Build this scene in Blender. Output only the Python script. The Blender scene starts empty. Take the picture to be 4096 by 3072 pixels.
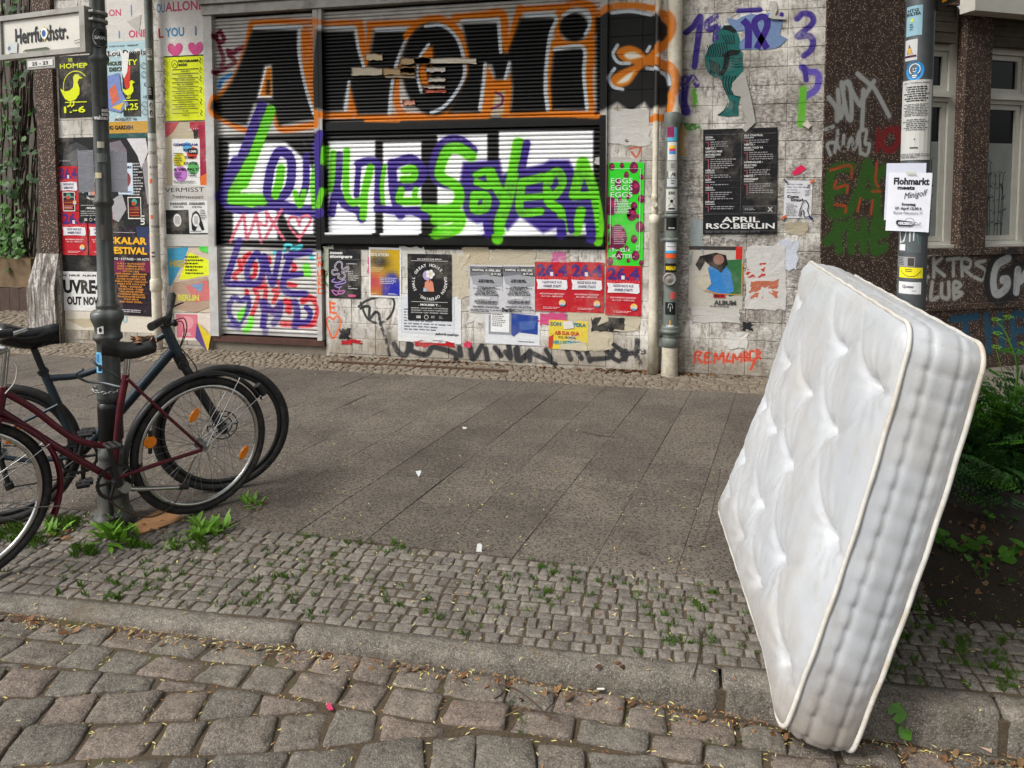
import bpy, bmesh, math, random
import numpy as np
from mathutils import Vector, Matrix, noise as mnoise
R = math.radians
scene = bpy.context.scene
col = scene.collection
random.seed(7)
rng = np.random.default_rng(7)

# ------------------------------------------------------------------ camera, world, light
F = 2840.0; XC = 2048.0; YC = 964.0            # focal length and principal point, pixels of a 4096 x 3072 frame
PITCH = R(3.3); YAW = R(12.3); EYE = 1.6
cam_data = bpy.data.cameras.new('camera')
cam = bpy.data.objects.new('camera', cam_data); col.objects.link(cam)
cam.location = (0, 0, EYE); cam.rotation_euler = (R(90) - PITCH, 0, YAW)
cam_data.sensor_width = 36; cam_data.sensor_fit = 'HORIZONTAL'
cam_data.lens = F / 4096 * 36
cam_data.shift_y = -(1536 - YC) / 4096
cam_data.clip_start = 0.05; cam_data.clip_end = 600
scene.camera = cam

SUN_EL, SUN_ROT = 48, 228                        # degrees; the sun stands behind the camera, to its left
world = bpy.data.worlds.new('World'); scene.world = world; world.use_nodes = True
wn = world.node_tree.nodes; wl = world.node_tree.links
wn.clear()
sky = wn.new('ShaderNodeTexSky'); sky.sky_type = 'NISHITA'; sky.sun_disc = False
sky.sun_elevation = R(SUN_EL); sky.sun_rotation = R(SUN_ROT); sky.dust_density = 6.0; sky.air_density = 1.2; sky.ozone_density = 0.6
hsv = wn.new('ShaderNodeHueSaturation'); hsv.inputs['Saturation'].default_value = 0.16; hsv.inputs['Value'].default_value = 1.0
bg = wn.new('ShaderNodeBackground'); bg.inputs['Strength'].default_value = 0.15
wo = wn.new('ShaderNodeOutputWorld')
wl.new(sky.outputs[0], hsv.inputs['Color']); wl.new(hsv.outputs[0], bg.inputs['Color']); wl.new(bg.outputs[0], wo.inputs['Surface'])
sun_data = bpy.data.lights.new('sun', 'SUN'); sun_data.energy = 1.5; sun_data.angle = R(12); sun_data.color = (1.0, 0.955, 0.89)
sun = bpy.data.objects.new('sun', sun_data); col.objects.link(sun)
# Nishita: rotation 0 puts the sun on +Y, growing clockwise seen from above
sdir = Vector((math.sin(R(SUN_ROT)) * math.cos(R(SUN_EL)), math.cos(R(SUN_ROT)) * math.cos(R(SUN_EL)), math.sin(R(SUN_EL))))
sun.rotation_euler = sdir.to_track_quat('Z', 'Y').to_euler(); sun.location = (0, -5, 9)
scene.view_settings.view_transform = 'Standard'; scene.view_settings.look = 'None'
scene.view_settings.gamma = 1.0; scene.view_settings.use_curve_mapping = False
scene.view_settings.exposure = 0.3
scene.cycles.max_bounces = 6; scene.cycles.diffuse_bounces = 3; scene.cycles.glossy_bounces = 2
scene.cycles.transparent_max_bounces = 6; scene.cycles.use_denoising = True
scene.cycles.caustics_reflective = False; scene.cycles.caustics_refractive = False

# ------------------------------------------------------------------ measuring: from a point of the photo to a point of a known plane
_cy, _sy, _cp, _sp = math.cos(YAW), math.sin(YAW), math.cos(PITCH), math.sin(PITCH)
RT = np.array([_cy, _sy, 0]); FW = np.array([-_sy*_cp, _cy*_cp, -_sp]); UP = np.array([-_sy*_sp, _cy*_sp, _cp]); CC = np.array([0, 0, EYE])
def ray(x, y): return (x-XC)/F*RT - (y-YC)/F*UP + FW
def onground(x, y, z=0.0):
    d = ray(x, y); return Vector(CC + d*((z-EYE)/d[2]))
def onwall(x, y, D=6.7):
    d = ray(x, y); return Vector(CC + d*(D/d[1]))
def onplane(x, y, p0, n):
    d = ray(x, y); n = np.array(n); t = ((np.array(p0)-CC) @ n)/(d @ n); return Vector(CC + d*t)
WALL = 6.7

# ------------------------------------------------------------------ helpers
def lin(c):
    c = np.asarray(c, float)/255.0
    return np.where(c <= 0.04045, c/12.92, ((c+0.055)/1.055)**2.4)
def L4(c): return tuple(lin(c)) + (1.0,)

def tag(o, label=None, cat=None, group=None, kind=None):
    if label: o['label'] = label
    if cat: o['category'] = cat
    if group: o['group'] = group
    if kind: o['kind'] = kind
    return o
def empty(name, loc=(0, 0, 0)):
    o = bpy.data.objects.new(name, None); col.objects.link(o); o.location = loc; o.empty_display_size = 0.1; return o
def link(name, me, mat=None, parent=None, loc=None):
    o = bpy.data.objects.new(name, me); col.objects.link(o)
    if mat is not None and not me.materials: me.materials.append(mat)
    if loc is not None: o.location = loc
    if parent is not None:
        o.parent = parent
        o.matrix_parent_inverse = Matrix.Translation(-Vector(parent.location))
    return o

class MB:
    """collects faces; build() links them as one mesh object"""
    def __init__(s): s.v = []; s.f = []; s.c = []; s.sm = []; s.cur = None
    def add(s, vs, fs, c=None, smooth=False):
        b = len(s.v); s.v.extend([tuple(p) for p in vs])
        for f in fs: s.f.append(tuple(b+i for i in f)); s.c.append(c or s.cur or (1, 1, 1, 1)); s.sm.append(smooth)
    def box(s, a, b, c=None):
        x0, y0, z0 = a; x1, y1, z1 = b
        s.add([(x0,y0,z0),(x1,y0,z0),(x1,y1,z0),(x0,y1,z0),(x0,y0,z1),(x1,y0,z1),(x1,y1,z1),(x0,y1,z1)],
              [(0,3,2,1),(4,5,6,7),(0,1,5,4),(1,2,6,5),(2,3,7,6),(3,0,4,7)], c)
    def tube(s, pts, r, n=8, c=None, caps=True, smooth=True, rr=None):
        pts = [Vector(p) for p in pts]; m = len(pts); rings = []
        up = Vector((0, 0, 1)); t0 = (pts[1]-pts[0]).normalized()
        u = t0.cross(up); u = u if u.length > 1e-3 else t0.cross(Vector((1, 0, 0))); u.normalize()
        vs = []
        for i, p in enumerate(pts):
            t = (pts[min(i+1, m-1)]-pts[max(i-1, 0)]).normalized()
            u = (u - t*u.dot(t)); u = u.normalized() if u.length > 1e-6 else t.orthogonal().normalized()
            w = t.cross(u); ri = rr[i] if rr else r
            for k in range(n):
                a = 2*math.pi*k/n; vs.append(p + (u*math.cos(a)+w*math.sin(a))*ri)
        fs = []
        for i in range(m-1):
            for k in range(n): fs.append((i*n+k, i*n+(k+1) % n, (i+1)*n+(k+1) % n, (i+1)*n+k))
        s.add(vs, fs, c, smooth)
        if caps:
            s.add(vs[:n], [tuple(range(n))[::-1]], c); s.add(vs[-n:], [tuple(range(n))], c)
    def lathe(s, prof, loc=(0, 0, 0), n=24, c=None, smooth=True, lobes=None, axis='Z'):
        vs = []; fs = []
        for r, z in prof:
            for k in range(n):
                a = 2*math.pi*k/n; q = r*(lobes(a) if lobes else 1)
                vs.append((loc[0]+q*math.cos(a), loc[1]+q*math.sin(a), loc[2]+z))
        for i in range(len(prof)-1):
            for k in range(n): fs.append((i*n+k, i*n+(k+1) % n, (i+1)*n+(k+1) % n, (i+1)*n+k))
        s.add(vs, fs, c, smooth)
        s.add(vs[-n:], [tuple(range(n))], c)
    def mesh(s, name):
        me = bpy.data.meshes.new(name); me.from_pydata(s.v, [], s.f)
        if s.f:
            me.polygons.foreach_set('use_smooth', np.array(s.sm, bool))
            a = me.color_attributes.new('Col', 'FLOAT_COLOR', 'CORNER')
            tot = np.empty(len(me.polygons), int); me.polygons.foreach_get('loop_total', tot)
            a.data.foreach_set('color', np.repeat(np.array(s.c, float), tot, axis=0).ravel())
        me.update(); return me
    def build(s, name, mat, parent=None): return link(name, s.mesh(name), mat, parent)

def smooth_path(pts, k=6):
    """Catmull-Rom through the points"""
    P = np.array(pts, float)
    if len(P) < 3: return P
    Q = np.vstack([2*P[0]-P[1], P, 2*P[-1]-P[-2]]); out = []
    for i in range(len(P)-1):
        a, b, c, d = Q[i:i+4]
        for t in np.linspace(0, 1, k, endpoint=False):
            out.append(0.5*((2*b)+(c-a)*t+(2*a-5*b+4*c-d)*t*t+(3*b-a-3*c+d)*t**3))
    out.append(P[-1]); return np.array(out)

# ------------------------------------------------------------------ node materials
def newmat(name, rough=0.7, metal=0.0, spec=0.5):
    m = bpy.data.materials.new(name); m.use_nodes = True
    b = m.node_tree.nodes['Principled BSDF']
    b.inputs['Roughness'].default_value = rough; b.inputs['Metallic'].default_value = metal
    b.inputs['Specular IOR Level'].default_value = spec
    return m, m.node_tree.nodes, m.node_tree.links, b
class G:
    """small node-graph writer"""
    def __init__(s, m): s.n = m.node_tree.nodes; s.l = m.node_tree.links
    def pos(s): return s.n.new('ShaderNodeNewGeometry').outputs['Position']
    def obj(s): return s.n.new('ShaderNodeTexCoord').outputs['Object']
    def rand(s): return s.n.new('ShaderNodeObjectInfo').outputs['Random']
    def noise(s, v, scale, detail=4, rough=0.6, dist=0):
        t = s.n.new('ShaderNodeTexNoise'); t.inputs['Scale'].default_value = scale; t.inputs['Detail'].default_value = detail
        t.inputs['Roughness'].default_value = rough; t.inputs['Distortion'].default_value = dist
        if v is not None: s.l.new(v, t.inputs['Vector'])
        return t.outputs['Fac']
    def voro(s, v, scale, feat='F1', out='Distance'):
        t = s.n.new('ShaderNodeTexVoronoi'); t.feature = feat; t.inputs['Scale'].default_value = scale
        if v is not None: s.l.new(v, t.inputs['Vector'])
        return t.outputs[out]
    def ramp(s, f, stops):
        t = s.n.new('ShaderNodeValToRGB'); e = t.color_ramp.elements
        while len(e) < len(stops): e.new(0.5)
        for k, (p, c) in enumerate(stops):
            e[k].position = p; e[k].color = c if len(c) == 4 else tuple(c)+(1,)
        s.l.new(f, t.inputs[0]); return t.outputs[0]
    def mix(s, f, a, b, mode='MIX'):
        t = s.n.new('ShaderNodeMix'); t.data_type = 'RGBA'; t.blend_type = mode
        for k, x in ((0, f), (6, a), (7, b)):
            if isinstance(x, (int, float)): t.inputs[k].default_value = x
            elif isinstance(x, tuple): t.inputs[k].default_value = x if len(x) == 4 else x+(1,)
            else: s.l.new(x, t.inputs[k])
        return t.outputs[2]
    def math(s, op, a, b=None, clamp=False):
        t = s.n.new('ShaderNodeMath'); t.operation = op; t.use_clamp = clamp
        for k, x in ((0, a), (1, b)):
            if x is None: continue
            if isinstance(x, (int, float)): t.inputs[k].default_value = x
            else: s.l.new(x, t.inputs[k])
        return t.outputs[0]
    def scalev(s, v, sc):
        t = s.n.new('ShaderNodeMapping'); t.inputs['Scale'].default_value = sc; s.l.new(v, t.inputs['Vector']); return t.outputs[0]
    def bump(s, h, bsdf, strength=0.3, dist=0.01):
        t = s.n.new('ShaderNodeBump'); t.inputs['Strength'].default_value = strength; t.inputs['Distance'].default_value = dist
        s.l.new(h, t.inputs['Height']); s.l.new(t.outputs[0], bsdf.inputs['Normal'])
    def attr(s, name='Col'):
        t = s.n.new('ShaderNodeAttribute'); t.attribute_name = name; return t.outputs['Color']
    def img(s, im, uv):
        t = s.n.new('ShaderNodeTexImage'); t.image = im; t.extension = 'CLIP'; t.interpolation = 'Linear'; s.l.new(uv, t.inputs['Vector']); return t.outputs['Color'], t.outputs['Alpha']
W1 = (1, 1, 1, 1); K1 = (0, 0, 0, 1)
MAT = {}
def simple(name, c, rough=0.6, metal=0.0, var=0.25, scale=20, bump=0.0, spec=0.5, dirt=None):
    m, n, l, b = newmat(name, rough, metal, spec); g = G(m); p = g.pos()
    f = g.noise(p, scale, 5)
    c0 = tuple(lin(c)); lo = tuple(x*(1-var) for x in c0); hi = tuple(min(1, x*(1+var)) for x in c0)
    o = g.ramp(f, [(0.3, lo), (0.7, hi)])
    if dirt: o = g.mix(g.ramp(g.noise(p, scale*0.35, 6, 0.7), [(0.5, K1), (0.68, W1)]), o, L4(dirt))
    l.new(o, b.inputs['Base Color'])
    if bump: g.bump(f, b, bump, 0.004)
    MAT[name] = m; return m
def attrmat(name, rough=0.7, var=0.12, scale=30, bump=0.0, spec=0.3, bscale=18, fade=False):
    """colour from the mesh's own attribute, with a fine mottle"""
    m, n, l, b = newmat(name, rough, 0, spec); g = G(m); p = g.pos()
    f = g.noise(p, scale, 4); o = g.mix(1.0, g.attr(), g.ramp(f, [(0.3, (1-var,)*3), (0.7, (1.0,)*3)]), 'MULTIPLY')
    if fade:      # glue stains, sun-bleached patches, rubbed-through spots
        o = g.mix(g.math('MULTIPLY', g.ramp(g.noise(p, 3.2, 6, .7), [(.52, K1), (.72, W1)]), .28), o, L4((186, 178, 162)))
        o = g.mix(g.ramp(g.noise(p, 34, 6, .8), [(.69, K1), (.73, W1)]), o, L4((196, 190, 180)))
    l.new(o, b.inputs['Base Color'])
    if fade:
        cr = g.math('MULTIPLY', g.ramp(g.voro(g.scalev(p, (1, 1, 1.7)), 9, 'DISTANCE_TO_EDGE'), [(0, W1), (.035, K1)]), .3)
        g.bump(g.math('ADD', g.noise(g.scalev(p, (.6, 1, 2)), bscale, 4, .55), cr), b, bump, 0.012)
    elif bump: g.bump(g.noise(p, bscale, 3, 0.5), b, bump, 0.01)
    MAT[name] = m; return m

# ------------------------------------------------------------------ sprayed paint, drawn as strokes on a canvas that lies on the wall (metres, not pixels)
class Canvas:
    def __init__(s, x0, x1, z0, z1, res, to):
        s.x0, s.z0, s.res, s.to = x0, z0, res, to
        s.w = int((x1-x0)/res); s.h = int((z1-z0)/res); s.x1 = x0+s.w*res; s.z1 = z0+s.h*res
        s.rgb = np.full((s.h, s.w, 3), 0.5, np.float32); s.a = np.zeros((s.h, s.w), np.float32)
        n = np.zeros((s.h, s.w), np.float32)
        for k, wgt in ((96, .3), (32, .3), (10, .25), (4, .25)):
            gh, gw = s.h//k+3, s.w//k+3; gr = rng.random((gh, gw)).astype(np.float32)
            yy = np.arange(s.h)/k; xx = np.arange(s.w)/k; yi = yy.astype(int); xi = xx.astype(int)
            fy = (yy-yi)[:, None]; fx = (xx-xi)[None]
            a = gr[yi][:, xi]*(1-fx)+gr[yi][:, xi+1]*fx; b_ = gr[yi+1][:, xi]*(1-fx)+gr[yi+1][:, xi+1]*fx
            n += wgt*(a*(1-fy)+b_*fy)
        n = (n-n.min())/(n.max()-n.min()); s.noise = n
    def tex(s, pts):
        return np.array([((q[0]-s.x0)/s.res, (q[1]-s.z0)/s.res) for q in (s.to(*p) for p in pts)])
    def over(s, sl, m, c):
        c = np.array(c, np.float32)/255; a = s.a[sl]; na = m+a*(1-m)
        s.rgb[sl] = np.where(na[..., None] > 1e-4, (c*m[..., None]+s.rgb[sl]*(a*(1-m))[..., None])/np.maximum(na, 1e-4)[..., None], c)
        s.a[sl] = na
    def _wear(s, sl, m, wear):
        if wear: m = m*np.clip((s.noise[sl]-wear+0.08)/0.1, 0, 1)
        return m
    def stroke(s, pts, width, c, soft=0.45, alpha=1.0, wear=0, smooth=True, closed=False):
        P = s.tex(pts)
        if closed: P = np.vstack([P, P[:1]])
        if smooth: P = smooth_path(P, 5)
        hw = width/2/395/s.res; pad = hw*(2.2+soft)+5
        x0, y0 = np.maximum(np.floor(P.min(0)-pad), 0).astype(int); x1 = int(min(P[:, 0].max()+pad+1, s.w)); y1 = int(min(P[:, 1].max()+pad+1, s.h))
        if x1 <= x0 or y1 <= y0: return
        d = np.full((y1-y0, x1-x0), 1e9, np.float32)
        for a, b in zip(P[:-1], P[1:]):
            u0, v0 = np.maximum(np.floor(np.minimum(a, b)-pad).astype(int), (x0, y0)); u1 = int(min(max(a[0], b[0])+pad+1, x1)); v1 = int(min(max(a[1], b[1])+pad+1, y1))
            if u1 <= u0 or v1 <= v0: continue
            yy, xx = np.mgrid[v0:v1, u0:u1].astype(np.float32); ab = b-a; t = np.clip(((xx-a[0])*ab[0]+(yy-a[1])*ab[1])/max(ab@ab, 1e-6), 0, 1)
            dd = np.hypot(xx-a[0]-t*ab[0], yy-a[1]-t*ab[1]); sub = d[v0-y0:v1-y0, u0-x0:u1-x0]; np.minimum(sub, dd, out=sub)
        sl = (slice(y0, y1), slice(x0, x1)); d = d+(s.noise[sl]-.5)*hw*.35
        e = max(hw*soft, 0.8); m = np.clip((hw+e/2-d)/e, 0, 1); m = m*m*(3-2*m)*alpha*np.clip(.86+(s.noise[sl]-.35)*.9, .75, 1)
        if hw > 2.5: m = np.maximum(m, np.clip(1-(d-hw)/(hw*1.1+3), 0, 1)**2*.16*(s.noise[sl]+.3)*(d > hw*.6))
        s.over(sl, s._wear(sl, m, wear), c)
    def fill(s, pts, c, soft=4, alpha=1.0, wear=0, smooth=False):
        P = s.tex(pts)
        if smooth: P = smooth_path(np.vstack([P, P[:1]]), 5)
        e = max(soft/395/s.res, 0.8)
        x0, y0 = np.maximum(np.floor(P.min(0)-e-1), 0).astype(int); x1 = int(min(P[:, 0].max()+e+2, s.w)); y1 = int(min(P[:, 1].max()+e+2, s.h))
        if x1 <= x0 or y1 <= y0: return
        yy, xx = np.mgrid[y0:y1, x0:x1].astype(np.float32); ins = np.zeros(xx.shape, bool); d = np.full(xx.shape, 1e9, np.float32)
        for a, b in zip(P, np.roll(P, -1, 0)):
            if a[1] != b[1]:
                cr = ((a[1] > yy) != (b[1] > yy)) & (xx < (b[0]-a[0])*(yy-a[1])/(b[1]-a[1])+a[0]); ins ^= cr
            ab = b-a; t = np.clip(((xx-a[0])*ab[0]+(yy-a[1])*ab[1])/max(ab@ab, 1e-6), 0, 1)
            np.minimum(d, np.hypot(xx-a[0]-t*ab[0], yy-a[1]-t*ab[1]), out=d)
        sd = np.where(ins, d, -d); m = np.clip((sd+e/2)/e, 0, 1)*alpha
        sl = (slice(y0, y1), slice(x0, x1)); s.over(sl, s._wear(sl, m, wear), c)
    def image(s, name):
        im = bpy.data.images.new(name, s.w, s.h, alpha=True); im.alpha_mode = 'CHANNEL_PACKED'
        im.pixels.foreach_set(np.dstack([s.rgb, s.a]).astype(np.float32).ravel()); im.update(); im.pack(); return im

PURPLE = (58, 38, 132); GREEN = (98, 198, 22); ORANGE = (208, 116, 4); BLACK = (10, 10, 11); WHITE = (238, 240, 242); LWHITE = (196, 204, 212)
def wz(x, y):
    p = onwall(x, y); return p.x, p.z
cv = Canvas(-6.95, 1.55, 0.0, 4.1, 0.0035, wz)
def frame(ox, oy, sc):
    def S(pts, w, c, **k): cv.stroke([(ox+x*sc, oy+y*sc) for x, y in pts], w*sc, c, **k)
    def P(pts, c, **k): cv.fill([(ox+x*sc, oy+y*sc) for x, y in pts], c, **k)
    return S, P
def paint_front():
    S, P = frame(800, 0, .4219)
    # old tags under the big piece
    dr = (110, 25, 45)
    S([(180,290),(140,340),(170,400),(215,370),(180,300)], 45, dr); S([(170,440),(210,560),(190,620)], 45, dr); S([(250,480),(300,500),(340,470),(390,450)], 50, dr); S([(260,520),(320,580),(270,620),(140,690)], 45, dr)
    S([(300,700),(200,750),(170,820)], 40, (60,130,190))
    # black and white panels, lower shutters
    S2, P2 = frame(0, 0, 1)
    P2([(866,545),(1300,530),(1300,1005),(1150,1000),(866,985)], BLACK, soft=14)
    P2([(1294,478),(2425,462),(2425,1000),(1294,1000)], BLACK, soft=3)
    for x0, x1, y0, y1 in ((908,1250,570,690),(908,1255,690,830),(925,1105,840,960),(1130,1250,830,940)): P2([(x0,y0),(x1-40 if y0<600 else x1,y0-4),(x1,y1),(x0,y1)], WHITE, soft=14)
    P2([(1130,560),(1205,560),(1255,640),(1240,660)], BLACK, soft=14); P2([(1110,850),(1255,1000),(1140,1000)], BLACK, soft=12)
    for x0, x1, y0, y1 in ((1308,1497,562,938),(1527,1682,565,940),(1745,1947,536,940),(1992,2372,520,690),(1992,2372,690,940)): P2([(x0,y0+4),(x1,y0),(x1,y1),(x0,y1+4)], WHITE, soft=9)
    # orange glow first
    for pts, w in (([(470,230),(430,430),(370,600),(290,780),(190,890),(130,960),(125,1060),(200,1130),(330,1200),(430,1240)], 60), ([(710,1080),(740,1205),(830,1225),(1090,1180)], 70), ([(480,212),(700,200),(1100,205)], 50),
                   ([(990,300),(1000,500),(1010,700),(1040,850),(1070,1000)], 110), ([(1085,230),(1060,500),(1055,800),(1090,1010),(1110,1190)], 60), ([(1500,240),(1520,420),(1550,600)], 90), ([(1605,250),(1570,600)], 60),
                   ([(1120,218),(1510,208)], 50), ([(1590,225),(2130,205)], 55), ([(2020,290),(1900,550),(1850,800),(1865,1000),(1920,1090)], 70), ([(1420,800),(1450,950),(1480,1090)], 55), ([(1060,1090),(1420,1095)], 75), ([(1480,1105),(2140,1105)], 60), ([(1560,1140),(1880,1145)], 40)):
        S(pts, w, ORANGE, soft=.9)
    P([(1385,1060),(1415,800),(1480,1070)], ORANGE, soft=20)
    P([(485,275),(915,275),(920,500),(960,700),(1010,900),(1075,1090),(1080,1130),(740,1190),(695,1050),(640,985),(500,985),(430,1190),(300,1170),(170,1100),(120,1030),(130,970),(200,900),(290,780),(370,600),(430,430)], BLACK, soft=16)
    P([(600,620),(665,610),(675,935),(525,935)], WHITE, soft=14); P([(625,640),(662,640),(668,905),(560,905)], ORANGE, soft=12); P([(625,760),(645,760),(645,890),(615,890)], BLACK, soft=14)
    P([(1110,290),(1450,290),(1480,430),(1545,640),(1575,650),(1640,290),(2000,290),(1920,480),(1860,650),(1820,850),(1780,1080),(1490,1085),(1450,950),(1410,780),(1370,900),(1350,1050),(1200,1060),(1090,1030),(1068,800),(1085,500)], BLACK, soft=16)
    for pts, w in (([(500,262),(700,262),(945,255)], 34), ([(930,285),(925,480),(960,700),(1010,900),(1068,1085)], 36), ([(1150,262),(1465,262)], 30), ([(1468,290),(1490,450),(1545,640)], 34), ([(1660,285),(1990,272)], 32), ([(1980,300),(1900,480),(1840,650),(1805,850),(1785,1075)], 38), ([(1402,775),(1385,900),(1365,1035)], 34)):
        S(pts, w, LWHITE, soft=.7)
    # L of the lower piece rises into the upper one
    S([(575,1010),(500,1200),(420,1420),(330,1659),(240,1850)], 120, PURPLE, soft=.25)
    S([(660,1045),(570,1280),(480,1520),(400,1740)], 112, GREEN, soft=.2)
    S, P = frame(800, 650, .452)
    S([(300,0),(210,230),(200,330),(300,400),(450,400),(620,370),(820,420),(1060,440)], 110, PURPLE, soft=.25)
    S([(430,0),(330,190),(280,310),(400,330),(540,335)], 112, GREEN, soft=.2); S([(250,340),(450,372)], 60, GREEN, soft=.3)
    S([(610,60),(680,-90),(775,-60),(800,60),(770,240),(660,330),(585,270)], 90, PURPLE, closed=True, soft=.25); S([(705,55),(690,170),(655,290)], 85, GREEN, soft=.25)
    S([(930,-60),(925,200),(880,330)], 70, PURPLE); S([(1010,-150),(1050,100),(1040,300),(1000,420)], 70, PURPLE); S([(830,270),(870,380),(910,260)], 55, GREEN); S([(1010,30),(985,200),(1000,400)], 48, GREEN); S([(1110,-120),(1095,40)], 60, GREEN); S([(1090,250),(1060,380)], 60, GREEN)
    S([(1070,-250),(1040,-100),(1040,60)], 80, PURPLE); S([(1090,40),(1080,200)], 40, (30,22,70))
    # second word half
    S([(1220,-60),(1215,120),(1180,300),(1155,450)], 75, PURPLE); S([(1170,-80),(1150,240)], 60, GREEN); S([(1200,240),(1270,370),(1390,430),(1420,500)], 80, PURPLE); S([(1290,-100),(1280,120),(1290,290),(1340,360),(1410,330)], 66, GREEN)
    S([(1395,20),(1375,290)], 55, PURPLE); S([(1390,10),(1480,-10),(1570,30),(1565,330)], 75, PURPLE); S([(1500,45),(1450,250),(1432,480)], 72, GREEN); S([(1625,35),(1600,200),(1610,370)], 42, GREEN)
    S([(1690,10),(1700,200),(1730,370),(1765,460)], 90, PURPLE); S([(1720,10),(1860,-30),(1965,80),(1900,190),(1730,215)], 90, PURPLE); S([(1800,70),(1880,60),(1880,140),(1790,150)], 70, GREEN); S([(1770,250),(1760,340),(1920,345)], 70, GREEN); S([(1900,240),(1890,290)], 50, GREEN)
    S([(1560,410),(1760,430),(1990,425)], 70, PURPLE)
    # pink tag, heart
    pk = (214, 110, 130)
    S([(255,705),(320,560),(375,460),(400,680),(440,600),(485,460),(530,710)], 30, pk, smooth=False); S([(490,520),(570,560),(580,440)], 26, pk); S([(575,445),(730,680)], 32, pk); S([(712,420),(600,610),(570,670)], 32, pk)
    S([(870,560),(840,490),(790,490),(770,540),(810,610),(870,660),(930,580),(970,510),(940,470),(890,490),(862,550)], 26, pk); S([(870,650),(870,690)], 34, pk)
    cy = (60, 185, 195)
    S([(735,790),(745,735),(800,740),(790,800)], 30, cy); S([(830,790),(890,740),(800,760)], 28, cy); S([(960,790),(980,850)], 44, cy, soft=.9); S([(640,800),(700,790)], 26, cy, soft=.8)
    # LOVE
    rd = (196, 24, 44)
    for pts in ([(335,870),(350,940)], [(350,950),(290,1000),(300,1040)], [(430,810),(385,840),(380,900)], [(440,920),(480,900),(470,1000),(430,1030)], [(545,930),(550,1050)], [(600,850),(600,890)], [(790,890),(830,930),(800,980)], [(640,1040),(700,1080)], [(770,1080),(830,1090)], [(480,1110),(570,1100)], [(400,1140),(410,1200)], [(470,1130),(500,1200),(450,1350)], [(570,1140),(560,1260)], [(640,1140),(680,1130),(640,1240)], [(560,1310),(620,1320),(680,1290)], [(720,1240),(760,1230),(760,1320)], [(790,1230),(780,1330)]): S(pts, 46, rd, soft=.5)
    S([(900,1230),(960,1200),(1020,1250),(1035,1330),(1000,1420),(930,1440),(720,1430)], 62, rd, soft=.4)
    S([(335,700),(290,840),(240,990),(230,1070),(330,1080),(440,1080)], 66, PURPLE, soft=.3); S([(460,840),(405,950),(430,1070),(510,1060),(545,930),(500,810)], 62, PURPLE, closed=True); S([(560,830),(590,960),(630,1080),(665,940),(690,810)], 60, PURPLE); S([(800,815),(750,950),(725,1100),(780,1160),(920,1165)], 66, PURPLE); S([(750,835),(860,815),(960,790)], 62, PURPLE); S([(760,1010),(890,990)], 60, PURPLE)
    S([(250,1260),(290,1195),(350,1230),(410,1200),(420,1270),(380,1360),(320,1430),(250,1350),(245,1250)], 50, PURPLE); S([(540,1240),(560,1330),(545,1450)], 72, PURPLE); S([(560,1240),(640,1330),(700,1250),(690,1350),(640,1430)], 60, PURPLE); S([(830,1240),(850,1340),(830,1450)], 70, PURPLE); S([(840,1420),(940,1410),(965,1330),(930,1290)], 54, PURPLE); S([(250,1440),(330,1460)], 60, PURPLE, soft=.9, alpha=.8); S([(570,1480),(560,1530)], 60, PURPLE, soft=.9, alpha=.7)
    P([(310,1340),(395,1270),(380,1350),(335,1430)], (110,215,50), soft=8); S([(440,1390),(430,1450),(390,1490)], 60, (110,215,50), soft=.6); S([(930,930),(940,985)], 80, (110,215,50), soft=.6)
    # right half of the upper piece
    S, P = frame(1600, 0, .5425)
    for pts, w in (([(40,260),(150,155),(300,140),(420,230),(490,400),(495,560),(430,720),(330,840)], 55), ([(-10,865),(640,850)], 55), ([(400,130),(600,110),(745,100),(765,250),(765,370)], 65), ([(880,60),(840,200),(800,370)], 55), ([(900,65),(1180,45)], 40), ([(1165,300),(1160,120),(1230,40),(1330,22),(1420,60),(1430,200),(1380,315)], 55), ([(1110,320),(1420,312)], 45), ([(1120,320),(1100,550),(1115,800)], 40), ([(1395,330),(1390,560),(1405,800)], 55), ([(760,842),(1100,838),(1450,850)], 55), ([(600,480),(640,660),(630,820)], 60)):
        S(pts, w, ORANGE, soft=.9)
    P([(1370,310),(1445,300),(1440,470),(1390,560)], ORANGE, soft=20); P([(635,470),(690,580),(790,580),(835,470),(815,830),(640,830)], ORANGE, soft=14); P([(695,690),(770,660),(760,840),(665,840)], (180,178,170), soft=14, alpha=.9); S([(700,680),(750,710),(740,770),(670,800)], 16, (120,40,90))
    P([(240+235*math.cos(a), 505+345*math.sin(a)) for a in np.linspace(0, 6.28, 30)], BLACK, soft=14)
    P([(450,170),(720,165),(730,300),(760,390),(790,390),(840,250),(880,130),(1150,125),(1110,250),(1080,450),(1070,650),(1090,820),(810,830),(825,650),(810,470),(780,580),(700,585),(670,480),(615,470),(600,600),(580,830),(350,830),(430,700),(495,550),(505,400)], BLACK, soft=14)
    P([(1280+108*math.cos(a), 195+108*math.sin(a)) for a in np.linspace(0, 6.28, 24)], BLACK, soft=12); P([(1130,370),(1360,350),(1355,550),(1372,810),(1120,810),(1108,600)], BLACK, soft=12)
    P([(170,360),(235,335),(240,400),(205,640),(150,650),(130,520)], ORANGE, soft=14); P([(190,480),(215,420),(215,520),(195,590)], BLACK, soft=10)
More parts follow.
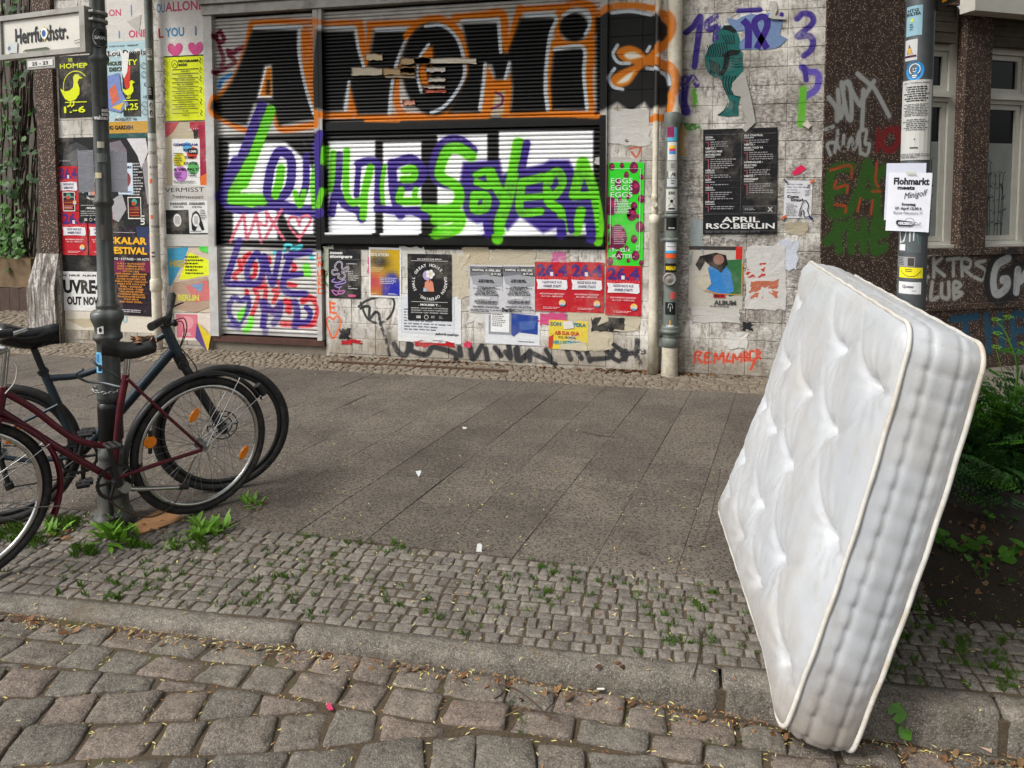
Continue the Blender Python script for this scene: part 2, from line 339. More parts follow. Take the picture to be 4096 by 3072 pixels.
    for pts, w in (([(205,325),(140,420),(118,540),(150,675)], 26), ([(180,190),(300,185),(400,260),(455,390),(468,550),(400,690),(310,790),(225,830)], 28), ([(450,150),(720,142)], 28), ([(722,170),(738,380)], 28), ([(925,112),(1140,118),(1105,250),(1078,450),(1068,650),(1085,810)], 30), ([(622,470),(608,640),(582,800)], 28), ([(802,460),(770,578)], 26), ([(1200,110),(1300,70),(1385,110),(1392,190),(1362,250)], 26), ([(1135,360),(1345,345),(1352,550),(1376,805)], 28)):
        S(pts, w, LWHITE, soft=.7)
    # its last letter on the masonry and the pipes
    P([(1440,130),(1560,75),(1750,72),(1900,120),(1985,190),(1970,300),(1900,330),(1850,440),(1900,480),(1990,560),(2000,650),(1980,780),(1840,810),(1800,760),(1700,830),(1600,760),(1500,820),(1440,840)], BLACK, soft=14)
    S([(1480,100),(1560,52),(1720,42),(1860,62)], 46, ORANGE, soft=.8); S([(1940,110),(2000,190),(1985,290),(1900,370),(1830,440),(1760,480)], 60, ORANGE, soft=.5); S([(1830,450),(1940,480),(2020,560),(2030,660),(2000,720)], 56, ORANGE, soft=.5); S([(1850,880),(1960,860),(2000,760)], 50, ORANGE, soft=.6); S([(1570,910),(1680,930),(1760,900)], 50, ORANGE, soft=.9, wear=.4)
    P([(1830,445),(1780,370),(1690,335),(1610,360),(1595,405),(1660,462),(1760,475)], ORANGE, soft=10, smooth=True); P([(1790,420),(1730,385),(1650,400),(1690,440)], (240,232,220), soft=10, smooth=True); P([(1800,465),(1700,490),(1590,540),(1548,595),(1590,645),(1680,630),(1740,560)], ORANGE, soft=10, smooth=True); P([(1730,520),(1660,560),(1600,615),(1680,600)], (240,232,220), soft=10, smooth=True)
    for pts in ([(1602,335),(1570,400),(1610,462),(1690,468)], [(1580,508),(1538,575),(1570,640),(1640,660)], [(1560,96),(1700,86),(1850,112)], [(1820,380),(1840,345)], [(1820,505),(1880,515),(1960,560),(1985,640)]): S(pts, 24, LWHITE, soft=.6)
    # rest of the lower piece
    S([(530,1110),(450,1045),(360,1035),(275,1100),(235,1230),(265,1330),(400,1370)], 70, PURPLE)
    P([(460,1195),(730,1180),(750,1290),(840,1260),(1050,1210),(1100,1180),(1240,1180),(1290,1270),(1340,1190),(1440,1400),(1440,1690),(1330,1640),(1200,1660),(1050,1720),(880,1600),(790,1700),(700,1620),(560,1650),(470,1600),(430,1380)], PURPLE, soft=14)
    S([(520,1150),(430,1095),(345,1110),(295,1220),(295,1305),(410,1380),(430,1480),(350,1550),(180,1545)], 81, GREEN); S([(100,1560),(180,1600)], 60, PURPLE); S([(260,1620),(430,1590),(400,1690),(270,1720)], 90, GREEN)
    S([(555,1290),(640,1265),(655,1370),(560,1345)], 54, GREEN); S([(545,1440),(630,1450),(620,1535),(540,1540)], 68, GREEN, closed=True); S([(870,1060),(830,1270),(785,1480),(730,1640),(725,1760)], 85, GREEN); S([(930,1060),(890,1260)], 55, PURPLE); S([(665,1270),(710,1380),(770,1480)], 73, GREEN)
    S([(900,1345),(1040,1310)], 61, GREEN); S([(890,1360),(885,1560),(1030,1560)], 59, GREEN); S([(900,1460),(1030,1450)], 49, GREEN); S([(1100,1300),(1160,1265),(1195,1340),(1150,1430),(1100,1460)], 59, GREEN); S([(1090,1300),(1090,1480),(1180,1560),(1210,1690)], 68, GREEN); S([(1150,1360),(1120,1380)], 30, PURPLE)
    S([(1340,1200),(1280,1440)], 73, GREEN); S([(1350,1200),(1430,1420),(1470,1659),(1460,1780)], 68, GREEN); S([(1290,1450),(1400,1440)], 54, GREEN); S([(1330,1560),(1300,1700)], 73, GREEN); S([(1240,1560),(1260,1700)], 50, PURPLE)
    for pts in ([(640,1650),(650,1720)], [(1180,1650),(1190,1730)], [(1400,1680),(1410,1760)]): S(pts, 70, PURPLE)
def paint_wall():
    S, P = frame(1250, 950, .3843)
    og = (226, 100, 50); gn = (60, 140, 70)
    S([(170,90),(130,140),(150,200)], 22, gn, wear=.25); S([(150,380),(120,440),(150,500)], 22, gn, wear=.3); S([(230,690),(180,680),(185,780),(240,790)], 26, og, smooth=False); S([(185,735),(225,730)], 24, og)
    S([(215,855),(165,830),(140,880),(165,960),(215,1050),(270,960),(295,880),(260,820),(215,855)], 20, og, wear=.15)
    S([(65,165),(65,220),(95,210)], 16, og, smooth=False); S([(70,300),(85,250),(105,300)], 16, og); S([(65,350),(75,400),(105,390),(100,340)], 16, og); S([(75,500),(75,430),(105,440),(85,470),(105,500)], 16, og); S([(110,530),(75,530),(75,580),(110,580)], 16, og, smooth=False)
    bk = (45, 45, 47)
    S([(500,680),(560,830),(650,890),(740,880),(820,800),(850,690),(820,630),(700,620),(560,660),(480,720)], 26, bk, wear=.36); S([(500,740),(540,720),(590,730),(590,850),(650,780),(690,800),(700,880),(740,1000),(770,1090),(800,1230)], 32, bk, wear=.3); S([(790,950),(790,1100)], 60, bk, soft=.9, alpha=.6, wear=.35)
    for pts in ([(850,1110),(880,1180),(950,1230),(990,1180),(1000,1100)], [(1030,1120),(1030,1180),(1180,1220),(1240,1150),(1300,1150),(1480,1210),(1490,1290)], [(1530,1150),(1540,1230)], [(1640,1150),(1670,1270),(1760,1130)], [(1800,1160),(1820,1270)], [(1900,1150),(1960,1230)], [(2040,1130),(2060,1230)], [(2130,1150),(2150,1280),(2230,1230)]): S(pts, 62, bk, soft=.7, wear=.3)
    S, P = frame(2000, 950, .3391)
    for pts in ([(60,1350),(120,1430)], [(180,1320),(210,1450),(330,1360)], [(350,1340),(350,1450)], [(340,1350),(560,1450),(650,1500)], [(540,1330),(600,1430)], [(790,1330),(830,1440)], [(900,1330),(960,1430)], [(1020,1350),(1060,1460)], [(1060,1440),(1280,1420),(1340,1340)], [(1250,1330),(1330,1420),(1400,1460)], [(1340,1270),(1480,1380),(1440,1440)], [(1440,1380),(1690,1350)], [(1480,1440),(1480,1340)], [(1620,1220),(1610,1400),(1660,1480)]): S(pts, 60, bk, soft=.7, wear=.3)
    # the white wall at the corner
    S, P = frame(2600, 0, .4219)
    S([(340,310),(410,250),(475,165),(450,400),(420,630)], 54, PURPLE, wear=.1); S([(620,160),(540,220),(560,280),(620,260)], 54, PURPLE, wear=.3); S([(640,250),(620,380)], 60, PURPLE, wear=.35)
    S([(1395,180),(1450,130),(1530,150),(1535,230),(1400,345),(1500,340),(1545,400),(1520,480),(1460,530)], 50, PURPLE, wear=.06); S([(1440,640),(1490,680),(1570,690),(1600,750),(1570,850),(1480,910),(1440,950)], 56, (92,76,170), wear=.12); S([(1460,640),(1480,760)], 44, PURPLE, wear=.3)
    S([(1450,850),(1440,1000),(1430,1180)], 60, (92,170,40), wear=.2); S([(420,860),(430,1000)], 40, (92,170,40), wear=.45); S([(310,1200),(440,1210)], 60, (70,130,50), wear=.45)
    S([(330,760),(310,960),(340,1060)], 80, PURPLE, wear=.35); S([(400,740),(440,800)], 60, PURPLE, wear=.4); S([(840,105),(1040,95)], 44, PURPLE, wear=.2)
    S, P = frame(2400, 450, .6632)
    rd = (205, 72, 44)
    for pts in ([(570,1510),(575,1450),(610,1450),(590,1480),(615,1510)], [(660,1450),(635,1455),(632,1510),(665,1505)], [(635,1480),(655,1478)], [(690,1510),(695,1455),(715,1490),(740,1450),(745,1510)], [(775,1455),(760,1500),(785,1500)], [(800,1510),(805,1460),(825,1490),(850,1455),(850,1505)], [(870,1500),(870,1445),(890,1460),(875,1475),(895,1490),(872,1500)], [(925,1440),(905,1445),(905,1495),(930,1490)], [(945,1490),(945,1435),(965,1450),(948,1465),(968,1485)]): S(pts, 13, rd, wear=.22, soft=.5)
    S([(930,1500),(910,1550)], 14, rd, wear=.3); S([(180,220),(240,210),(220,270),(190,240)], 12, (190,90,60), wear=.3)
paint_front(); paint_wall()
paint_img = cv.image('facade_paint')
def paint_nodes(g, cvs, im, U):
    """U: (origin, direction) of the wall's horizontal axis; returns colour and alpha of the sprayed paint at the shading point"""
    sep = g.n.new('ShaderNodeSeparateXYZ'); g.l.new(g.pos(), sep.inputs[0])
    if U is None: h = sep.outputs['X']
    else:
        (ox, oy), (dx, dy) = U
        h = g.math('ADD', g.math('MULTIPLY', g.math('SUBTRACT', sep.outputs['X'], ox), dx), g.math('MULTIPLY', g.math('SUBTRACT', sep.outputs['Y'], oy), dy))
    u = g.math('DIVIDE', g.math('SUBTRACT', h, cvs.x0), cvs.x1-cvs.x0); v = g.math('DIVIDE', g.math('SUBTRACT', sep.outputs['Z'], cvs.z0), cvs.z1-cvs.z0)
    cmb = g.n.new('ShaderNodeCombineXYZ'); g.l.new(u, cmb.inputs[0]); g.l.new(v, cmb.inputs[1])
    return g.img(im, cmb.outputs[0])

# ------------------------------------------------------------------ lettering: glyph outlines of the built-in font, cached once
GLYPH = {}
def load_glyphs(chars):
    for bold in (0, 1, 2):
        def tris(s):
            cu = bpy.data.curves.new('glyph', 'FONT'); cu.body = s; cu.size = 1; cu.resolution_u = 2; cu.offset = (0.0, 0.022, 0.045)[bold]
            o = bpy.data.objects.new('glyph', cu); me = o.to_mesh()
            v = np.array([p.co[:2] for p in me.vertices]).reshape(-1, 2); f = [tuple(p.vertices) for p in me.polygons]
            o.to_mesh_clear(); bpy.data.objects.remove(o); bpy.data.curves.remove(cu); return v, f
        bar = tris('|')[0][:, 0].max()
        cap = tris('H')[0][:, 1].max()
        for ch in chars:
            v, f = tris(ch) if ch != ' ' else (np.zeros((0, 2)), [])
            adv = (tris(ch+'|')[0][:, 0].max()-bar) if ch != ' ' else tris('a |')[0][:, 0].max()-tris('a|')[0][:, 0].max()
            GLYPH[(ch, bold)] = (v/cap, f, adv/cap)
load_glyphs('ABCDEFGHIJKLMNOPQRSTUVWXYZabcdefghijklmnopqrstuvwxyz0123456789.,:;!?-&/+*()\'"ÄÖÜäöüß•— ')
def text_width(s, bold, cond, gap): return sum(GLYPH[(ch, bold)][2]*cond+gap for ch in s)-gap

class Sheet:
    """a printed sheet: a real thin panel with its print laid on it, one mesh"""
    def __init__(s, O, U, V, size, bgc, thick=0.0015, lift=0.0007, body=True):
        s.O = Vector(O); s.U = Vector(U).normalized(); s.V = Vector(V).normalized(); s.N = s.U.cross(s.V)   # towards the viewer when U is right and V is down... flipped below
        s.N = -s.U.cross(s.V) if s.U.cross(s.V).y > 0 else s.U.cross(s.V)
        s.w, s.h = size; s.m = MB(); s.k = 0; s.lift = lift; s.t = thick; s.bend = None
        if body:
            a = [s.at(0, 0), s.at(1, 0), s.at(1, 1), s.at(0, 1)]; b = [p - s.N*thick for p in a]
            s.m.add(a+b, [(0, 1, 2, 3), (7, 6, 5, 4), (0, 4, 5, 1), (1, 5, 6, 2), (2, 6, 7, 3), (3, 7, 4, 0)], L4(bgc))
        s.k = 1
    def pt(s, x, y): return s.O + s.U*float(x) + s.V*float(y) + s.N*(s.k*s.lift)
    def at(s, u, v): return s.pt(u*s.w, v*s.h)
    def poly(s, pts, c, up=True):
        s.m.add([s.at(*p) for p in pts], [tuple(range(len(pts)))], L4(c)); s.k += up
    def rect(s, u0, v0, u1, v1, c, up=True): s.poly([(u0, v0), (u1, v0), (u1, v1), (u0, v1)], c, up)
    def oval(s, u, v, ru, c, rv=None, n=20, up=True):
        rv = rv if rv is not None else ru*s.w/s.h
        s.poly([(u+ru*math.cos(a), v+rv*math.sin(a)) for a in np.linspace(0, 2*math.pi, n, endpoint=False)], c, up)
    def line(s, pts, wd, c, smooth=False, closed=False, up=True):
        if closed: pts = list(pts)+[pts[0]]
        P = np.array(pts, float)*(s.w, s.h)
        if smooth: P = smooth_path(P, 5)
        hw = wd*s.w/2; vs = []
        for i in range(len(P)):
            t = P[min(i+1, len(P)-1)]-P[max(i-1, 0)]; t /= max(np.linalg.norm(t), 1e-9); n = np.array([-t[1], t[0]])*hw
            for q in (P[i]+n, P[i]-n): vs.append(s.at(q[0]/s.w, q[1]/s.h))
        s.m.add(vs, [(2*i, 2*i+1, 2*i+3, 2*i+2) for i in range(len(P)-1)], L4(c)); s.k += up
    def text(s, t, u, v, h, c, bold=0, align='l', cond=1.0, gap=0.0, shear=0.0, rot=0.0, fit=None, up=True):
        """baseline at (u, v); h: cap height as a share of the sheet's height; fit: share of the width to fill"""
        H = h*s.h
        if fit: cond *= fit*s.w/(H*text_width(t, bold, cond, gap))
        wd = text_width(t, bold, cond, gap)*H; x = {'l': 0, 'c': -wd/2, 'r': -wd}[align]; cr, sr = math.cos(rot), math.sin(rot); cl = L4(c)
        for ch in t:
            gv, gf, adv = GLYPH[(ch, bold)]
            if len(gv):
                px = x + gv[:, 0]*cond*H + gv[:, 1]*shear*H; py = gv[:, 1]*H
                X = px*cr - py*sr; Y = px*sr + py*cr
                s.m.add([s.pt(u*s.w+a, v*s.h-e) for a, e in zip(X, Y)], gf, cl)
            x += (adv*cond+gap)*H
        s.k += up
    def ring(s, t, u, v, r, h, c, a0, da, bold=0):
        """letters on a circle, r and h as shares of the width; a0, da in degrees clockwise from the top"""
        for i, ch in enumerate(t):
            a = R(a0+da*i); gv, gf, adv = GLYPH[(ch, bold)]
            if not len(gv): continue
            H = h*s.w; px = (gv[:, 0]-adv/2)*H; py = gv[:, 1]*H + r*s.w
            X = px*math.cos(a)+py*math.sin(a); Y = -px*math.sin(a)+py*math.cos(a); 
            s.m.add([s.pt(u*s.w+p, v*s.h-q) for p, q in zip(X, Y)], gf, L4(c))
        s.k += 1
    def words(s, u0, v0, u1, v1, n, c, align='l', fill=.5, seed=1):
        """body copy too small to read: word-shaped bars"""
        rd = random.Random(seed); pitch = (v1-v0)/n; cl = L4(c)
        for i in range(n):
            y = v0+pitch*i; L = (u1-u0)*(rd.uniform(.6, 1) if align != 'j' else (1 if i < n-1 else .6)); st = u0 if align in 'lj' else (u0+u1-L)/2
            x = st
            while x < st+L-.01:
                ww = min(rd.uniform(.03, .11)*(u1-u0)*1.4, st+L-x); hh = pitch*fill*rd.uniform(.8, 1.05)
                s.m.add([s.at(x, y), s.at(x+ww, y), s.at(x+ww, y+hh), s.at(x, y+hh)], [(0, 1, 2, 3)], cl); x += ww+.018*(u1-u0)+.004
        s.k += 1
    def done(s, name, label, cat='poster', group=None, mat=None, parent=None):
        if parent is not None: return s.m.build(name, mat or MAT['paper'], parent)
        o = s.m.build(name, mat or MAT['paper']); tag(o, label, cat, group); return o
class Wrap(Sheet):
    """a sticker bent round a pole: x runs round the pole, y down it"""
    def __init__(s, axis, r, ztop, size, bgc, a_mid, lift=.0004, nseg=8):
        s.ax = Vector(axis); s.r = r; s.zt = ztop; s.w, s.h = size; s.am = a_mid; s.k = 0; s.lift = lift; s.m = MB(); s.t = 0
        cl = L4(bgc); s.k = .5
        for i in range(nseg): s.m.add([s.at(i/nseg, 0), s.at((i+1)/nseg, 0), s.at((i+1)/nseg, 1), s.at(i/nseg, 1)], [(0, 1, 2, 3)], cl)
        s.k = 2
    def pt(s, x, y):
        a = s.am + (float(x)-s.w/2)/s.r; q = s.r + .0006 + s.k*s.lift
        return Vector((s.ax.x+q*math.cos(a), s.ax.y+q*math.sin(a), s.zt-float(y)))
    def rect(s, u0, v0, u1, v1, c, up=True, n=5):
        cl = L4(c)
        for i in range(n): a, b = u0+(u1-u0)*i/n, u0+(u1-u0)*(i+1)/n; s.m.add([s.at(a, v0), s.at(b, v0), s.at(b, v1), s.at(a, v1)], [(0, 1, 2, 3)], cl)
        s.k += up
    def words(s, *a, **k):
        super().words(*a, **k)
def poster(x0, y0, x1, y1, bgc, rot=0.0, off=0.004, D=WALL, **k):
    """a sheet pasted on the street wall, given by its corners as measured"""
    a = onwall(x0, (y0+y1)/2, D); b = onwall(x1, (y0+y1)/2, D); t = onwall((x0+x1)/2, y0, D); e = onwall((x0+x1)/2, y1, D)
    w, h = b.x-a.x, t.z-e.z; cx, cz = (a.x+b.x)/2, (t.z+e.z)/2; c, sn = math.cos(rot), math.sin(rot)
    U = Vector((c, 0, sn)); V = Vector((sn, 0, -c)); O = Vector((cx, D-off, cz)) - U*(w/2) - V*(h/2)
    return Sheet(O, U, V, (w, h), bgc, **k)

# ------------------------------------------------------------------ materials
attrmat('paper', .7, .14, 60, .38, bscale=12, fade=True); attrmat('print_gloss', .45, .05, 40); attrmat('enamel', .35, .08, 30); attrmat('plain', .7, .15, 25)
def mat_blocks():
    m, n, l, b = newmat('painted_masonry', .8); g = G(m); p = g.pos()
    rnd = g.rand()
    f1 = g.noise(p, 3.0, 8, .68); f2 = g.noise(g.scalev(p, (1, 1, .3)), 20, 8, .78); f3 = g.noise(p, 90, 3)
    c = g.ramp(f1, [(.34, tuple(lin((176, 170, 158)))), (.52, tuple(lin((220, 216, 208)))), (.7, tuple(lin((240, 238, 233))))])
    c = g.mix(g.math('MULTIPLY', g.ramp(f2, [(.50, K1), (.61, W1)]), .8), c, L4((108, 98, 86)))
    sep = n.new('ShaderNodeSeparateXYZ'); l.new(p, sep.inputs[0])
    # grey residue of bills scraped off the corner wall
    scr = g.math('MULTIPLY', g.ramp(g.noise(p, 1.9, 6, .7), [(.40, K1), (.55, W1)]), g.ramp(g.noise(g.scalev(p, (1, 1, 2.2)), 26, 8, .85), [(.40, K1), (.56, W1)]))
    xm = g.ramp(g.math('MULTIPLY', g.math('ADD', sep.outputs['X'], .2), .8), [(0, K1), (.25, W1)])
    c = g.mix(g.math('MULTIPLY', scr, g.math('ADD', g.math('MULTIPLY', xm, .62), .3)), c, g.mix(f3, L4((74, 66, 64)), L4((120, 112, 108))))
    c = g.mix(g.math('MULTIPLY', g.ramp(rnd, [(.6, K1), (1, W1)]), .22), c, L4((136, 128, 120)))
    splash = g.math('MULTIPLY', g.ramp(g.math('ADD', sep.outputs['Z'], g.math('MULTIPLY', f1, .6)), [(.34, W1), (.66, K1)]), .62)
    c = g.mix(splash, c, g.mix(f3, L4((96, 84, 68)), L4((160, 148, 128))))
    pc, pa = paint_nodes(g, cv, paint_img, None)
    c = g.mix(pa, c, pc)
    l.new(c, b.inputs['Base Color']); g.bump(g.math('ADD', g.noise(p, 45, 6, .7), g.math('MULTIPLY', f2, .6)), b, .5, .008)
    MAT['blocks'] = m
def mat_slat():
    m, n, l, b = newmat('shutter_slat', .5, .0, .28); g = G(m); p = g.pos()
    c = g.ramp(g.noise(p, 6, 5), [(.3, tuple(lin((168, 166, 162)))), (.7, tuple(lin((200, 199, 196))))])
    pc, pa = paint_nodes(g, cv, paint_img, None); c = g.mix(pa, c, pc)
    c = g.mix(g.ramp(g.noise(p, 160, 2), [(.72, K1), (.78, W1)]), c, L4((190, 188, 180)))
    l.new(c, b.inputs['Base Color']); MAT['slat'] = m
    m, n, l, b = newmat('painted_pipe', .5); g = G(m); p = g.pos()
    c = g.ramp(g.noise(p, 14, 6, .7), [(.35, tuple(lin((196, 188, 168)))), (.6, tuple(lin((222, 216, 198)))), (.72, tuple(lin((150, 138, 118))))])
    pc, pa = paint_nodes(g, cv, paint_img, None); sep = n.new('ShaderNodeSeparateXYZ'); l.new(p, sep.inputs[0])
    c = g.mix(pa, c, pc)
    c = g.mix(g.math('MULTIPLY', g.ramp(sep.outputs['Z'], [(.0, W1), (.5, K1)]), g.noise(p, 30, 5)), c, L4((110, 100, 84)))
    l.new(c, b.inputs['Base Color']); g.bump(g.noise(p, 60, 4), b, .2, .004); MAT['pipe'] = m
BTH = R(27.6); BD = Vector((math.cos(BTH), math.sin(BTH), 0)); BN = Vector((-BD.y, BD.x, 0)); BO = Vector((1.36, WALL, 0))
def bz(x, y):
    q = onplane(x, y, BO, BN); return (q-BO).dot(BD), q.z
cb = Canvas(-.1, 3.2, 0, 2.9, .004, bz)
def paint_brown():
    def S(sc, ox, oy, pts, w, c, **k): cb.stroke([(ox+x*sc, oy+y*sc) for x, y in pts], w*sc, c, **k)
    q = .603; a = (q, 3200, 0); sv = (184, 186, 184); w = .17
    for pts in ([(190,650),(240,720),(245,800)], [(250,600),(265,780),(290,700)], [(290,590),(275,560),(310,760),(340,780),(330,560),(280,560)], [(320,560),(400,700),(420,600),(410,860)], [(380,490),(460,560),(500,600),(590,770)], [(400,690),(490,540)]): S(*a, pts, 30, sv, wear=w, soft=.6)
    for pts in ([(200,1030),(180,960),(230,950),(230,1010)], [(250,870),(245,960),(280,990),(290,900)], [(310,990),(340,920),(360,990),(390,880)], [(400,1020),(395,880),(440,870),(430,950),(460,960),(440,1030),(400,1010)], [(170,860),(220,840)]): S(*a, pts, 22, sv, wear=.3, soft=.6)
    S(*a, [(520,860),(510,1000)], 26, (135,20,24), wear=.1); S(*a, [(560,880),(540,960),(600,1000),(650,930),(620,860),(560,880)], 40, (135,20,24), wear=.1); S(*a, [(640,850),(668,900)], 30, (135,20,24), wear=.2)
    gr = (52, 104, 26); og = (190, 84, 36)
    for pts in ([(340,1110),(210,1140),(200,1400),(300,1410)], [(210,1270),(290,1250)], [(440,1090),(400,1250),(330,1400)], [(450,1090),(500,1250),(510,1420)], [(380,1290),(500,1290)], [(560,1120),(520,1160)], [(290,1500),(180,1600)], [(240,1500),(260,1659)], [(340,1480),(340,1659)], [(420,1480),(420,1659)], [(340,1570),(430,1570)], [(500,1480),(490,1659),(560,1640)], [(490,1560),(560,1550)], [(500,1480),(560,1470)]): S(*a, pts, 62, gr, wear=.12, soft=.7)
    for pts in ([(200,1130),(330,1100),(340,1180)], [(240,1200),(230,1250),(310,1230),(310,1280)], [(230,1360),(300,1370),(300,1410)], [(510,1080),(500,1200),(520,1240)], [(400,1320),(380,1400)], [(480,1270),(530,1270)], [(480,1330),(470,1420)]): S(*a, pts, 18, og, wear=.15, soft=.6)
    b = (.5426, 3300, 800)
    for pts in ([(760,420),(700,440),(700,560),(760,570)], [(705,500),(750,495)], [(800,420),(800,570)], [(860,430),(805,490),(880,560)], [(900,440),(990,430)], [(945,440),(945,560)], [(1010,560),(1010,440),(1070,450),(1060,500),(1015,500),(1080,560)], [(1180,450),(1110,470),(1180,520),(1160,590),(1100,570)]): S(*b, pts, 26, (184,184,176), wear=.2, soft=.6)
    for pts in ([(740,600),(700,640),(710,720),(740,730)], [(790,610),(780,730),(830,720)], [(860,620),(860,710),(910,720),(910,610)], [(950,730),(950,610),(1000,630),(955,670),(1010,690),(955,730)]): S(*b, pts, 30, (184,184,176), wear=.2, soft=.6)
    S(*b, [(1360,400),(1260,460),(1215,580),(1230,700),(1290,720),(1370,660),(1380,570),(1330,560)], 110, (22,22,24), soft=.3); S(*b, [(1410,500),(1400,690)], 110, (22,22,24), soft=.3); S(*b, [(1420,600),(1520,450),(1640,440),(1640,690)], 110, (22,22,24), soft=.3)
    S(*b, [(1350,430),(1270,480),(1240,580),(1250,680),(1290,690),(1340,640),(1340,590),(1310,590)], 62, (186,188,190), soft=.3, wear=.1); S(*b, [(1420,520),(1410,680)], 62, (186,188,190), soft=.3, wear=.1); S(*b, [(1440,600),(1530,480),(1640,480)], 62, (186,188,190), soft=.3, wear=.1)
    bl = (20, 82, 110)
    for pts in ([(940,880),(1120,860)], [(1030,870),(1040,1010)], [(1190,850),(1210,1110)], [(1290,850),(1310,1100)], [(1200,960),(1300,960)], [(1467,850),(1390,860),(1400,1100),(1480,1100)], [(1400,970),(1470,960)]): S(*b, pts, 50, bl, soft=.7, wear=.12)
paint_brown(); brown_img = cb.image('side_wall_paint')
def mat_brown():
    for nm, painted in (('pebbledash', True), ('pebbledash_plain', False)):
        m, n, l, b = newmat(nm, .8); g = G(m); p = g.pos()
        sp = g.voro(p, 75); id_ = g.voro(p, 75, out='Color')
        sepc = n.new('ShaderNodeSeparateColor'); l.new(id_, sepc.inputs[0])
        base = g.ramp(g.noise(p, 12, 5), [(.3, tuple(lin((50, 36, 30)))), (.7, tuple(lin((78, 58, 48))))])
        sel = g.math('MULTIPLY', g.ramp(sp, [(.30, W1), (.42, K1)]), g.ramp(sepc.outputs[0], [(.60, K1), (.64, W1)]))
        c = g.mix(sel, base, g.mix(sepc.outputs[1], L4((150, 132, 112)), L4((196, 180, 158))))
        if painted:
            pc, pa = paint_nodes(g, cb, brown_img, ((BO.x, BO.y), (BD.x, BD.y))); c = g.mix(g.math('MULTIPLY', pa, .93), c, pc)
        l.new(c, b.inputs['Base Color']); g.bump(g.math('SUBTRACT', 1.0, sp), b, .6, .006); MAT[nm] = m
def mat_stone(name, lo, mid, hi, speck, scale=1.0, rough=.8, bump=.5, attr=False, warm=None, wide=False, specks=(.16, .3, .55), stain=False):
    m, n, l, b = newmat(name, rough, 0, .35); g = G(m); p = g.pos()
    r_ = g.rand()
    if attr: s_ = n.new('ShaderNodeSeparateColor'); l.new(g.attr(), s_.inputs[0]); r_ = s_.outputs[0]
    big = g.noise(p, 9*scale, 6, .65); fine = g.noise(p, 160*scale, 3, .7); mid_ = g.noise(p, 48*scale, 5, .75)
    c = g.ramp(r_, [(0, tuple(lin(lo))), (.5, tuple(lin(mid))), (1, tuple(lin(hi)))])
    c = g.mix(1.0, c, g.ramp(big, [(.28, (.55 if wide else .72,)*3), (.72, (1.22 if wide else 1.1,)*3)]), 'MULTIPLY')
    c = g.mix(1.0, c, g.ramp(fine, [(.3, (.55,)*3), (.7, (1.3,)*3)]), 'MULTIPLY')
    if wide: c = g.mix(1.0, c, g.ramp(mid_, [(.34, (.62,)*3), (.5, (1.0,)*3), (.68, (1.25,)*3)]), 'MULTIPLY')
    vs = g.voro(p, 190*scale); c = g.mix(g.math('MULTIPLY', g.ramp(vs, [(specks[0], W1), (specks[1], K1)]), specks[2]), c, L4(speck))
    if stain:      # worn lanes, damp patches, trodden gum
        c = g.mix(1.0, c, g.ramp(g.noise(p, 1.3, 6, .7), [(.32, (.74,)*3), (.5, (.98,)*3), (.68, (1.14,)*3)]), 'MULTIPLY')
        c = g.mix(g.math('MULTIPLY', g.ramp(g.voro(p, 5.5), [(.045, W1), (.06, K1)]), .7), c, L4((50, 47, 45)))
    if warm: c = g.mix(g.ramp(g.noise(p, 3, 5, .7), [(.55, K1), (.75, W1)]), c, L4(warm))
    l.new(c, b.inputs['Base Color']); g.bump(g.math('ADD', g.math('ADD', g.math('MULTIPLY', big, 1.4), g.math('MULTIPLY', mid_, 1.2 if wide else .2)), g.math('MULTIPLY', fine, .5)), b, bump, .009 if wide else .006); MAT[name] = m
mat_blocks(); mat_slat(); mat_brown()
m, n, l, b = newmat('streaked_plinth', .85); g = G(m); p = g.pos()
c = g.ramp(g.noise(g.scalev(p, (1, 1, .08)), 26, 5, .75), [(.38, tuple(lin((58, 54, 52)))), (.5, tuple(lin((128, 122, 116)))), (.62, tuple(lin((206, 202, 198))))])
l.new(g.mix(g.ramp(g.noise(p, 30, 5, .7), [(.5, K1), (.65, W1)]), c, L4((110, 100, 84))), b.inputs['Base Color']); g.bump(g.noise(p, 60, 4), b, .4, .006); MAT['streaked'] = m
mat_stone('cobble', (106, 101, 93), (119, 112, 102), (123, 109, 99), (178, 170, 158), .8, bump=.9, wide=True)
mat_stone('mosaic', (108, 102, 95), (120, 113, 105), (130, 123, 114), (176, 170, 162), 1.1, attr=True, wide=True)
mat_stone('mosaic_dusty', (112, 101, 87), (124, 113, 98), (134, 123, 108), (150, 140, 124), 1.0, attr=True)
mat_stone('granite', (114, 107, 98), (122, 115, 105), (128, 121, 111), (194, 188, 178), .75, bump=.9, warm=(92, 82, 66), wide=True)
mat_stone('slab', (100, 92, 83), (106, 98, 89), (113, 104, 94), (44, 41, 38), .34, .85, .7, specks=(.30, .42, .8), stain=True)
mat_stone('joint', (80, 69, 55), (84, 73, 58), (88, 77, 61), (110, 92, 66), .8, .95, .8, warm=(70, 78, 40))
mat_stone('soil', (48, 40, 32), (52, 43, 34), (58, 48, 38), (96, 78, 54), .7, .95, 1.0)
mat_stone('concrete', (118, 110, 98), (124, 116, 103), (130, 122, 110), (90, 84, 76), .5, .9, .4)
simple('steel', (150, 152, 152), .32, .9, .15, 40); simple('frame_metal', (150, 148, 142), .45, .3, .15, 10, dirt=(110, 104, 96)); simple('chrome', (190, 190, 188), .2, 1, .1, 30)
simple('galvanised', (92, 96, 99), .5, .5, .2, 14, .1); simple('grey_plastic', (104, 112, 106), .5, 0, .12, 12, .1, dirt=(90, 88, 80)); simple('white_frame', (206, 204, 194), .45, 0, .06, 12)
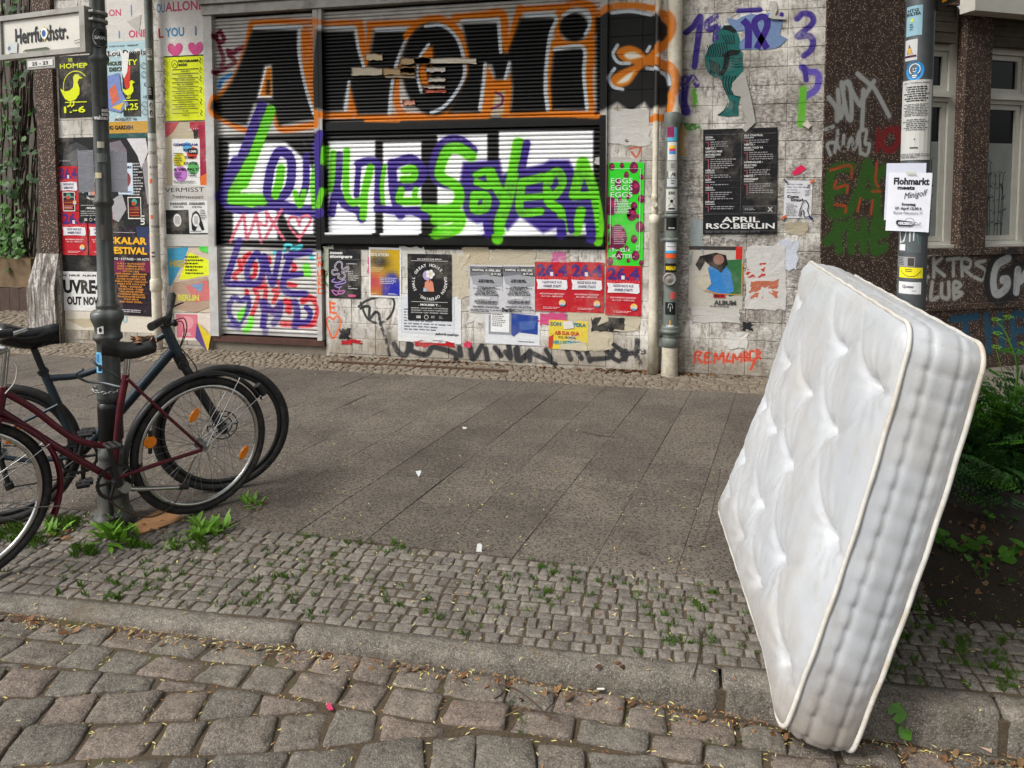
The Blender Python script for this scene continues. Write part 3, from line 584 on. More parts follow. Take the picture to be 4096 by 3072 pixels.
simple('black_plastic', (22, 23, 25), .45, 0, .2, 30); simple('rubber', (26, 26, 27), .75, 0, .3, 60, .2, dirt=(62, 56, 48)); simple('iron', (80, 84, 82), .42, .1, .22, 14, .25, dirt=(70, 60, 52)); simple('tape', (16, 16, 17), .35, 0, .2, 20)
simple('red_paint', (88, 18, 34), .32, .15, .25, 25, dirt=(52, 16, 24)); simple('blue_paint', (36, 50, 60), .38, .2, .15, 25, dirt=(52, 60, 64)); simple('amber', (232, 128, 10), .25, 0, .2, 60); simple('brown_sill', (72, 44, 36), .6, 0, .3, 12)
simple('rust', (84, 62, 44), .8, .2, .4, 40, .3); simple('cardboard', (140, 100, 66), .9, 0, .2, 14, .2); simple('saddle', (26, 25, 25), .45, 0, .3, 30, .2); simple('seat_cover', (18, 18, 20), .22, 0, .2, 14, .5)
simple('dark_board', (42, 38, 34), .75, 0, .3, 8, .3); simple('wood', (112, 92, 66), .8, 0, .3, 7, .2); simple('planter', (74, 58, 50), .85, 0, .2, 10, .2); simple('twig', (70, 56, 48), .9, 0, .3, 60); simple('dark_red', (150, 20, 50), .6)
simple('blind_wood', (74, 66, 54), .8, 0, .3, 9, .2); simple('fence_grey', (84, 78, 70), .8, 0, .3, 6, .2)
def mat_leaf(name, a, b_, rough=.5):
    m, n, l, b = newmat(name, rough, 0, .4); g = G(m); p = g.pos()
    c = g.mix(g.noise(p, 40, 2), L4(a), L4(b_)); c = g.mix(1.0, c, g.attr(), 'MULTIPLY'); l.new(c, b.inputs['Base Color'])
    tr = n.new('ShaderNodeBsdfTranslucent'); l.new(c, tr.inputs['Color']); mx = n.new('ShaderNodeMixShader'); mx.inputs[0].default_value = .3
    l.new(b.outputs[0], mx.inputs[1]); l.new(tr.outputs[0], mx.inputs[2]); l.new(mx.outputs[0], n['Material Output'].inputs['Surface']); MAT[name] = m
mat_leaf('leaf', (44, 92, 24), (92, 146, 44)); mat_leaf('leaf_light', (88, 140, 40), (136, 182, 66)); mat_leaf('leaf_dark', (30, 62, 26), (58, 100, 44)); mat_leaf('grass', (64, 100, 26), (108, 148, 48))
m, n, l, b = newmat('window_glass', .08, 0, .25); b.inputs['Base Color'].default_value = (.006, .007, .008, 1); MAT['glass'] = m
m, n, l, b = newmat('frosted_film', .5, 0, .5); g = G(m); l.new(g.ramp(g.noise(g.pos(), 4, 3), [(.3, tuple(lin((140, 148, 142)))), (.7, tuple(lin((160, 168, 162))))]), b.inputs['Base Color']); MAT['film'] = m

# ------------------------------------------------------------------ the street: one ground sheet, then road, kerb and pavements
def kerb_y(x): return 2.313 + (x+2.65)*0.051              # back edge of the kerb
def road_z(x): return float(np.interp(x, [-4, -2.5, -.63, .175, .5, 1.2, 3], [-.010, -.016, -.046, -.095, -.122, -.135, -.14]))
g_ = MB(); g_.add([(-150, -150, -.25), (150, -150, -.25), (150, 150, -.25), (-150, 150, -.25)], [(0, 1, 2, 3)])
tag(g_.build('ground', MAT['soil']), kind='structure')
def stone(quad, z0, dome, rough, depth=.09, joint=.006, seed=0, cut=.22):
    """a hewn stone from a quad outline (x, y): eight-cornered, worn top"""
    rd = random.Random(seed); Q = np.array(quad, float); c = Q.mean(0); P = []
    nq = len(Q)
    for i in range(nq):
        a, p, b = Q[i-1], Q[i], Q[(i+1) % nq]
        for t in ((a-p)*cut*rd.uniform(.5, 1.1), (a-p)*cut*.18+(b-p)*cut*.18, (b-p)*cut*rd.uniform(.5, 1.1)):
            P.append(p+t)
        P.append((p+b)/2 + np.array([rd.uniform(-1, 1), rd.uniform(-1, 1)])*rough*.7)
    P = np.array(P); d = P-c; L = np.linalg.norm(d, axis=1)[:, None]; n = len(P)
    tx, ty = rd.uniform(-1, 1)*rough*.9, rd.uniform(-1, 1)*rough*.9; sz = np.abs(d).max()
    def top(q, h): return z0 + h + (q[0]-c[0])/sz*tx + (q[1]-c[1])/sz*ty + rd.uniform(-.3, .3)*rough
    o = P - d/L*joint; rings = [[(q[0], q[1], z0-depth) for q in o], [(q[0], q[1], top(q, -dome*1.3)) for q in o]]
    i1 = P - d/L*(joint+dome*.9); rings.append([(q[0], q[1], top(q, -dome*.35)) for q in i1])
    i2 = c + d*.55; rings.append([(q[0], q[1], top(q, 0)) for q in i2])
    vs = [v for r_ in rings for v in r_]+[(c[0], c[1], top(c, 0))]; fs = []
    for k in range(3):
        for i in range(n): fs.append((k*n+i, k*n+(i+1) % n, (k+1)*n+(i+1) % n, (k+1)*n+i))
    for i in range(n): fs.append((3*n+i, 3*n+(i+1) % n, 4*n))
    return vs, fs
def courses(x0, x1, y_of, pitch, rows, length, seed, jit):
    """stones in wavy courses; yields quads (row, quad)"""
    rd = random.Random(seed); ph = [rd.uniform(0, 9) for _ in range(rows+2)]
    def yb(r_, x): return y_of(x, r_) + jit*math.sin(x*2.3+ph[r_]) + jit*.6*math.sin(x*7.1+ph[r_]*2)
    for r_ in range(rows):
        x = x0 + rd.uniform(0, length)
        while x < x1:
            L = length*rd.uniform(.72, 1.3); j = [rd.uniform(-1, 1)*jit for _ in range(4)]
            yield r_, [(x+j[0]*.8, yb(r_, x)+j[2]*.3), (x+L+j[1]*.8, yb(r_, x+L)), (x+L+j[2]*.8, yb(r_+1, x+L)), (x+j[3]*.8, yb(r_+1, x)+j[1]*.3)]
            x += L
def seen(x, y, m=90):
    v = np.array([x, y, 0])-CC; z = v @ FW
    if z < .3: return False
    px, py = XC+F*(v @ RT)/z, YC-F*(v @ UP)/z; return -m*3 < px < 4096+m*3 and -m < py < 3072+m*4
# road
bed = MB()
xs = np.linspace(-9, 9, 73)
bed.add([(x, y, road_z(x)-.0105) for x in xs for y in (-40, kerb_y(x)-.06)], [(2*i, 2*i+2, 2*i+3, 2*i+1) for i in range(len(xs)-1)])
road = tag(bed.build('road', MAT['joint']), kind='structure')
def clip(P, f):
    """keep the part of the polygon where f(x, y) < 0"""
    out = []
    for a, b_ in zip(P, P[1:]+P[:1]):
        fa, fb = f(*a), f(*b_)
        if fa < 0: out.append(a)
        if (fa < 0) != (fb < 0): t = fa/(fa-fb); out.append((a[0]+(b_[0]-a[0])*t, a[1]+(b_[1]-a[1])*t))
    return out
def area(P): return abs(sum(a[0]*b_[1]-b_[0]*a[1] for a, b_ in zip(P, P[1:]+P[:1])))/2
kn = 0
def cobble(P):
    global kn
    c = np.mean(P, 0)
    if len(P) < 3 or area(P) < .0035 or not seen(c[0], c[1], 220): return
    Q = [P[0]]
    for p in P[1:]:
        if math.hypot(p[0]-Q[-1][0], p[1]-Q[-1][1]) > .02: Q.append(p)
    if len(Q) > 3 and math.hypot(Q[0][0]-Q[-1][0], Q[0][1]-Q[-1][1]) < .02: Q.pop()
    if len(Q) < 3: return
    sg = sum(a[0]*b_[1]-b_[0]*a[1] for a, b_ in zip(Q, Q[1:]+Q[:1]))
    if sg < 0: Q = Q[::-1]
    vs, fs = stone(Q, road_z(c[0])+random.uniform(-.005, .004), .0066, .0062, .08, .0062, kn, .16)
    mb = MB(); mb.add(vs, fs, None, True); mb.build('cobble', MAT['cobble'], road); kn += 1
border = lambda x: kerb_y(x)-.10-.245+.018*math.sin(x*3.1)
# two courses follow the kerb, the rest of the road is laid in arcs that meet them
for r_, q in courses(-4.2, 2.6, lambda x, r_: kerb_y(x)-.104-r_*.12+(.018*math.sin(x*3.1) if r_ == 2 else 0), .12, 2, .185, 11, .013): cobble(clip(q, lambda x, y: border(x)+.001-y))
TH = R(15); ct, st_ = math.cos(TH), math.sin(TH)
for r_, q in courses(-5.2, 4.2, lambda x, r_: 2.95-r_*.142+.05*math.sin(x*1.1), .142, 22, .172, 13, .015):
    cobble(clip([(x*ct-y*st_, x*st_+y*ct) for x, y in q], lambda x, y: y-border(x)+.002))
# kerb: long granite stones
kb = MB(); kb.add([(x, y, z) for x in (-9, 9) for y, z in ((kerb_y(x)-.09, -.2), (kerb_y(x)-.09, -.03), (kerb_y(x), -.03), (kerb_y(x), -.2))], [(0, 1, 5, 4), (1, 2, 6, 5), (2, 3, 7, 6)])
kerb = tag(kb.build('kerb', MAT['joint']), kind='structure')
cuts = [-4.6, -3.3, onground(1172, 2535).x, onground(2885, 2720).x, 1.05, 2.2, 3.4]
for i in range(len(cuts)-1):
    a, e = cuts[i]+.006, cuts[i+1]-.006; mb = MB(); n = 60; vs = []; fs = []
    prof = [(-.097, -.26), (-.095, -.05), (-.091, -.022), (-.083, -.008), (-.068, -.001), (-.03, .002), (-.004, 0), (0, -.012), (0, -.2)]
    for k in range(n+1):
        t = k/n; x = a+(e-a)*t; endr = .008 if k in (0, n) else 0
        for dy, z in prof:
            w = mnoise.noise(Vector((x*9, dy*40, z*40+i)))*.005 + mnoise.noise(Vector((x*30, dy*90, z*90)))*.0032
            vs.append((x, kerb_y(x)+dy+w-(endr if dy < -.05 else -0)*-1, z+w-endr*.6))
    m_ = len(prof)
    for k in range(n):
        for j in range(m_-1): fs.append((k*m_+j, (k+1)*m_+j, (k+1)*m_+j+1, k*m_+j+1))
    fs += [tuple(range(m_)), tuple(n*m_+j for j in range(m_))[::-1]]
    mb.add(vs, fs, None, True); mb.build('kerb_stone', MAT['granite'], kerb)
# small setts between kerb and slabs, and the strip along the wall
SLAB0, SLAB1 = 3.03, 6.08
pv = MB(); pv.add([(-9, kerb_y(-9)-.01, -.0068), (9, kerb_y(9)-.01, -.0068), (9, SLAB0-.001, -.0068), (-9, SLAB0-.001, -.0068)], [(0, 1, 2, 3)])
sett_pavement = tag(pv.build('sett_pavement', MAT['joint']), kind='structure')
rows = 11
def sett_row(x, r_): 
    a, b_ = kerb_y(x)+.006, SLAB0; return a + (b_-a)*r_/rows
allq = []
for r_, q in courses(-4.4, 3.4, sett_row, .05, rows, .062, 5, .0062):
    c = np.mean(q, 0)
    if seen(c[0], c[1], 60): allq.append((c, q))
# right of the pole the setts run on, round the tree pit
PIT = [(1.02, 3.0), (3.6, 2.75), (3.6, 4.2), (1.02, 4.2)]
cx0 = np.array([0, 0])
allq.sort(key=lambda t: np.hypot(t[0][0], t[0][1]))
rest = MB()
for i, (c, q) in enumerate(allq):
    sunk = -.004*max(0, mnoise.noise(Vector((c[0]*1.3, c[1]*2, 3)))); z = sunk + random.uniform(-.003, .002)
    vs, fs = stone(q, z, .0038, .0026, .03, .0032+random.random()*.002, i, .16); cl = (random.random(), 0, 0, 1)
    if i < 300: mb = MB(); mb.add(vs, fs, cl, True); mb.build('sett', MAT['mosaic'], sett_pavement)
    else: rest.add(vs, fs, cl, True)
tag(rest.build('small_setts', MAT['mosaic'], sett_pavement), kind='stuff')
# concrete slabs
SK = math.tan(R(9.8))
sb = MB(); sb.add([(-9, SLAB0, -.0045), (9, SLAB0, -.0045), (9, SLAB1, -.0045), (-9, SLAB1, -.0045)], [(0, 1, 2, 3)])
slab_pavement = tag(sb.build('slab_pavement', MAT['joint']), kind='structure')
xa = onground(1470, 2155); xa0 = xa.x-(xa.y-SLAB0)*SK; LEN = .52
for k in range(-16, 14):
    x0 = xa0 + k*.356; y = SLAB0 - (LEN/2 if k % 2 else 0.05)
    while y < SLAB1-.02:
        a, e = max(y, SLAB0), min(y+LEN, SLAB1)
        if e-a > .04:
            mx = x0+.18+((a+e)/2-SLAB0)*SK
            if seen(mx, (a+e)/2, 160) and not (mx > 1.02 and (a+e)/2 < 4.55):
                j = .0009; zz = [random.uniform(-.0022, .0022)+dz for dz in [random.uniform(-.0015, .0015)]*4]; P4 = []
                for xx, yy in ((x0+j, a+j), (x0+.356-j, a+j), (x0+.356-j, e-j), (x0+j, e-j)): P4.append((xx+(yy-SLAB0)*SK, yy))
                c = np.mean(P4, 0); vs = [(p[0], p[1], -.05) for p in P4]+[(p[0], p[1], z-.002) for p, z in zip(P4, zz)]
                inn = [c+(np.array(p)-c)*(1-.0018/.18) for p in P4]; vs += [(p[0], p[1], z) for p, z in zip(inn, zz)]
                fs = [(i, (i+1) % 4, 4+(i+1) % 4, 4+i) for i in range(4)]+[(4+i, 4+(i+1) % 4, 8+(i+1) % 4, 8+i) for i in range(4)]+[(8, 9, 10, 11)]
                mb = MB(); mb.add(vs, fs); mb.build('paving_slab', MAT['slab'], slab_pavement)
        y += LEN
# strip of setts at the foot of the wall, and the ground beyond
ws = MB(); ws.add([(-9, SLAB1, -.013), (9, SLAB1, -.013), (9, 14, -.013), (-9, 14, -.013)], [(0, 1, 2, 3)])
wall_strip = tag(ws.build('wall_strip', MAT['concrete']), kind='structure')
far = MB(); i = 0
for r_, q in courses(-7.6, 3.2, lambda x, r_: SLAB1+.01+r_*.061, .061, 10, .075, 21, .006):
    c = np.mean(q, 0)
    if mnoise.noise(Vector((c[0]*1.1, c[1]*1.6, 0))) > .12 and -4.4 < c[0] < -1.2: continue      # patched with mortar
    vs, fs = stone(q, random.uniform(-.006, .002), .006, .003, .02, .004, 900+i, .25); far.add(vs, fs, (random.random(), 0, 0, 1), True); i += 1
for r_, q in courses(-9.5, -6.6, lambda x, r_: 6.72+r_*.09, .09, 26, .1, 22, .01):
    vs, fs = stone(q, random.uniform(-.006, .002), .008, .004, .02, .006, 4900+i, .25); far.add(vs, fs, (random.random(), 0, 0, 1), True); i += 1
tag(far.build('wall_strip_setts', MAT['mosaic_dusty'], wall_strip), kind='stuff')

# ------------------------------------------------------------------ the corner building
bld = empty('corner_building', (-2.5, WALL, 0)); tag(bld, 'corner building with graffitied roller shutters above white painted masonry covered in posters', 'building')
XL, XD0, XD1, XW0, XW1, XR = -6.63, -4.70, -3.50, -3.40, -.60, 1.34
ZB, ZW, ZT = .17, 1.25, 3.5
core = MB()
core.box((XL, WALL+.006, -.2), (XD0-.055, WALL+.4, 4.3)); core.box((XW0-.03, WALL+.006, -.2), (XW1+.045, WALL+.4, 1.135)); core.box((XW1+.045, WALL+.006, -.2), (XR, WALL+.4, 4.3))
core.build('mortar', MAT['blocks'], bld)
back = MB(); back.box((XD0-.05, WALL+.075, 0), (XW1+.04, WALL+.35, 4.3)); back.build('shutter_backing', MAT['black_plastic'], bld)
bm_cache = {}
def block_mesh(w, h):
    key = (round(w, 3), round(h, 3))
    if key not in bm_cache:
        j = .0024; b_ = .003; mb = MB(); x0, x1, z0, z1 = -w/2+j, w/2-j, -h/2+j, h/2-j
        o = [(x0, z0), (x1, z0), (x1, z1), (x0, z1)]; i_ = [(x0+b_, z0+b_), (x1-b_, z0+b_), (x1-b_, z1-b_), (x0+b_, z1-b_)]
        vs = [(x, .02, z) for x, z in o]+[(x, .004, z) for x, z in o]+[(x, 0, z) for x, z in i_]
        fs = [(i, (i+1) % 4, 4+(i+1) % 4, 4+i) for i in range(4)]+[(4+i, 4+(i+1) % 4, 8+(i+1) % 4, 8+i) for i in range(4)]+[(8, 9, 10, 11)]
        mb.add(vs, fs); bm_cache[key] = mb.mesh('block')
    return bm_cache[key]
def lay(x0, x1, z0, z1, bw, bh, top_of=None, name='block', join=False):
    nx = max(1, round((x1-x0)/bw)); nz = max(1, round((z1-z0)/bh)); w, h = (x1-x0)/nx, (z1-z0)/nz; jm = MB()
    for r_ in range(nz):
        for c_ in range(nx):
            p = (x0+w*(c_+.5), WALL+random.uniform(-.0012, .0012), z0+h*(r_+.5))
            if join:
                src = block_mesh(w, h); jm.add([(v.co.x+p[0], v.co.y+p[1], v.co.z+p[2]) for v in src.vertices], [tuple(f.vertices) for f in src.polygons])
            else: link(name, block_mesh(w, h), MAT['blocks'], bld, p)
    if join: tag(jm.build('pillar_blocks', MAT['blocks'], bld), kind='stuff')
lay(XW1+.05, XR, 0, 3.92, .325, .163)
lay(XW0, XW1+.05, .02, 1.14, .265, .15)
lay(XL, XD0-.055, .03, 3.95, .31, .163, join=True)
cp = MB(); cp.box((XW0-.005, WALL-.012, 1.1415), (XW1+.05, WALL+.12, 1.155)); cp.build('window_ledge', MAT['blocks'], bld)
# shutters
def slat_mesh(x0, x1, h):
    mb = MB(); prof = [(.014, 0), (.002, .001), (-.009, h*.14), (-.0125, h*.34), (-.009, h*.62), (-.001, h*.88), (.006, h-.002), (.014, h)]
    vs = [(x, y, z) for x in (x0, x1) for y, z in prof]; m_ = len(prof)
    mb.add(vs, [(j, m_+j, m_+j+1, j+1) for j in range(m_-1)], None, True); return mb.mesh('slat')
def shutter(x0, x1, z0, zmid, z1, name):
    sh = MB(); sh.box((x0, WALL+.03, z0-.03), (x1, WALL+.055, z0+.004)); root = sh.build(name, MAT['slat'], bld)
    n = round((zmid-z0)/.043); h = (zmid-z0)/n; me = slat_mesh(x0, x1, h)
    for k in range(n): link('slat', me, MAT['slat'], root, (0, WALL+.03, z0+k*h))
    n = round((z1-zmid)/.0365); h = (z1-zmid)/n; me = slat_mesh(x0, x1, h)
    for k in range(n): link('slat', me, MAT['slat'], root, (0, WALL+.03, zmid+k*h))
shutter(XD0+.045, XD1-.012, ZB+.03, 2.28, ZT, 'door_shutter')
shutter(XW0-.014, XW1-.02, ZW+.05, 2.30, ZT, 'window_shutter')
fr = MB()
fr.box((XD0-.055, WALL-.035, ZB-.02), (XD0+.045, WALL+.05, ZT+.02)); fr.build('frame_post', MAT['slat'], bld)
fr = MB(); fr.box((XD1-.012, WALL-.03, ZB-.02), (XD1+.042, WALL+.05, ZT+.02)); fr.box((XD1+.048, WALL-.032, ZW-.1), (XW0-.014, WALL+.05, ZT+.02)); fr.build('frame_post', MAT['slat'], bld)
fr = MB(); fr.box((XW1-.02, WALL-.035, ZW-.05), (XW1+.045, WALL+.05, 4.2)); fr.build('frame_post', MAT['slat'], bld)
fr = MB(); fr.box((XW0-.014, WALL-.005, 2.30), (XW1-.02, WALL+.06, 2.385)); fr.build('cross_rail', MAT['slat'], bld)
fr = MB(); fr.box((XW0-.03, WALL-.045, 1.16), (XW1+.03, WALL+.07, 1.252)); fr.box((XW0-.03, WALL-.06, 1.252), (XW1+.03, WALL+.03, 1.268)); fr.build('window_sill', MAT['slat'], bld)
fr = MB(); fr.box((XD0-.055, WALL-.02, .09), (XD1+.06, WALL+.08, ZB-.022)); fr.build('door_sill', MAT['brown_sill'], bld)
fr = MB(); fr.box((XD0-.055, WALL+.012, -.1), (XD1+.07, WALL+.2, .088)); fr.build('door_step', MAT['concrete'], bld)
fr = MB(); fr.box((XD0-.06, WALL-.06, ZT+.02), (XW1+.05, WALL+.06, 3.62)); fr.box((XD0-.06, WALL-.10, 3.62), (XW1+.05, WALL+.06, 4.15)); fr.build('shutter_box', MAT['frame_metal'], bld)
fr = MB(); fr.box((-5.6, WALL-1.0, 4.16), (XW1+.1, WALL+.4, 4.42)); fr.build('shade_slab', MAT['concrete'], bld)  # unseen overhang above the frame, added to darken the top slats
up = MB(); up.box((-7.0, WALL, 4.42), (XR, WALL+.4, 9)); up.build('upper_wall', MAT['concrete'], bld)
# brown wall of the canted side, with two windows
def bp(u, d, z): return BO + BD*u + BN*d + Vector((0, 0, z))
def bbox(mb, u0, u1, d0, d1, z0, z1):
    vs = [bp(u, d, z) for z in (z0, z1) for u, d in ((u0, d0), (u1, d0), (u1, d1), (u0, d1))]
    mb.add(vs, [(0, 3, 2, 1), (4, 5, 6, 7), (0, 1, 5, 4), (1, 2, 6, 5), (2, 3, 7, 6), (3, 0, 4, 7)])
mb = MB(); wins = [(.93, 1.50), (1.80, 2.40)]
bbox(mb, -.03, .93, 0, .3, -.2, 3.38); bbox(mb, 1.50, 1.80, -.002, .3, 1.15, 3.38); bbox(mb, 2.40, 4.0, 0, .3, 1.15, 3.38); bbox(mb, .93, 4.0, 0, .3, -.2, 1.15)
mb.build('pebbledash_wall', MAT['pebbledash'], bld)
mb = MB(); bbox(mb, -.03, 4, -.03, -.0, .57, .62); bbox(mb, .86, 4, -.035, -.001, 1.085, 1.15); mb.build('wall_band', MAT['pebbledash'], bld)
mb = MB(); bbox(mb, 1.40, 4, -.16, -.003, 3.30, 3.9); mb.build('cornice', MAT['white_frame'], bld)
mb = MB(); bbox(mb, -.03, 4, -.0, .4, 3.9, 9); bbox(mb, -.03, 1.4, -.002, .3, 3.38, 3.9); mb.build('upper_wall', MAT['pebbledash_plain'], bld)
for (u0, u1) in wins:
    win = MB(); f = .055
    for a in ((u0, u0+f, 1.15, 3.05), (u1-f-.03, u1, 1.15, 3.4), (u0+f, u1-f-.03, 1.15, 1.15+f), (u0+f, u1-f-.03, 2.52, 2.62), (u0+f, u1-f-.03, 2.99, 3.05)): bbox(win, a[0], a[1], .10, .17, a[2], a[3])
    bbox(win, u0+.012, u1-.012, .05, .11, 1.152, 1.18); bbox(win, u0+f, u1-f-.03, .07, .10, 2.56, 2.60)
    w_ = win.build('window', MAT['white_frame'], bld)
    for z0, z1, s_ in ((1.15+f, 2.52, 1), (2.62, 2.99, 0)):
        sash = MB(); f2 = .05; a0, a1 = u0+f+.006, u1-f-.036
        for q in ((a0, a0+f2, z0+.004, z1-.004), (a1-f2, a1, z0+.004, z1-.004), (a0+f2, a1-f2, z0+.004, z0+f2), (a0+f2, a1-f2, z1-f2, z1-.004)): bbox(sash, q[0], q[1], .12, .16, q[2], q[3])
        sash.build('sash', MAT['white_frame'], w_)
        gl = MB(); bbox(gl, a0+f2, a1-f2, .145, .15, z0+f2, z1-f2); gl.build('pane', MAT['glass'], w_)
        if s_:
            fm = MB(); bbox(fm, a0+f2, a1-f2, .1405, .1445, z0+f2, 2.15); fm.build('frosted_film', MAT['film'], w_)
            bam = MB(); rd = random.Random(int(u0*10))
            for k in range(7):
                u = a0+f2+.02+(a1-a0-2*f2-.04)*rd.random(); z = z0+f2; tip = 2.12-rd.random()*.35; pts = []
                while z < tip: pts.append(bp(u, .139, z)); u = min(max(u+rd.uniform(-.01, .01), a0+f2+.01), a1-f2-.01); z += .12
                if len(pts) > 1: bam.tube(pts, .0022, 4)
                for p in pts[1:]:
                    for _ in range(2):
                        s = rd.choice((-1, 1)); e = p + BD*(s*rd.uniform(.02, .05)) + Vector((0, 0, rd.uniform(-.05, .05))); off = Vector((0, 0, .005))
                        uu = (e-BO).dot(BD)
                        if a0+f2 < uu < a1-f2: bam.add([p, (p+e)/2+off, e, (p+e)/2-off], [(0, 1, 2, 3)])
            bam.build('bamboo_print', MAT['black_plastic'], w_)
    bx = MB()
    for k in range(7): bbox(bx, u0, u1-.085, .04+.004*(k % 2), .10, 3.05+k*.048, 3.05+(k+1)*.048-.003)
    bx.build('roller_blind', MAT['blind_wood'], w_)
ins = MB(); bbox(ins, .9, 4, .3, .34, 1.1, 3.4); ins.build('inner_screen', MAT['black_plastic'], bld)
# pilaster and splayed plinth at the other end
mb = MB(); mb.box((-6.86, WALL-.05, .95), (XL-.002, WALL+.6, 4.3)); mb.build('pilaster', MAT['pebbledash_plain'], bld)
mb = MB(); a = [(-7.0, WALL-.13), (XL+.0, WALL-.13), (XL+.0, WALL+.7), (-7.0, WALL+.7)]; b_ = [(-6.92, WALL-.06), (XL+.0, WALL-.06), (XL+.0, WALL+.6), (-6.92, WALL+.6)]
mb.add([(x, y, -.1) for x, y in a]+[(x, y, .62) for x, y in a]+[(x, y, 1.0) for x, y in b_], [(0, 1, 5, 4), (3, 0, 4, 7), (4, 5, 9, 8), (7, 4, 8, 11), (8, 9, 10, 11), (1, 2, 6, 5), (5, 6, 10, 9)])
mb.build('splayed_plinth', MAT['streaked'], bld)

# ------------------------------------------------------------------ posters and bills pasted on the wall
KK = (20, 20, 22); WW = (232, 232, 230); PINK = (206, 60, 112); YEL = (226, 236, 20); RED = (196, 24, 40); PUR = (74, 42, 118)
rp = random.Random(3)
def ragged(x0, y0, x1, y1, c, amp=8, n=7, off=.0022, seed=0, curl=0.0):
    """a torn scrap: ragged outline with real thickness, its colour; returned as an MB in wall space"""
    rd = random.Random(seed); P = []
    for a, b in (((x0, y0), (x1, y0)), ((x1, y0), (x1, y1)), ((x1, y1), (x0, y1)), ((x0, y1), (x0, y0))):
        for i in range(n): t = i/n; P.append((a[0]+(b[0]-a[0])*t+rd.uniform(-amp, amp), a[1]+(b[1]-a[1])*t+rd.uniform(-amp, amp)))
    Q = [onwall(*p) for p in P]; m = MB(); k = len(Q)
    c3 = sum(Q, Vector())/k; fr = [Vector((q.x, WALL-off-curl*rd.random(), q.z)) for q in Q]+[Vector((c3.x, WALL-off, c3.z))]; bk = [Vector((q.x, WALL-.0004, q.z)) for q in Q]
    m.add(fr+bk, [(i, (i+1) % k, k) for i in range(k)]+[(i, k+1+i, k+1+(i+1) % k, (i+1) % k) for i in range(k)], L4(c)); return m
def scrap(x0, y0, x1, y1, c, **k): ragged(x0, y0, x1, y1, c, **k).build('paper_scrap', MAT['paper'], bld)

# --- left pillar, from the top
s = poster(428, -40, 592, 165, (214, 210, 204), off=.004)
s.text('ON', .05, .49, .13, PINK, 1); s.text('I', .27, .93, .14, (60,140,190), 1); s.text('ONE', .52, .93, .14, PINK, 1, fit=.45); s.rect(.6, .30, .62, .5, (60,140,190)); s.poly([(.5,.62),(.85,.5),(.78,.86)], (188,184,178))
s.done('love_poster', 'white sheet with pink and blue letters, torn, beside the street sign')
s = poster(632, -40, 820, 226, (222, 219, 214), off=.005)
s.text('OU', -.02, .32, .135, (60,140,190), 1, fit=.19); s.text('ALLONE', .18, .31, .14, PINK, 1, fit=.8); s.text('L', .0, .70, .14, RED, 1); s.text('YOU', .17, .69, .13, (60,140,190), 1, fit=.4); s.text('I', .78, .69, .13, (60,140,190), 1)
for u in (.36, .80): s.poly([(u+.16*q[0], .90+.11*q[1]) for q in ((0,-.45),(.3,-.9),(.75,-.95),(1,-.5),(.9,.1),(.5,.6),(0,1),(-.5,.6),(-.9,.1),(-1,-.5),(-.75,-.95),(-.3,-.9))], (214,76,140))
s.done('love_poster', 'white sheet with two pink hearts and YOU I above the yellow programme')
def duck(s, u, v, k, c):
    pts = [(0,.1),(.12,.28),(.3,.36),(.55,.3),(.72,.12),(.74,-.08),(.66,-.3),(.74,-.42),(.9,-.44),(.76,-.5),(.7,-.58),(.56,-.58),(.48,-.48),(.5,-.3),(.46,-.12),(.3,-.02),(.12,0),(-.08,-.1)]
    ar = s.w/s.h; s.poly([(u+k*p[0], v+k*p[1]*ar) for p in pts], c); s.line([(u+k*.35, v+k*.36*ar), (u+k*.33, v+k*.5*ar), (u+k*.2, v+k*.55*ar)], .03*k*2, c); s.line([(u+k*.48, v+k*.34*ar), (u+k*.47, v+k*.5*ar), (u+k*.36, v+k*.56*ar)], .03*k*2, c)
s = poster(236, 222, 376, 470, (26, 26, 24), off=.004)
s.text('SIS', .3, .09, .05, YEL, 1); s.text('HOMEP', .04, .2, .075, YEL, 1, fit=.8); s.line([(.5+.36*math.cos(a), .5+.25*math.sin(a)) for a in np.linspace(1.9, 5.6, 16)], .02, YEL); duck(s, .1, .57, .68, YEL); s.rect(.18, .745, .8, .76, YEL); s.text('1.-6', .06, .92, .10, YEL, 1, fit=.7)
s.done('duck_poster', 'black poster with a yellow duck and 1.-6 left of the iron post')
s = poster(430, 160, 604, 552, (176, 206, 214), off=.0035)
s.text('KICKIN UP DUST', .08, .065, .016, KK, 1, fit=.36); s.text('PRESENTS', .5, .065, .016, KK, 1, fit=.25); s.line([(.02,.16),(.05,.1),(.1,.15),(.18,.12),(.26,.16),(.3,.1),(.4,.15),(.5,.11),(.6,.16),(.72,.1),(.8,.15),(.95,.09)], .06, WW, True); s.text("Lou Dennis'", .04, .155, .055, KK, 1, fit=.9, shear=.1)
s.text('HOUSE', .04, .25, .04, (60,70,40), 2, fit=.36); s.text('DISCO', .06, .31, .04, (60,70,40), 2, fit=.36); s.rect(.0, .83, 1, .95, (200,152,52)); s.text('AUGUST 10', .16, .82, .028, KK, 1, fit=.5); s.text('Ki GARDEN', .03, .91, .04, KK, 2, fit=.55); s.rect(0, .955, 1, 1.0, (32,84,84)); s.poly([(.0,.36),(.3,.33),(.34,.52),(.5,.66),(.3,.74),(.0,.7)], (120,140,196)); s.poly([(.05,.5),(.2,.44),(.28,.6),(.12,.66)], (214,110,80)); s.poly([(.1,.68),(.4,.63),(.3,.72)], (232,190,60)); s.text('CH', .86, .48, .04, KK, 1); s.text('HE', .84, .6, .03, KK, 1)
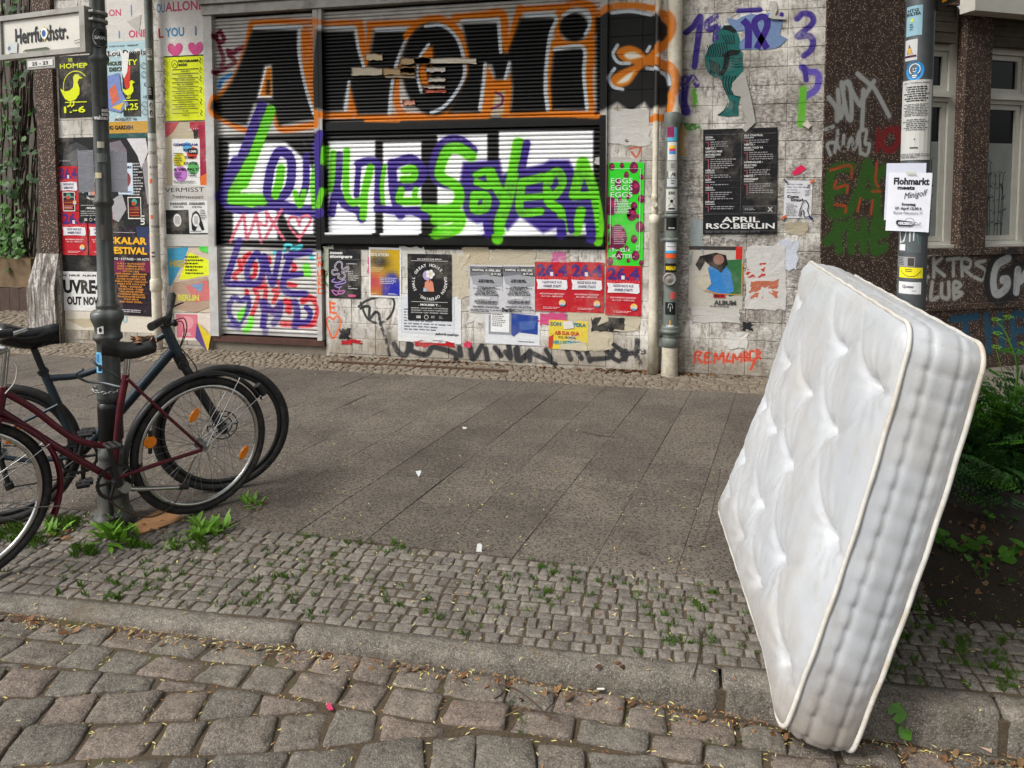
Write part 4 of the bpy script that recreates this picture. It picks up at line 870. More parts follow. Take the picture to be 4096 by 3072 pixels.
for i, y in enumerate((.27, .36, .66, .74)): s.line([(.8,y),(.87,y-.03),(.93,y),(.9,y+.03),(.83,y+.02)], .012, KK, True, True)
s.done('concert_poster', 'pale blue torn concert poster between the iron post and the thin pipe')
s = poster(493, 212, 561, 465, (28, 28, 26), off=.0095)
s.text('TY', .3, .19, .085, YEL, 1, fit=.6); s.poly([(.1,.2),(.5,.2),(.42,.55),(.3,.66),(.12,.5)], (206,50,36)); s.poly([(0,.0),(.45,.0),(.3,.3),(.1,.4),(0,.3)], WW); duck(s, .05, .58, .8, YEL); s.rect(.0, .745, .9, .757, YEL); s.text('1.25', .02, .90, .1, YEL, 1, fit=.9)
s.done('duck_poster', 'torn strip of black duck poster with 1.25 beside the thin pipe')
s = poster(376, 222, 430, 470, (208, 206, 202), off=.0095)
s.text('NE', .2, .4, .06, PINK, 2); s.poly([(.1,.86),(.3,.8),(.55,.84),(.85,.79),(.9,.88),(.5,1.05),(.2,.96)], (214,50,130)); s.words(.1, .5, .7, .6, 4, KK, seed=4); s.done('heart_bill', 'weathered white bill with a pink heart behind the iron post')
s = poster(662, 222, 822, 482, YEL, off=.011)
s.rect(0, 0, 1, .02, (40,40,10)); s.oval(.27, .13, .085, KK); s.oval(.27, .13, .07, YEL); s.line([(.23,.15),(.27,.11),(.31,.15)], .02, KK); s.text('PROGRAMM', .36, .105, .036, KK, 2, fit=.5); s.text('2025', .36, .16, .036, KK, 2, fit=.22)
for i, t in enumerate(('DANJU', 'ACHTVIER', 'IVO DER BANDIT', 'MC BOMBER', 'ZUGEZOGEN', 'HELLA BAZZ', 'ROKKO WEISSENSEE', 'BASSTARD', 'KARATE ANDI', 'PLB', 'YEBO')):
    v = .225+i*.068; s.rect(.2, v-.018, .86, v-.008, KK); s.text(t, .53, v+.03, .022, KK, 1, 'c', fit=min(.5, .045*len(t)))
for u in (.03, .93):
    for v in (.05, .2, .33, .5, .68, .85): s.line([(u,v),(u+.03,v+.03),(u-.01,v+.06),(u+.03,v+.09)], .02, (70,76,10), True)
s.done('programme_poster', 'bright yellow PROGRAMM 2025 poster right of the thin pipe')
s = poster(664, 488, 830, 742, (188, 176, 150), off=.004); s.poly([(0,0),(.35,0),(.2,.15),(0,.25)], (190,60,70)); s.poly([(.6,0),(1,0),(1,.12),(.8,.25),(.6,.1)], (176,34,60)); s.text('14.11.2024', .55, .14, .035, WW, 1, fit=.42); s.poly([(.68,.12),(1,.12),(1,.98),(.85,.98),(.72,.5)], (24,24,22)); s.text('PARTY', .78, .3, .05, YEL, 1, fit=.3); s.done('layered_bill', 'torn buff bill with red corners under the GEMEINSAM sheet')
s = poster(800, 500, 868, 845, (160, 20, 60), off=.012); s.poly([(0,.6),(.5,.55),(.6,1),(.2,1)], (220,110,40)); s.text('S', .4, .42, .09, WW, 2); s.text('OUTT & PERFORMING ARTS FESTIVAL', .78, .98, .03, WW, 1, rot=R(90), fit=6.0); s.done('festival_banner', 'crimson arts festival poster wrapped on the shutter jamb')
s = poster(692, 556, 803, 742, WW, off=.0125, rot=-.01)
s.oval(.28, .45, .22, (234,224,40)); s.oval(.72, .3, .2, (226,70,44)); s.oval(.55, .18, .16, (90,170,220)); s.oval(.3, .75, .24, (190,120,200)); s.oval(.76, .62, .2, (96,176,96))
for t, u, v, f, in (('GEMEINSAM', .05, .15, .88), ('FÜR', .42, .27, .2), ('DEMO', .46, .42, .42), ('KRATIE', .42, .55, .5), ('& VIELFALT', .06, .68, .88)): s.text(t, u, v, .055, (30,40,130) if t == 'GEMEINSAM' else KK, 1, fit=f)
s.rect(.6, .2, .92, .32, KK); s.text('1.MAI', .64, .29, .05, WW, 2, fit=.25); s.words(.08, .3, .4, .6, 6, (90,80,10), seed=2); s.words(.1, .72, .4, .86, 4, (70,30,80), seed=5); s.words(.6, .70, .9, .82, 3, KK, seed=3); s.words(.06, .9, .9, .97, 2, (70,70,70), seed=6)
s.done('rally_flyer', 'white flyer with coloured blobs reading GEMEINSAM and VIELFALT')
s = poster(222, 550, 384, 908, (24, 24, 26), off=.004); s.poly([(.25,.12),(.55,.05),(.85,.12),(.9,.3),(.7,.42),(.4,.42),(.2,.3)], (62,62,64)); s.poly([(.3,.2),(.6,.12),(.7,.3),(.5,.38)], (96,96,98)); s.text('L O V E R B Y', .08, .265, .014, WW, 0, fit=.3); s.rect(0, .5, 1, .515, (50,50,52)); s.done('portrait_poster', 'black poster with a dim grey portrait left of the iron post')
s = poster(438, 553, 606, 906, (26, 26, 28), off=.0046)
s.poly([(.0,.05),(.3,.02),(.45,.14),(.3,.25),(.05,.2)], (120,112,122)); s.poly([(.45,.0),(.9,.0),(.95,.15),(.78,.35),(.7,.2),(.6,.12)], (214,212,216)); s.poly([(.8,.3),(.97,.2),(1,.7),(.9,.75)], (150,146,152)); s.poly([(.05,.7),(.3,.62),(.4,.8),(.2,.95),(.0,.9)], (170,168,172)); s.words(.45, .28, .85, .66, 12, (190,190,190), seed=8); s.text('UST', .82, .98, .05, WW, 2, rot=R(90)); s.done('dance_poster', 'black and white poster with pale swirling shapes right of the iron post')
s = poster(475, 652, 534, 778, (206, 222, 236), off=.0105); s.text('AFFAIRS', .02, .17, .07, (30,40,70), 2, fit=.92); s.oval(.5, .52, .36, (140,62,60), .25); s.oval(.42, .46, .16, (178,100,96), .12); s.line([(.5,.74),(.3,.8),(.15,.86)], .12, (140,62,60)); s.rect(.06, .9, .9, .93, (90,120,180)); s.done('affairs_flyer', 'pale blue flyer with a round red brain-like shape')
for nm, (a, b_, c, d), lb in (('left', (255, 767, 303, 845), 'small black flyer with orange lines on the red bill'), ('right', (515, 788, 568, 876), 'small black flyer with orange lines on the swirling poster')):
    s = poster(a, b_, c, d, (236, 232, 226), off=.0125); s.rect(.05, .04, .95, .95, (26,24,24)); s.oval(.5, .22, .2, (70,160,140)); s.oval(.45, .3, .14, (190,70,50))
    for i in range(6): s.rect(.12, .46+i*.075, .88, .49+i*.075, (214,110,50) if i % 2 else (176,40,40))
    s.done('club_flyer', lb)
def rally(x0, y0, x1, y1, label, off=.008, rot=0, grp='red rally posters'):
    s = poster(x0, y0, x1, y1, (190, 24, 40), rot, off)
    s.text('26.4', .05, .275, .23, PUR, 2, fit=.88)
    for i in range(11): u = .05+.085*i; s.oval(u+.02, .31+.012*(i % 3), .035, (214,70,76), .03, 8, False)
    s.rect(.44, .20, .53, .28, (226,222,230)); s.rect(.84, .23, .92, .29, (110,80,130))
    s.k += 1; s.poly([(.04,.35),(.3,.36),(.6,.345),(.93,.36),(.95,.52),(.9,.555),(.5,.54),(.06,.55),(.08,.45)], (232,230,234)); s.text('NAZIS RAUS AUS', .5, .43, .05, (50,40,90), 1, 'c', fit=.56); s.text('UNSRER STADT!', .5, .51, .05, (50,40,90), 1, 'c', fit=.52)
    s.text('NAZI-AUFMARSCH VERHINDERN!', .5, .655, .03, (240,200,204), 1, 'c', fit=.72); s.text('26.4. 12:30 — BEBELPLATZ', .5, .705, .03, (240,200,204), 1, 'c', fit=.62)
    s.oval(.8, .82, .1, (236,186,70)); s.poly([(.8+.1*math.cos(a), .82+.1*math.sin(a)*s.w/s.h) for a in np.linspace(.3, math.pi-.3, 10)], (60,150,190)); s.text('PLATZ', .8, .82, .03, WW, 2, 'c', fit=.15); s.text('NEHMEN', .8, .855, .03, WW, 2, 'c', fit=.17)
    s.words(.24, .905, .85, .955, 2, (236,190,194), seed=9); s.rect(.2, .985, .6, .989, (225,160,164)); s.done('rally_poster', label, 'poster', grp)
rally(240, 665, 316, 842, 'red 26.4 poster, upper one left of the iron post, under the black flyer', .0072)
rally(250, 846, 352, 1020, 'red 26.4 poster, lower one left of the iron post', .0086)
rally(357, 846, 455, 1022, 'red 26.4 poster half hidden behind the iron post', .008)
def sgh(x0, y0, x1, y1, label, off=.01, rot=0):
    s = poster(x0, y0, x1, y1, (26, 25, 26), rot, off)
    s.text('MAY 3rd/OXI CLUB, BERLIN', .5, .085, .018, WW, 1, 'c', fit=.55); s.rect(.08, .1, .92, .105, WW); s.ring('SMALL GREAT HOUSE. GARDEN OPENING.', .5, .42, .34, .062, WW, -118, 10.2, 1)
    s.oval(.46, .32, .11, (176,160,206)); s.poly([(.38,.56),(.4,.42),(.5,.38),(.58,.42),(.61,.56)], (216,140,116)); s.line([(.5,.42),(.52,.33)], .02, (60,70,50))
    for a in range(5): s.oval(.52+.06*math.cos(a*1.26), .3+.04*math.sin(a*1.26), .045, (244,244,240), .03, 10, False)
    s.k += 1; s.oval(.52, .3, .02, (230,200,80)); s.poly([(.36,.56),(.37,.5),(.42,.52),(.44,.56)], (150,200,230))
    s.rect(.09, .715, .91, .72, WW); s.text('. MOUSSE T. .', .5, .775, .03, WW, 2, 'c', fit=.5)
    for i, t in enumerate(('MAFEROS • ANA MILANA • OTO GONZALES', 'GRANDMARY • LUCA OLIVETO • DAMON NYAFT', 'DIUTATIONS • LZIE • PROBLESS • MENZEN')): s.text(t, .5, .82+i*.034, .017, (206,206,204), 1, 'c', fit=.84)
    s.text('OXI', .2, .965, .04, WW, 2, 'l', fit=.1); s.oval(.43, .945, .05, WW); s.oval(.43, .945, .04, (26,25,26)); s.words(.54, .925, .64, .965, 3, WW, seed=2); s.words(.72, .92, .82, .97, 4, (170,170,170), seed=3)
    s.done('club_poster', label)
sgh(316, 640, 432, 892, 'black SMALL GREAT HOUSE poster partly behind the iron post', .0105)
s = poster(236, 908, 398, 1092, (24, 24, 25), off=.0035); s.done('black_bill', 'plain black bill above the white OUT NOW poster')
s = poster(448, 906, 617, 1262, (34, 22, 34), off=.0085, rot=-.008)
s.poly([(.6,0),(1,0),(1,.3),(.7,.28)], (44,56,92)); s.poly([(0,.4),(.3,.36),(.4,.5),(.1,.55)], (120,26,70)); s.poly([(.6,.4),(1,.38),(1,.52),(.7,.5)], (110,24,66)); s.text('SKALAR', -.02, .195, .075, (240,180,30), 2, fit=.86); s.text('FESTIVAL', -.02, .305, .075, (240,180,30), 2, fit=.87); s.text('STAGE • 4 STAGES • 100 ACTS', -.04, .375, .024, WW, 1, fit=.95); s.line([(.92,.08),(.93,.42)], .015, (200,60,60)); s.rect(.02, .065, .6, .07, (190,180,190))
for i, t in enumerate(('A.N.I. • DJ FUCKOFF', 'EVIN • FERRARI ROT', 'FRIDA DARKO & ATRIC', 'HECTOR OAKS', 'HERR KRANK • KAUFMANN', 'MARIYBU • MIMI LOVE', 'OLIVER KOLETZKI LIVE', 'PABLO BOZZI • PARALICH', 'PARRA FOR CUVA LIVE', 'PEREL • SARAHAK', 'SHUBOSTAR • SOBEK', 'THE JAKOB SISTER', 'TOWNSHIP REBELLION', 'TRANCEMASTER KRAUSE', 'YUNG FSK18', 'AND MANY MORE...')): s.text(t, .48, .425+i*.0285, .0185, (226,150,60), 1, 'c', fit=.035*len(t))
s.words(.16, .93, .8, .97, 2, (200,196,200), seed=5); s.done('festival_poster', 'dark purple SKALAR FESTIVAL poster with yellow title')
s = poster(226, 1086, 400, 1242, (228, 228, 226), off=.007, rot=.01); s.text('DAS  NEUE  ALBUM', .08, .12, .045, KK, 2, fit=.86); s.text('LUVRE47', .02, .54, .33, KK, 2, fit=1.2); s.text('OUT NOW', .25, .84, .2, KK, 2, fit=.78); s.done('album_poster', 'white LUVRE OUT NOW poster with heavy black letters')
s = poster(262, 1243, 640, 1325, (214, 206, 190), off=.0028); s.poly([(.0,.5),(.3,.4),(.5,.6),(.2,.9)], (190,176,150)); s.text('YOU', .5, .55, .3, (110,180,190), 1); s.poly([(.42,.1),(.6,.05),(.62,.3)], (206,120,150)); s.done('faded_bill', 'long faded cream bill at the foot of the pillar')
s = poster(664, 742, 838, 985, (198, 196, 190), off=.0145, rot=.01); s.text('VERMISST', .02, .105, .07, KK, 0, fit=.9); s.text('Trinker', .16, .21, .06, KK, 0, shear=.4, fit=.32); s.text('FÄHIGKEIT,', .5, .22, .045, KK, 0, fit=.42); s.rect(.02, .4, .98, .8, (22,22,24)); s.done('vermisst_poster', 'grey VERMISST notice right of the thin pipe')
for x0, x1, lb in ((682, 766, 'FUNDRAISING sheet with a long-haired face, nearer the thin pipe'), (760, 836, 'FUNDRAISING sheet with a long-haired face, nearer the shutter')):
    s = poster(x0, 803, x1, 932, (224, 224, 222), off=.0165 if x0 < 700 else .0185, rot=.02); s.text('FUNDRAISING', .06, .13, .08, KK, 2, fit=.8); s.text('FOR PALI', .2, .22, .06, KK, 1, fit=.5); s.words(.62, .28, .95, .6, 6, (90,90,90), seed=x0)
    s.poly([(.14,.9),(.12,.6),(.2,.38),(.4,.3),(.56,.4),(.66,.6),(.8,.9),(.66,.92),(.5,.7),(.3,.94)], KK); s.oval(.38, .6, .19, WW, .2); s.words(.26, .48, .52, .74, 7, (70,70,70), 'c', seed=x0+1); s.words(.06, .93, .9, .97, 1, KK, seed=3); s.done('fundraiser_flyer', lb)
s = poster(676, 988, 850, 1248, (206, 190, 170), off=.006, rot=.015); s.poly([(0,.02),(.5,.0),(.3,.3),(.05,.6),(0,.6)], (70,156,190)); s.poly([(.25,.5),(.5,.08),(.95,.2),(.98,.42),(.4,.5)], YEL); s.text('HIGH', .05, .3, .1, (190,170,60), 2, fit=.4); s.words(.4, .14, .85, .44, 6, (50,50,10), seed=8); s.poly([(.1,.55),(.9,.45),(1,.9),(.6,1),(.05,.95)], (176,150,130)); s.poly([(.4,.6),(.9,.5),(.95,.8),(.6,.85)], (206,110,110)); s.poly([(.5,.58),(.8,.55),(.75,.7)], (110,150,190)); s.text('BERLIN', .2, .82, .09, (214,206,90), 2, fit=.5); s.poly([(.7,-.15),(.98,-.1),(.95,.1),(.75,.05)], (60,214,60)); s.done('berlin_poster', 'torn blue and yellow poster beside the shutter at knee height')
s = poster(700, 1252, 850, 1362, (222, 210, 200), off=.004, rot=.02); s.rect(.05, .05, .62, .9, (214,110,130)); s.oval(.35, .35, .16, (230,150,160)); s.words(.2, .72, .55, .85, 3, WW, seed=1); s.done('face_bill', 'pink bill with a faint face at the foot of the pillar')
m = MB(); a, b_, c, d = onwall(795, 1285), onwall(850, 1340), onwall(845, 1405), onwall(788, 1350)
for k, (pp, cl) in enumerate((((a, b_, c, d), (216, 190, 40)), ((a, d, c), (84, 60, 120)))): m.add([Vector((p.x, WALL-.03-.001*k-(.03 if p is c else 0), p.z)) for p in pp], [tuple(range(len(pp)))], L4(cl))
for p in (a, b_): pass
tag(m.build('hanging_flyer', MAT['paper']), 'loose yellow and purple flyer curling off beside the shutter', 'flyer')
# --- under the window
s = poster(1316, 997, 1443, 1193, (30, 30, 32), off=.006, rot=-.004); s.text('moon', .04, .10, .062, WW, 2, fit=.4, shear=.15); s.text('stompers', .04, .175, .062, WW, 2, fit=.7, shear=.15); s.rect(.02, .2, .98, .204, (150,150,150))
for i, cl in enumerate(((220,210,226), (206,150,206))): s.line([(.3,.44),(.2,.36),(.3,.26),(.42,.28),(.44,.4),(.62,.35),(.58,.44),(.42,.46),(.52,.52),(.46,.6),(.3,.58),(.34,.5),(.15,.52),(.12,.44),(.24,.42)], .05-.03*i, cl if not i else (34,32,36), True)
s.line([(.2,.6),(.1,.66),(.3,.68),(.5,.62),(.52,.68),(.2,.74),(.3,.78),(.42,.76)], .04, (150,130,190), True); s.line([(.36,.78),(.25,.94),(.1,.84),(.3,.86),(.5,.84),(.44,.9),(.28,.92)], .03, (206,120,190), True); s.text('( 26/04/25 )', .56, .3, .02, WW, 1, fit=.34)
for i, t in enumerate(('Just 1', 'Jane D', 'Roots on ART', 'Tommy Phatton', 'Ty Balluno')): s.text(t, .62, .46+i*.042, .024, WW, 1, fit=.026*len(t))
s.text('Arm', .62, .76, .024, WW, 1); s.text('Puppethouse', .62, .80, .024, WW, 1, fit=.3); s.oval(.74, .94, .14, (200,80,130), .03); s.done('concert_flyer', 'black moon stompers poster with a looping flower line')
s = poster(1477, 990, 1606, 1190, WW, off=.007, rot=-.008)
# its printed colour field runs from gold to violet: fine columns of colour
N = 14
for i in range(N):
    for j in range(20):
        u, v = (i+.5)/N, (j+.5)/20; gold = np.array((206,168,20)); c = gold*1.0
        d1 = math.hypot((u-.3)/.32, (v-.27)/.14); c = c*(1-math.exp(-d1*d1)*.9)
        bl = math.exp(-max(0, math.hypot((u-.72)/.42, (v-.85)/.42)-.55)**2*9)*(1 if u > .2 else .5); c = c*(1-bl)+np.array((40,44,170))*bl
        mg = math.exp(-((u-.1)/.35)**2-((v-.72)/.26)**2)*.9; c = c*(1-mg)+np.array((190,60,90))*mg
        s.rect(.05+.9*i/N, .04+.92*j/20, .05+.9*(i+1)/N, .04+.92*(j+1)/20, tuple(c), False)
s.k += 1; s.text('POSITIVE', .06, .1, .06, (150,170,200), 0, fit=.5); s.text('ISOLATION', .06, .175, .06, WW, 1, fit=.56); s.words(.08, .40, .56, .5, 3, (220,200,120), seed=5); s.words(.36, .6, .92, .74, 4, (200,200,230), seed=6); s.words(.08, .91, .32, .95, 2, (240,210,180), seed=7); s.words(.6, .91, .92, .95, 2, WW, seed=8)
s.done('exhibition_poster', 'gold and violet POSITIVE ISOLATION poster with white border')
s = poster(1592, 1180, 1845, 1370, (226, 228, 230), off=.004, rot=-.006); s.rect(.05, .05, .9, .82, (200,206,214)); s.rect(.06, .06, .89, .8, (216,220,226)); s.words(.1, .3, .86, .78, 8, (120,124,130), seed=12); s.poly([(.46,.0),(.5,.0),(.52,.28),(.45,.28)], (190,186,180)); s.poly([(.54,.0),(.58,.0),(.6,.28),(.53,.28)], (190,186,180)); s.text('plattform für ausstellungen', .6, .83, .05, KK, 1, fit=.36); s.words(.56, .94, .8, .97, 1, KK, seed=13); s.done('notice_sheet', 'large white notice sheet under the SMALL GREAT HOUSE poster')
sgh(1632, 1016, 1808, 1282, 'black SMALL GREAT HOUSE poster below the window shutter', .0095)
def demo(x0, x1, lb, tl):
    s = poster(x0, 1060, x1, 1252, (206, 207, 212), off=.0085, rot=-.012 if tl else .006); s.rect(.0, .03, 1, .24, (118,120,126)); s.poly([(.03,.24),(.5,.2),(.97,.24),(.97,.42),(.5,.5),(.1,.4)], (162,164,170)); s.poly([(.2,.65),(.9,.6),(.8,.85),(.3,.85)], (186,188,194)); s.text('Zieschankula zieht', .97, .055, .03, KK, 1, 'r', fit=.45); s.rect(.05, .075, .96, .135, (24,24,26)); s.text('MONTAG, 14. APRIL 2025', .08, .125, .042, WW, 2, fit=.85); s.rect(.6, .155, .97, .21, (24,24,26)); s.text('AB 17 UHR', .63, .20, .038, WW, 2, fit=.32)
    s.words(.14, .3, .86, .37, 2, KK, 'c', .7, 31); s.words(.08, .45, .94, .64, 7, (40,40,44), 'c', .6, 32); s.text('HERMANN', .22, .71, .05, WW, 2, shear=.3, fit=.4); s.words(.08, .74, .94, .82, 3, (40,40,44), 'c', .6, 33); s.text('WIR FREUEN UNS AUF EURE', .5, .885, .03, KK, 2, 'c', fit=.8); s.words(.03, .92, .97, .98, 2, (50,50,54), 'j', .6, 34); s.done('handbill', lb, 'poster')
demo(1880, 2012, 'grey MONTAG handbill, one nearer the SMALL GREAT HOUSE poster', 1); demo(2011, 2140, 'grey MONTAG handbill directly beside the red posters', 0)
rally(2141, 1048, 2278, 1245, 'red 26.4 poster right beside the grey handbills'); rally(2280, 1048, 2416, 1250, 'red 26.4 poster in the middle below the window'); rally(2422, 1062, 2566, 1262, 'red 26.4 poster under the green EGGS poster', rot=-.006)
s = poster(2428, 650, 2574, 1062, (48, 214, 40), off=.0085, rot=-.004); s.rect(-.03, .02, .015, 1, (190,30,44)); rd = random.Random(4)
for u, v, r_ in ((.12,.04,.08),(.4,.03,.06),(.72,.05,.12),(.52,.12,.07),(.93,.14,.06),(.3,.2,.09),(.75,.24,.15),(.1,.42,.2),(.57,.33,.06),(.93,.35,.09),(.74,.42,.09),(.35,.36,.06),(.6,.5,.05),(.3,.72,.26),(.68,.5,.14),(.9,.62,.12),(.08,.62,.06),(.85,.52,.05),(.1,.82,.06),(.55,.83,.06),(.75,.74,.09),(.35,.9,.1),(.8,.9,.11),(.1,.96,.09),(.6,.95,.05),(.95,.97,.06)):
    s.poly([(u+r_*(1-.12*math.sin(a))*math.cos(a), v+r_*1.35*math.sin(a)*s.w/s.h*-1) for a in np.linspace(0, 2*math.pi, 16, endpoint=False)], (110,20,62), False); s.k += .2; s.oval(u+r_*.25, v-r_*.1, r_*.45, (176,30,96), None, 10, False); s.k -= .2
s.k += 2
for i in range(3): s.text('EGGS', .08, .20+i*.068, .05, WW, 0, fit=.62)
s.words(.2, .36, .7, .5, 9, WW, seed=3, fill=.45); s.words(.2, .62, .55, .8, 10, (214,180,200), seed=5, fill=.4); s.text('19—22/4.', .06, .865, .036, WW, 0, fit=.62); s.text('20', .8, .82, .022, WW, 0); s.text('25', .8, .855, .022, WW, 0); s.text('-KATER-', .1, .925, .036, WW, 0, fit=.68)
for a in ([(.1,.06),(.9,.06),(.9,.84)], [(.1,.3),(.1,.8)]): s.line(a, .012, WW)
s.done('eggs_poster', 'tall neon green EGGS poster covered in dark magenta eggs')
s = poster(1942, 1245, 2160, 1378, (222, 225, 230), off=.004, rot=-.01); s.rect(.06, .06, .48, .72, (150,154,164)); s.rect(.1, .04, .44, .64, (236,237,238)); s.words(.13, .1, .42, .5, 7, (110,110,114), seed=21); s.poly([(.48,.06),(.96,.1),(.96,.66),(.62,.62),(.52,.76),(.48,.7)], (32,66,150)); s.poly([(.62,.3),(.94,.24),(.9,.5),(.66,.56)], (70,100,170)); s.words(.6, .88, .9, .92, 1, KK, seed=22); s.text('Berlin', .3, .02, .12, KK, 2); s.done('blue_notice', 'white notice with a blue block and a small text box')
s = poster(2195, 1282, 2352, 1398, (226, 202, 70), off=.0052, rot=-.01); s.text('SON TROPERA', .04, .2, .13, (40,120,130), 2, fit=.9); s.text('AIB SUA QUA', .16, .5, .13, (190,50,50), 2, fit=.62); s.text('PCG. TROPICAL', .25, .62, .07, KK, 1, fit=.45); s.text('NEU ESTREMO', .1, .82, .12, (60,150,160), 2, fit=.75); s.poly([(0,1),(.0,.6),(.12,.5),(.1,.95)], (196,60,40)); s.poly([(.3,.84),(.95,.7),(1,1),(.3,1)], (206,196,170)); s.poly([(.35,.05),(.6,.0),(.65,.25),(.4,.3)], (222,220,212)); s.done('tropical_bill', 'yellow bill with blue and red lettering, torn, above the pavement')
for i, (a, c) in enumerate((((1960,1000,2140,1075), (190,180,158)), ((2130,1255,2265,1300), (206,80,130)), ((2150,1010,2280,1060), (186,178,160)), ((2205,1010,2262,1055), (206,110,160)), ((2270,1250,2430,1400), (198,188,164)), ((2330,1240,2560,1320), (196,186,164)), ((2330,1320,2450,1400), (192,182,158)), ((1600,990,1700,1070), (206,206,200)), ((1850,985,1960,1060), (188,176,150)), ((1780,1020,1880,1190), (196,186,166)), ((1470,1030,1482,1090), (206,60,130)), ((1290,985,1330,1080), (170,176,160)), ((1660,1365,1815,1385), (180,30,40)), ((1370,1362,1445,1374), (180,30,40)), ((1360,1315,1400,1355), (30,28,30)), ((1858,1370,1882,1385), (214,50,90)), ((1875,1225,1960,1290), (214,214,210)), ((1870,1075,1885,1100), (50,140,190)),
                         ((2380,630,2560,660), (190,186,180)), ((2430,440,2600,580), (206,204,200)), ((2470,560,2520,570), (70,68,66)), ((2900,930,2960,960), (190,190,186)), ((2760,880,2810,1060), (150,160,160)), ((2985,985,3140,1240), (206,204,200)), ((3000,1120,3110,1190), (190,110,84)), ((2990,1050,3060,1110), (196,70,56)), ((3110,960,3190,1080), (206,212,226)), ((3140,890,3225,940), (178,168,146)), ((2770,1230,2960,1290), (200,198,192)), ((2900,1330,2990,1390), (214,212,206)), ((2970,1290,3010,1320), (40,40,42)), ((2700,500,2740,620), (196,160,110)), ((440,470,480,500), (220,220,216)), ((660,950,700,985), (180,180,170)))): scrap(*a, c, amp=7, seed=i, off=.0018+.0004*(i % 5), curl=.004)
# black striped flap
m = ragged(2365, 1268, 2500, 1325, (30, 30, 32), amp=4, seed=77, off=.005); m.build('paper_scrap', MAT['paper'], bld)
# --- the corner wall
s = poster(2812, 514, 3108, 936, (27, 27, 30), off=.011, rot=.012); pk = (150, 78, 90)
s.rect(.02, .05, .98, .053, (110,110,114)); s.line([(.525,.06),(.51,.79)], .004, (110,110,114))
def blk(u, v, t, n, sd):
    for i, q in enumerate(t): s.text(q, u, v+i*.03, .017, WW, 1, fit=.021*len(q), cond=1.3)
    v2 = v+.03*len(t); s.rect(u, v2-.022, u+.13, v2-.012, (170,170,172)); s.rect(u, v2+.005, u+.05, v2+.012, pk); s.rect(u+.035, v2+.005, u+.05, v2+.018+.018*n, pk); s.words(u+.07, v2+.003, u+.42, v2+.003+.02*n, n, (160,158,162), seed=sd, fill=.45); s.rect(.02 if u < .4 else .54, v2+.024*n+.012, .49 if u < .4 else .97, v2+.024*n+.0135, (90,90,94))
blk(.03, .085, ['GEGEN'], 3, 1); blk(.03, .19, ['VERTX •', 'GRPFDZ PRES', 'MOTHERLODE'], 5, 2); blk(.03, .40, ['HEELIX'], 2, 3); blk(.03, .49, ['SOFT'], 1, 4); blk(.03, .565, ['VERTX'], 4, 5); blk(.03, .70, ['EXPORT'], 2, 6)
blk(.55, .08, ['SELF CONTROL'], 2, 7); blk(.55, .165, ['VERTX •', 'MAMA TOLD YA'], 4, 8); blk(.55, .33, ['ADRENALINE •', 'SELECTED'], 3, 9); blk(.55, .46, ['VERTX •', 'DISSIDENT'], 5, 10)
s.line([(.54,.735),(.97,.735),(.97,.795),(.54,.795)], .004, (150,150,152), closed=True); s.text('X', .87, .785, .04, (190,190,190), 2); s.words(.56, .75, .74, .78, 2, (170,170,170), seed=3); s.rect(.02, .805, .98, .808, (110,110,114)); s.text('APRIL', .26, .885, .05, WW, 1, fit=.5); s.text('RSO.BERLIN', .03, .945, .05, WW, 1, fit=.94); s.rect(.02, .965, .98, .968, (110,110,114)); s.words(.03, .975, .97, .985, 1, (120,120,122), seed=11)
s.done('listing_poster', 'large black APRIL RSO.BERLIN listing poster on the corner wall')
s = poster(3136, 722, 3247, 872, (224, 225, 230), off=.005, rot=-.02)
for i, t in enumerate(('will our model', 'step into the light', 'or vanish', 'into shadow?')): s.text(t, .08, .12+i*.072, .04, (60,60,110), 0, shear=.2, fit=.04*len(t))
s.text('25', .82, .15, .05, KK, 2); s.text('APRIL', .8, .2, .025, KK, 2); s.text('Come', .1, .46, .07, KK, 2, fit=.42); s.text('Draw!', .24, .545, .07, KK, 2, fit=.44); s.words(.08, .62, .5, .95, 10, (120,120,124), seed=14); s.words(.74, .25, .95, .42, 5, (90,90,94), seed=15); s.line([(.55,.95),(.6,.75),(.7,.55),(.8,.54),(.88,.66),(.86,.8),(.93,.94),(.75,.96),(.72,.8),(.64,.82),(.62,.96)], .03, KK, True)
s.k += 1
for u, v, c, a in ((.02,.02,(30,36,90),.7),(.98,.02,(230,100,40),-.7),(.02,.98,(230,100,40),-.7),(.98,.98,(30,36,110),.7)): s.poly([(u+.1*math.cos(a)-.035*math.sin(a), v+(.1*math.sin(a)+.035*math.cos(a))*.7), (u+.1*math.cos(a)+.035*math.sin(a), v+(.1*math.sin(a)-.035*math.cos(a))*.7), (u-.1*math.cos(a)+.035*math.sin(a), v+(-.1*math.sin(a)-.035*math.cos(a))*.7), (u-.1*math.cos(a)-.035*math.sin(a), v+(-.1*math.sin(a)+.035*math.cos(a))*.7)], c, False)
s.done('drawing_flyer', 'white Come Draw flyer held by coloured tape')
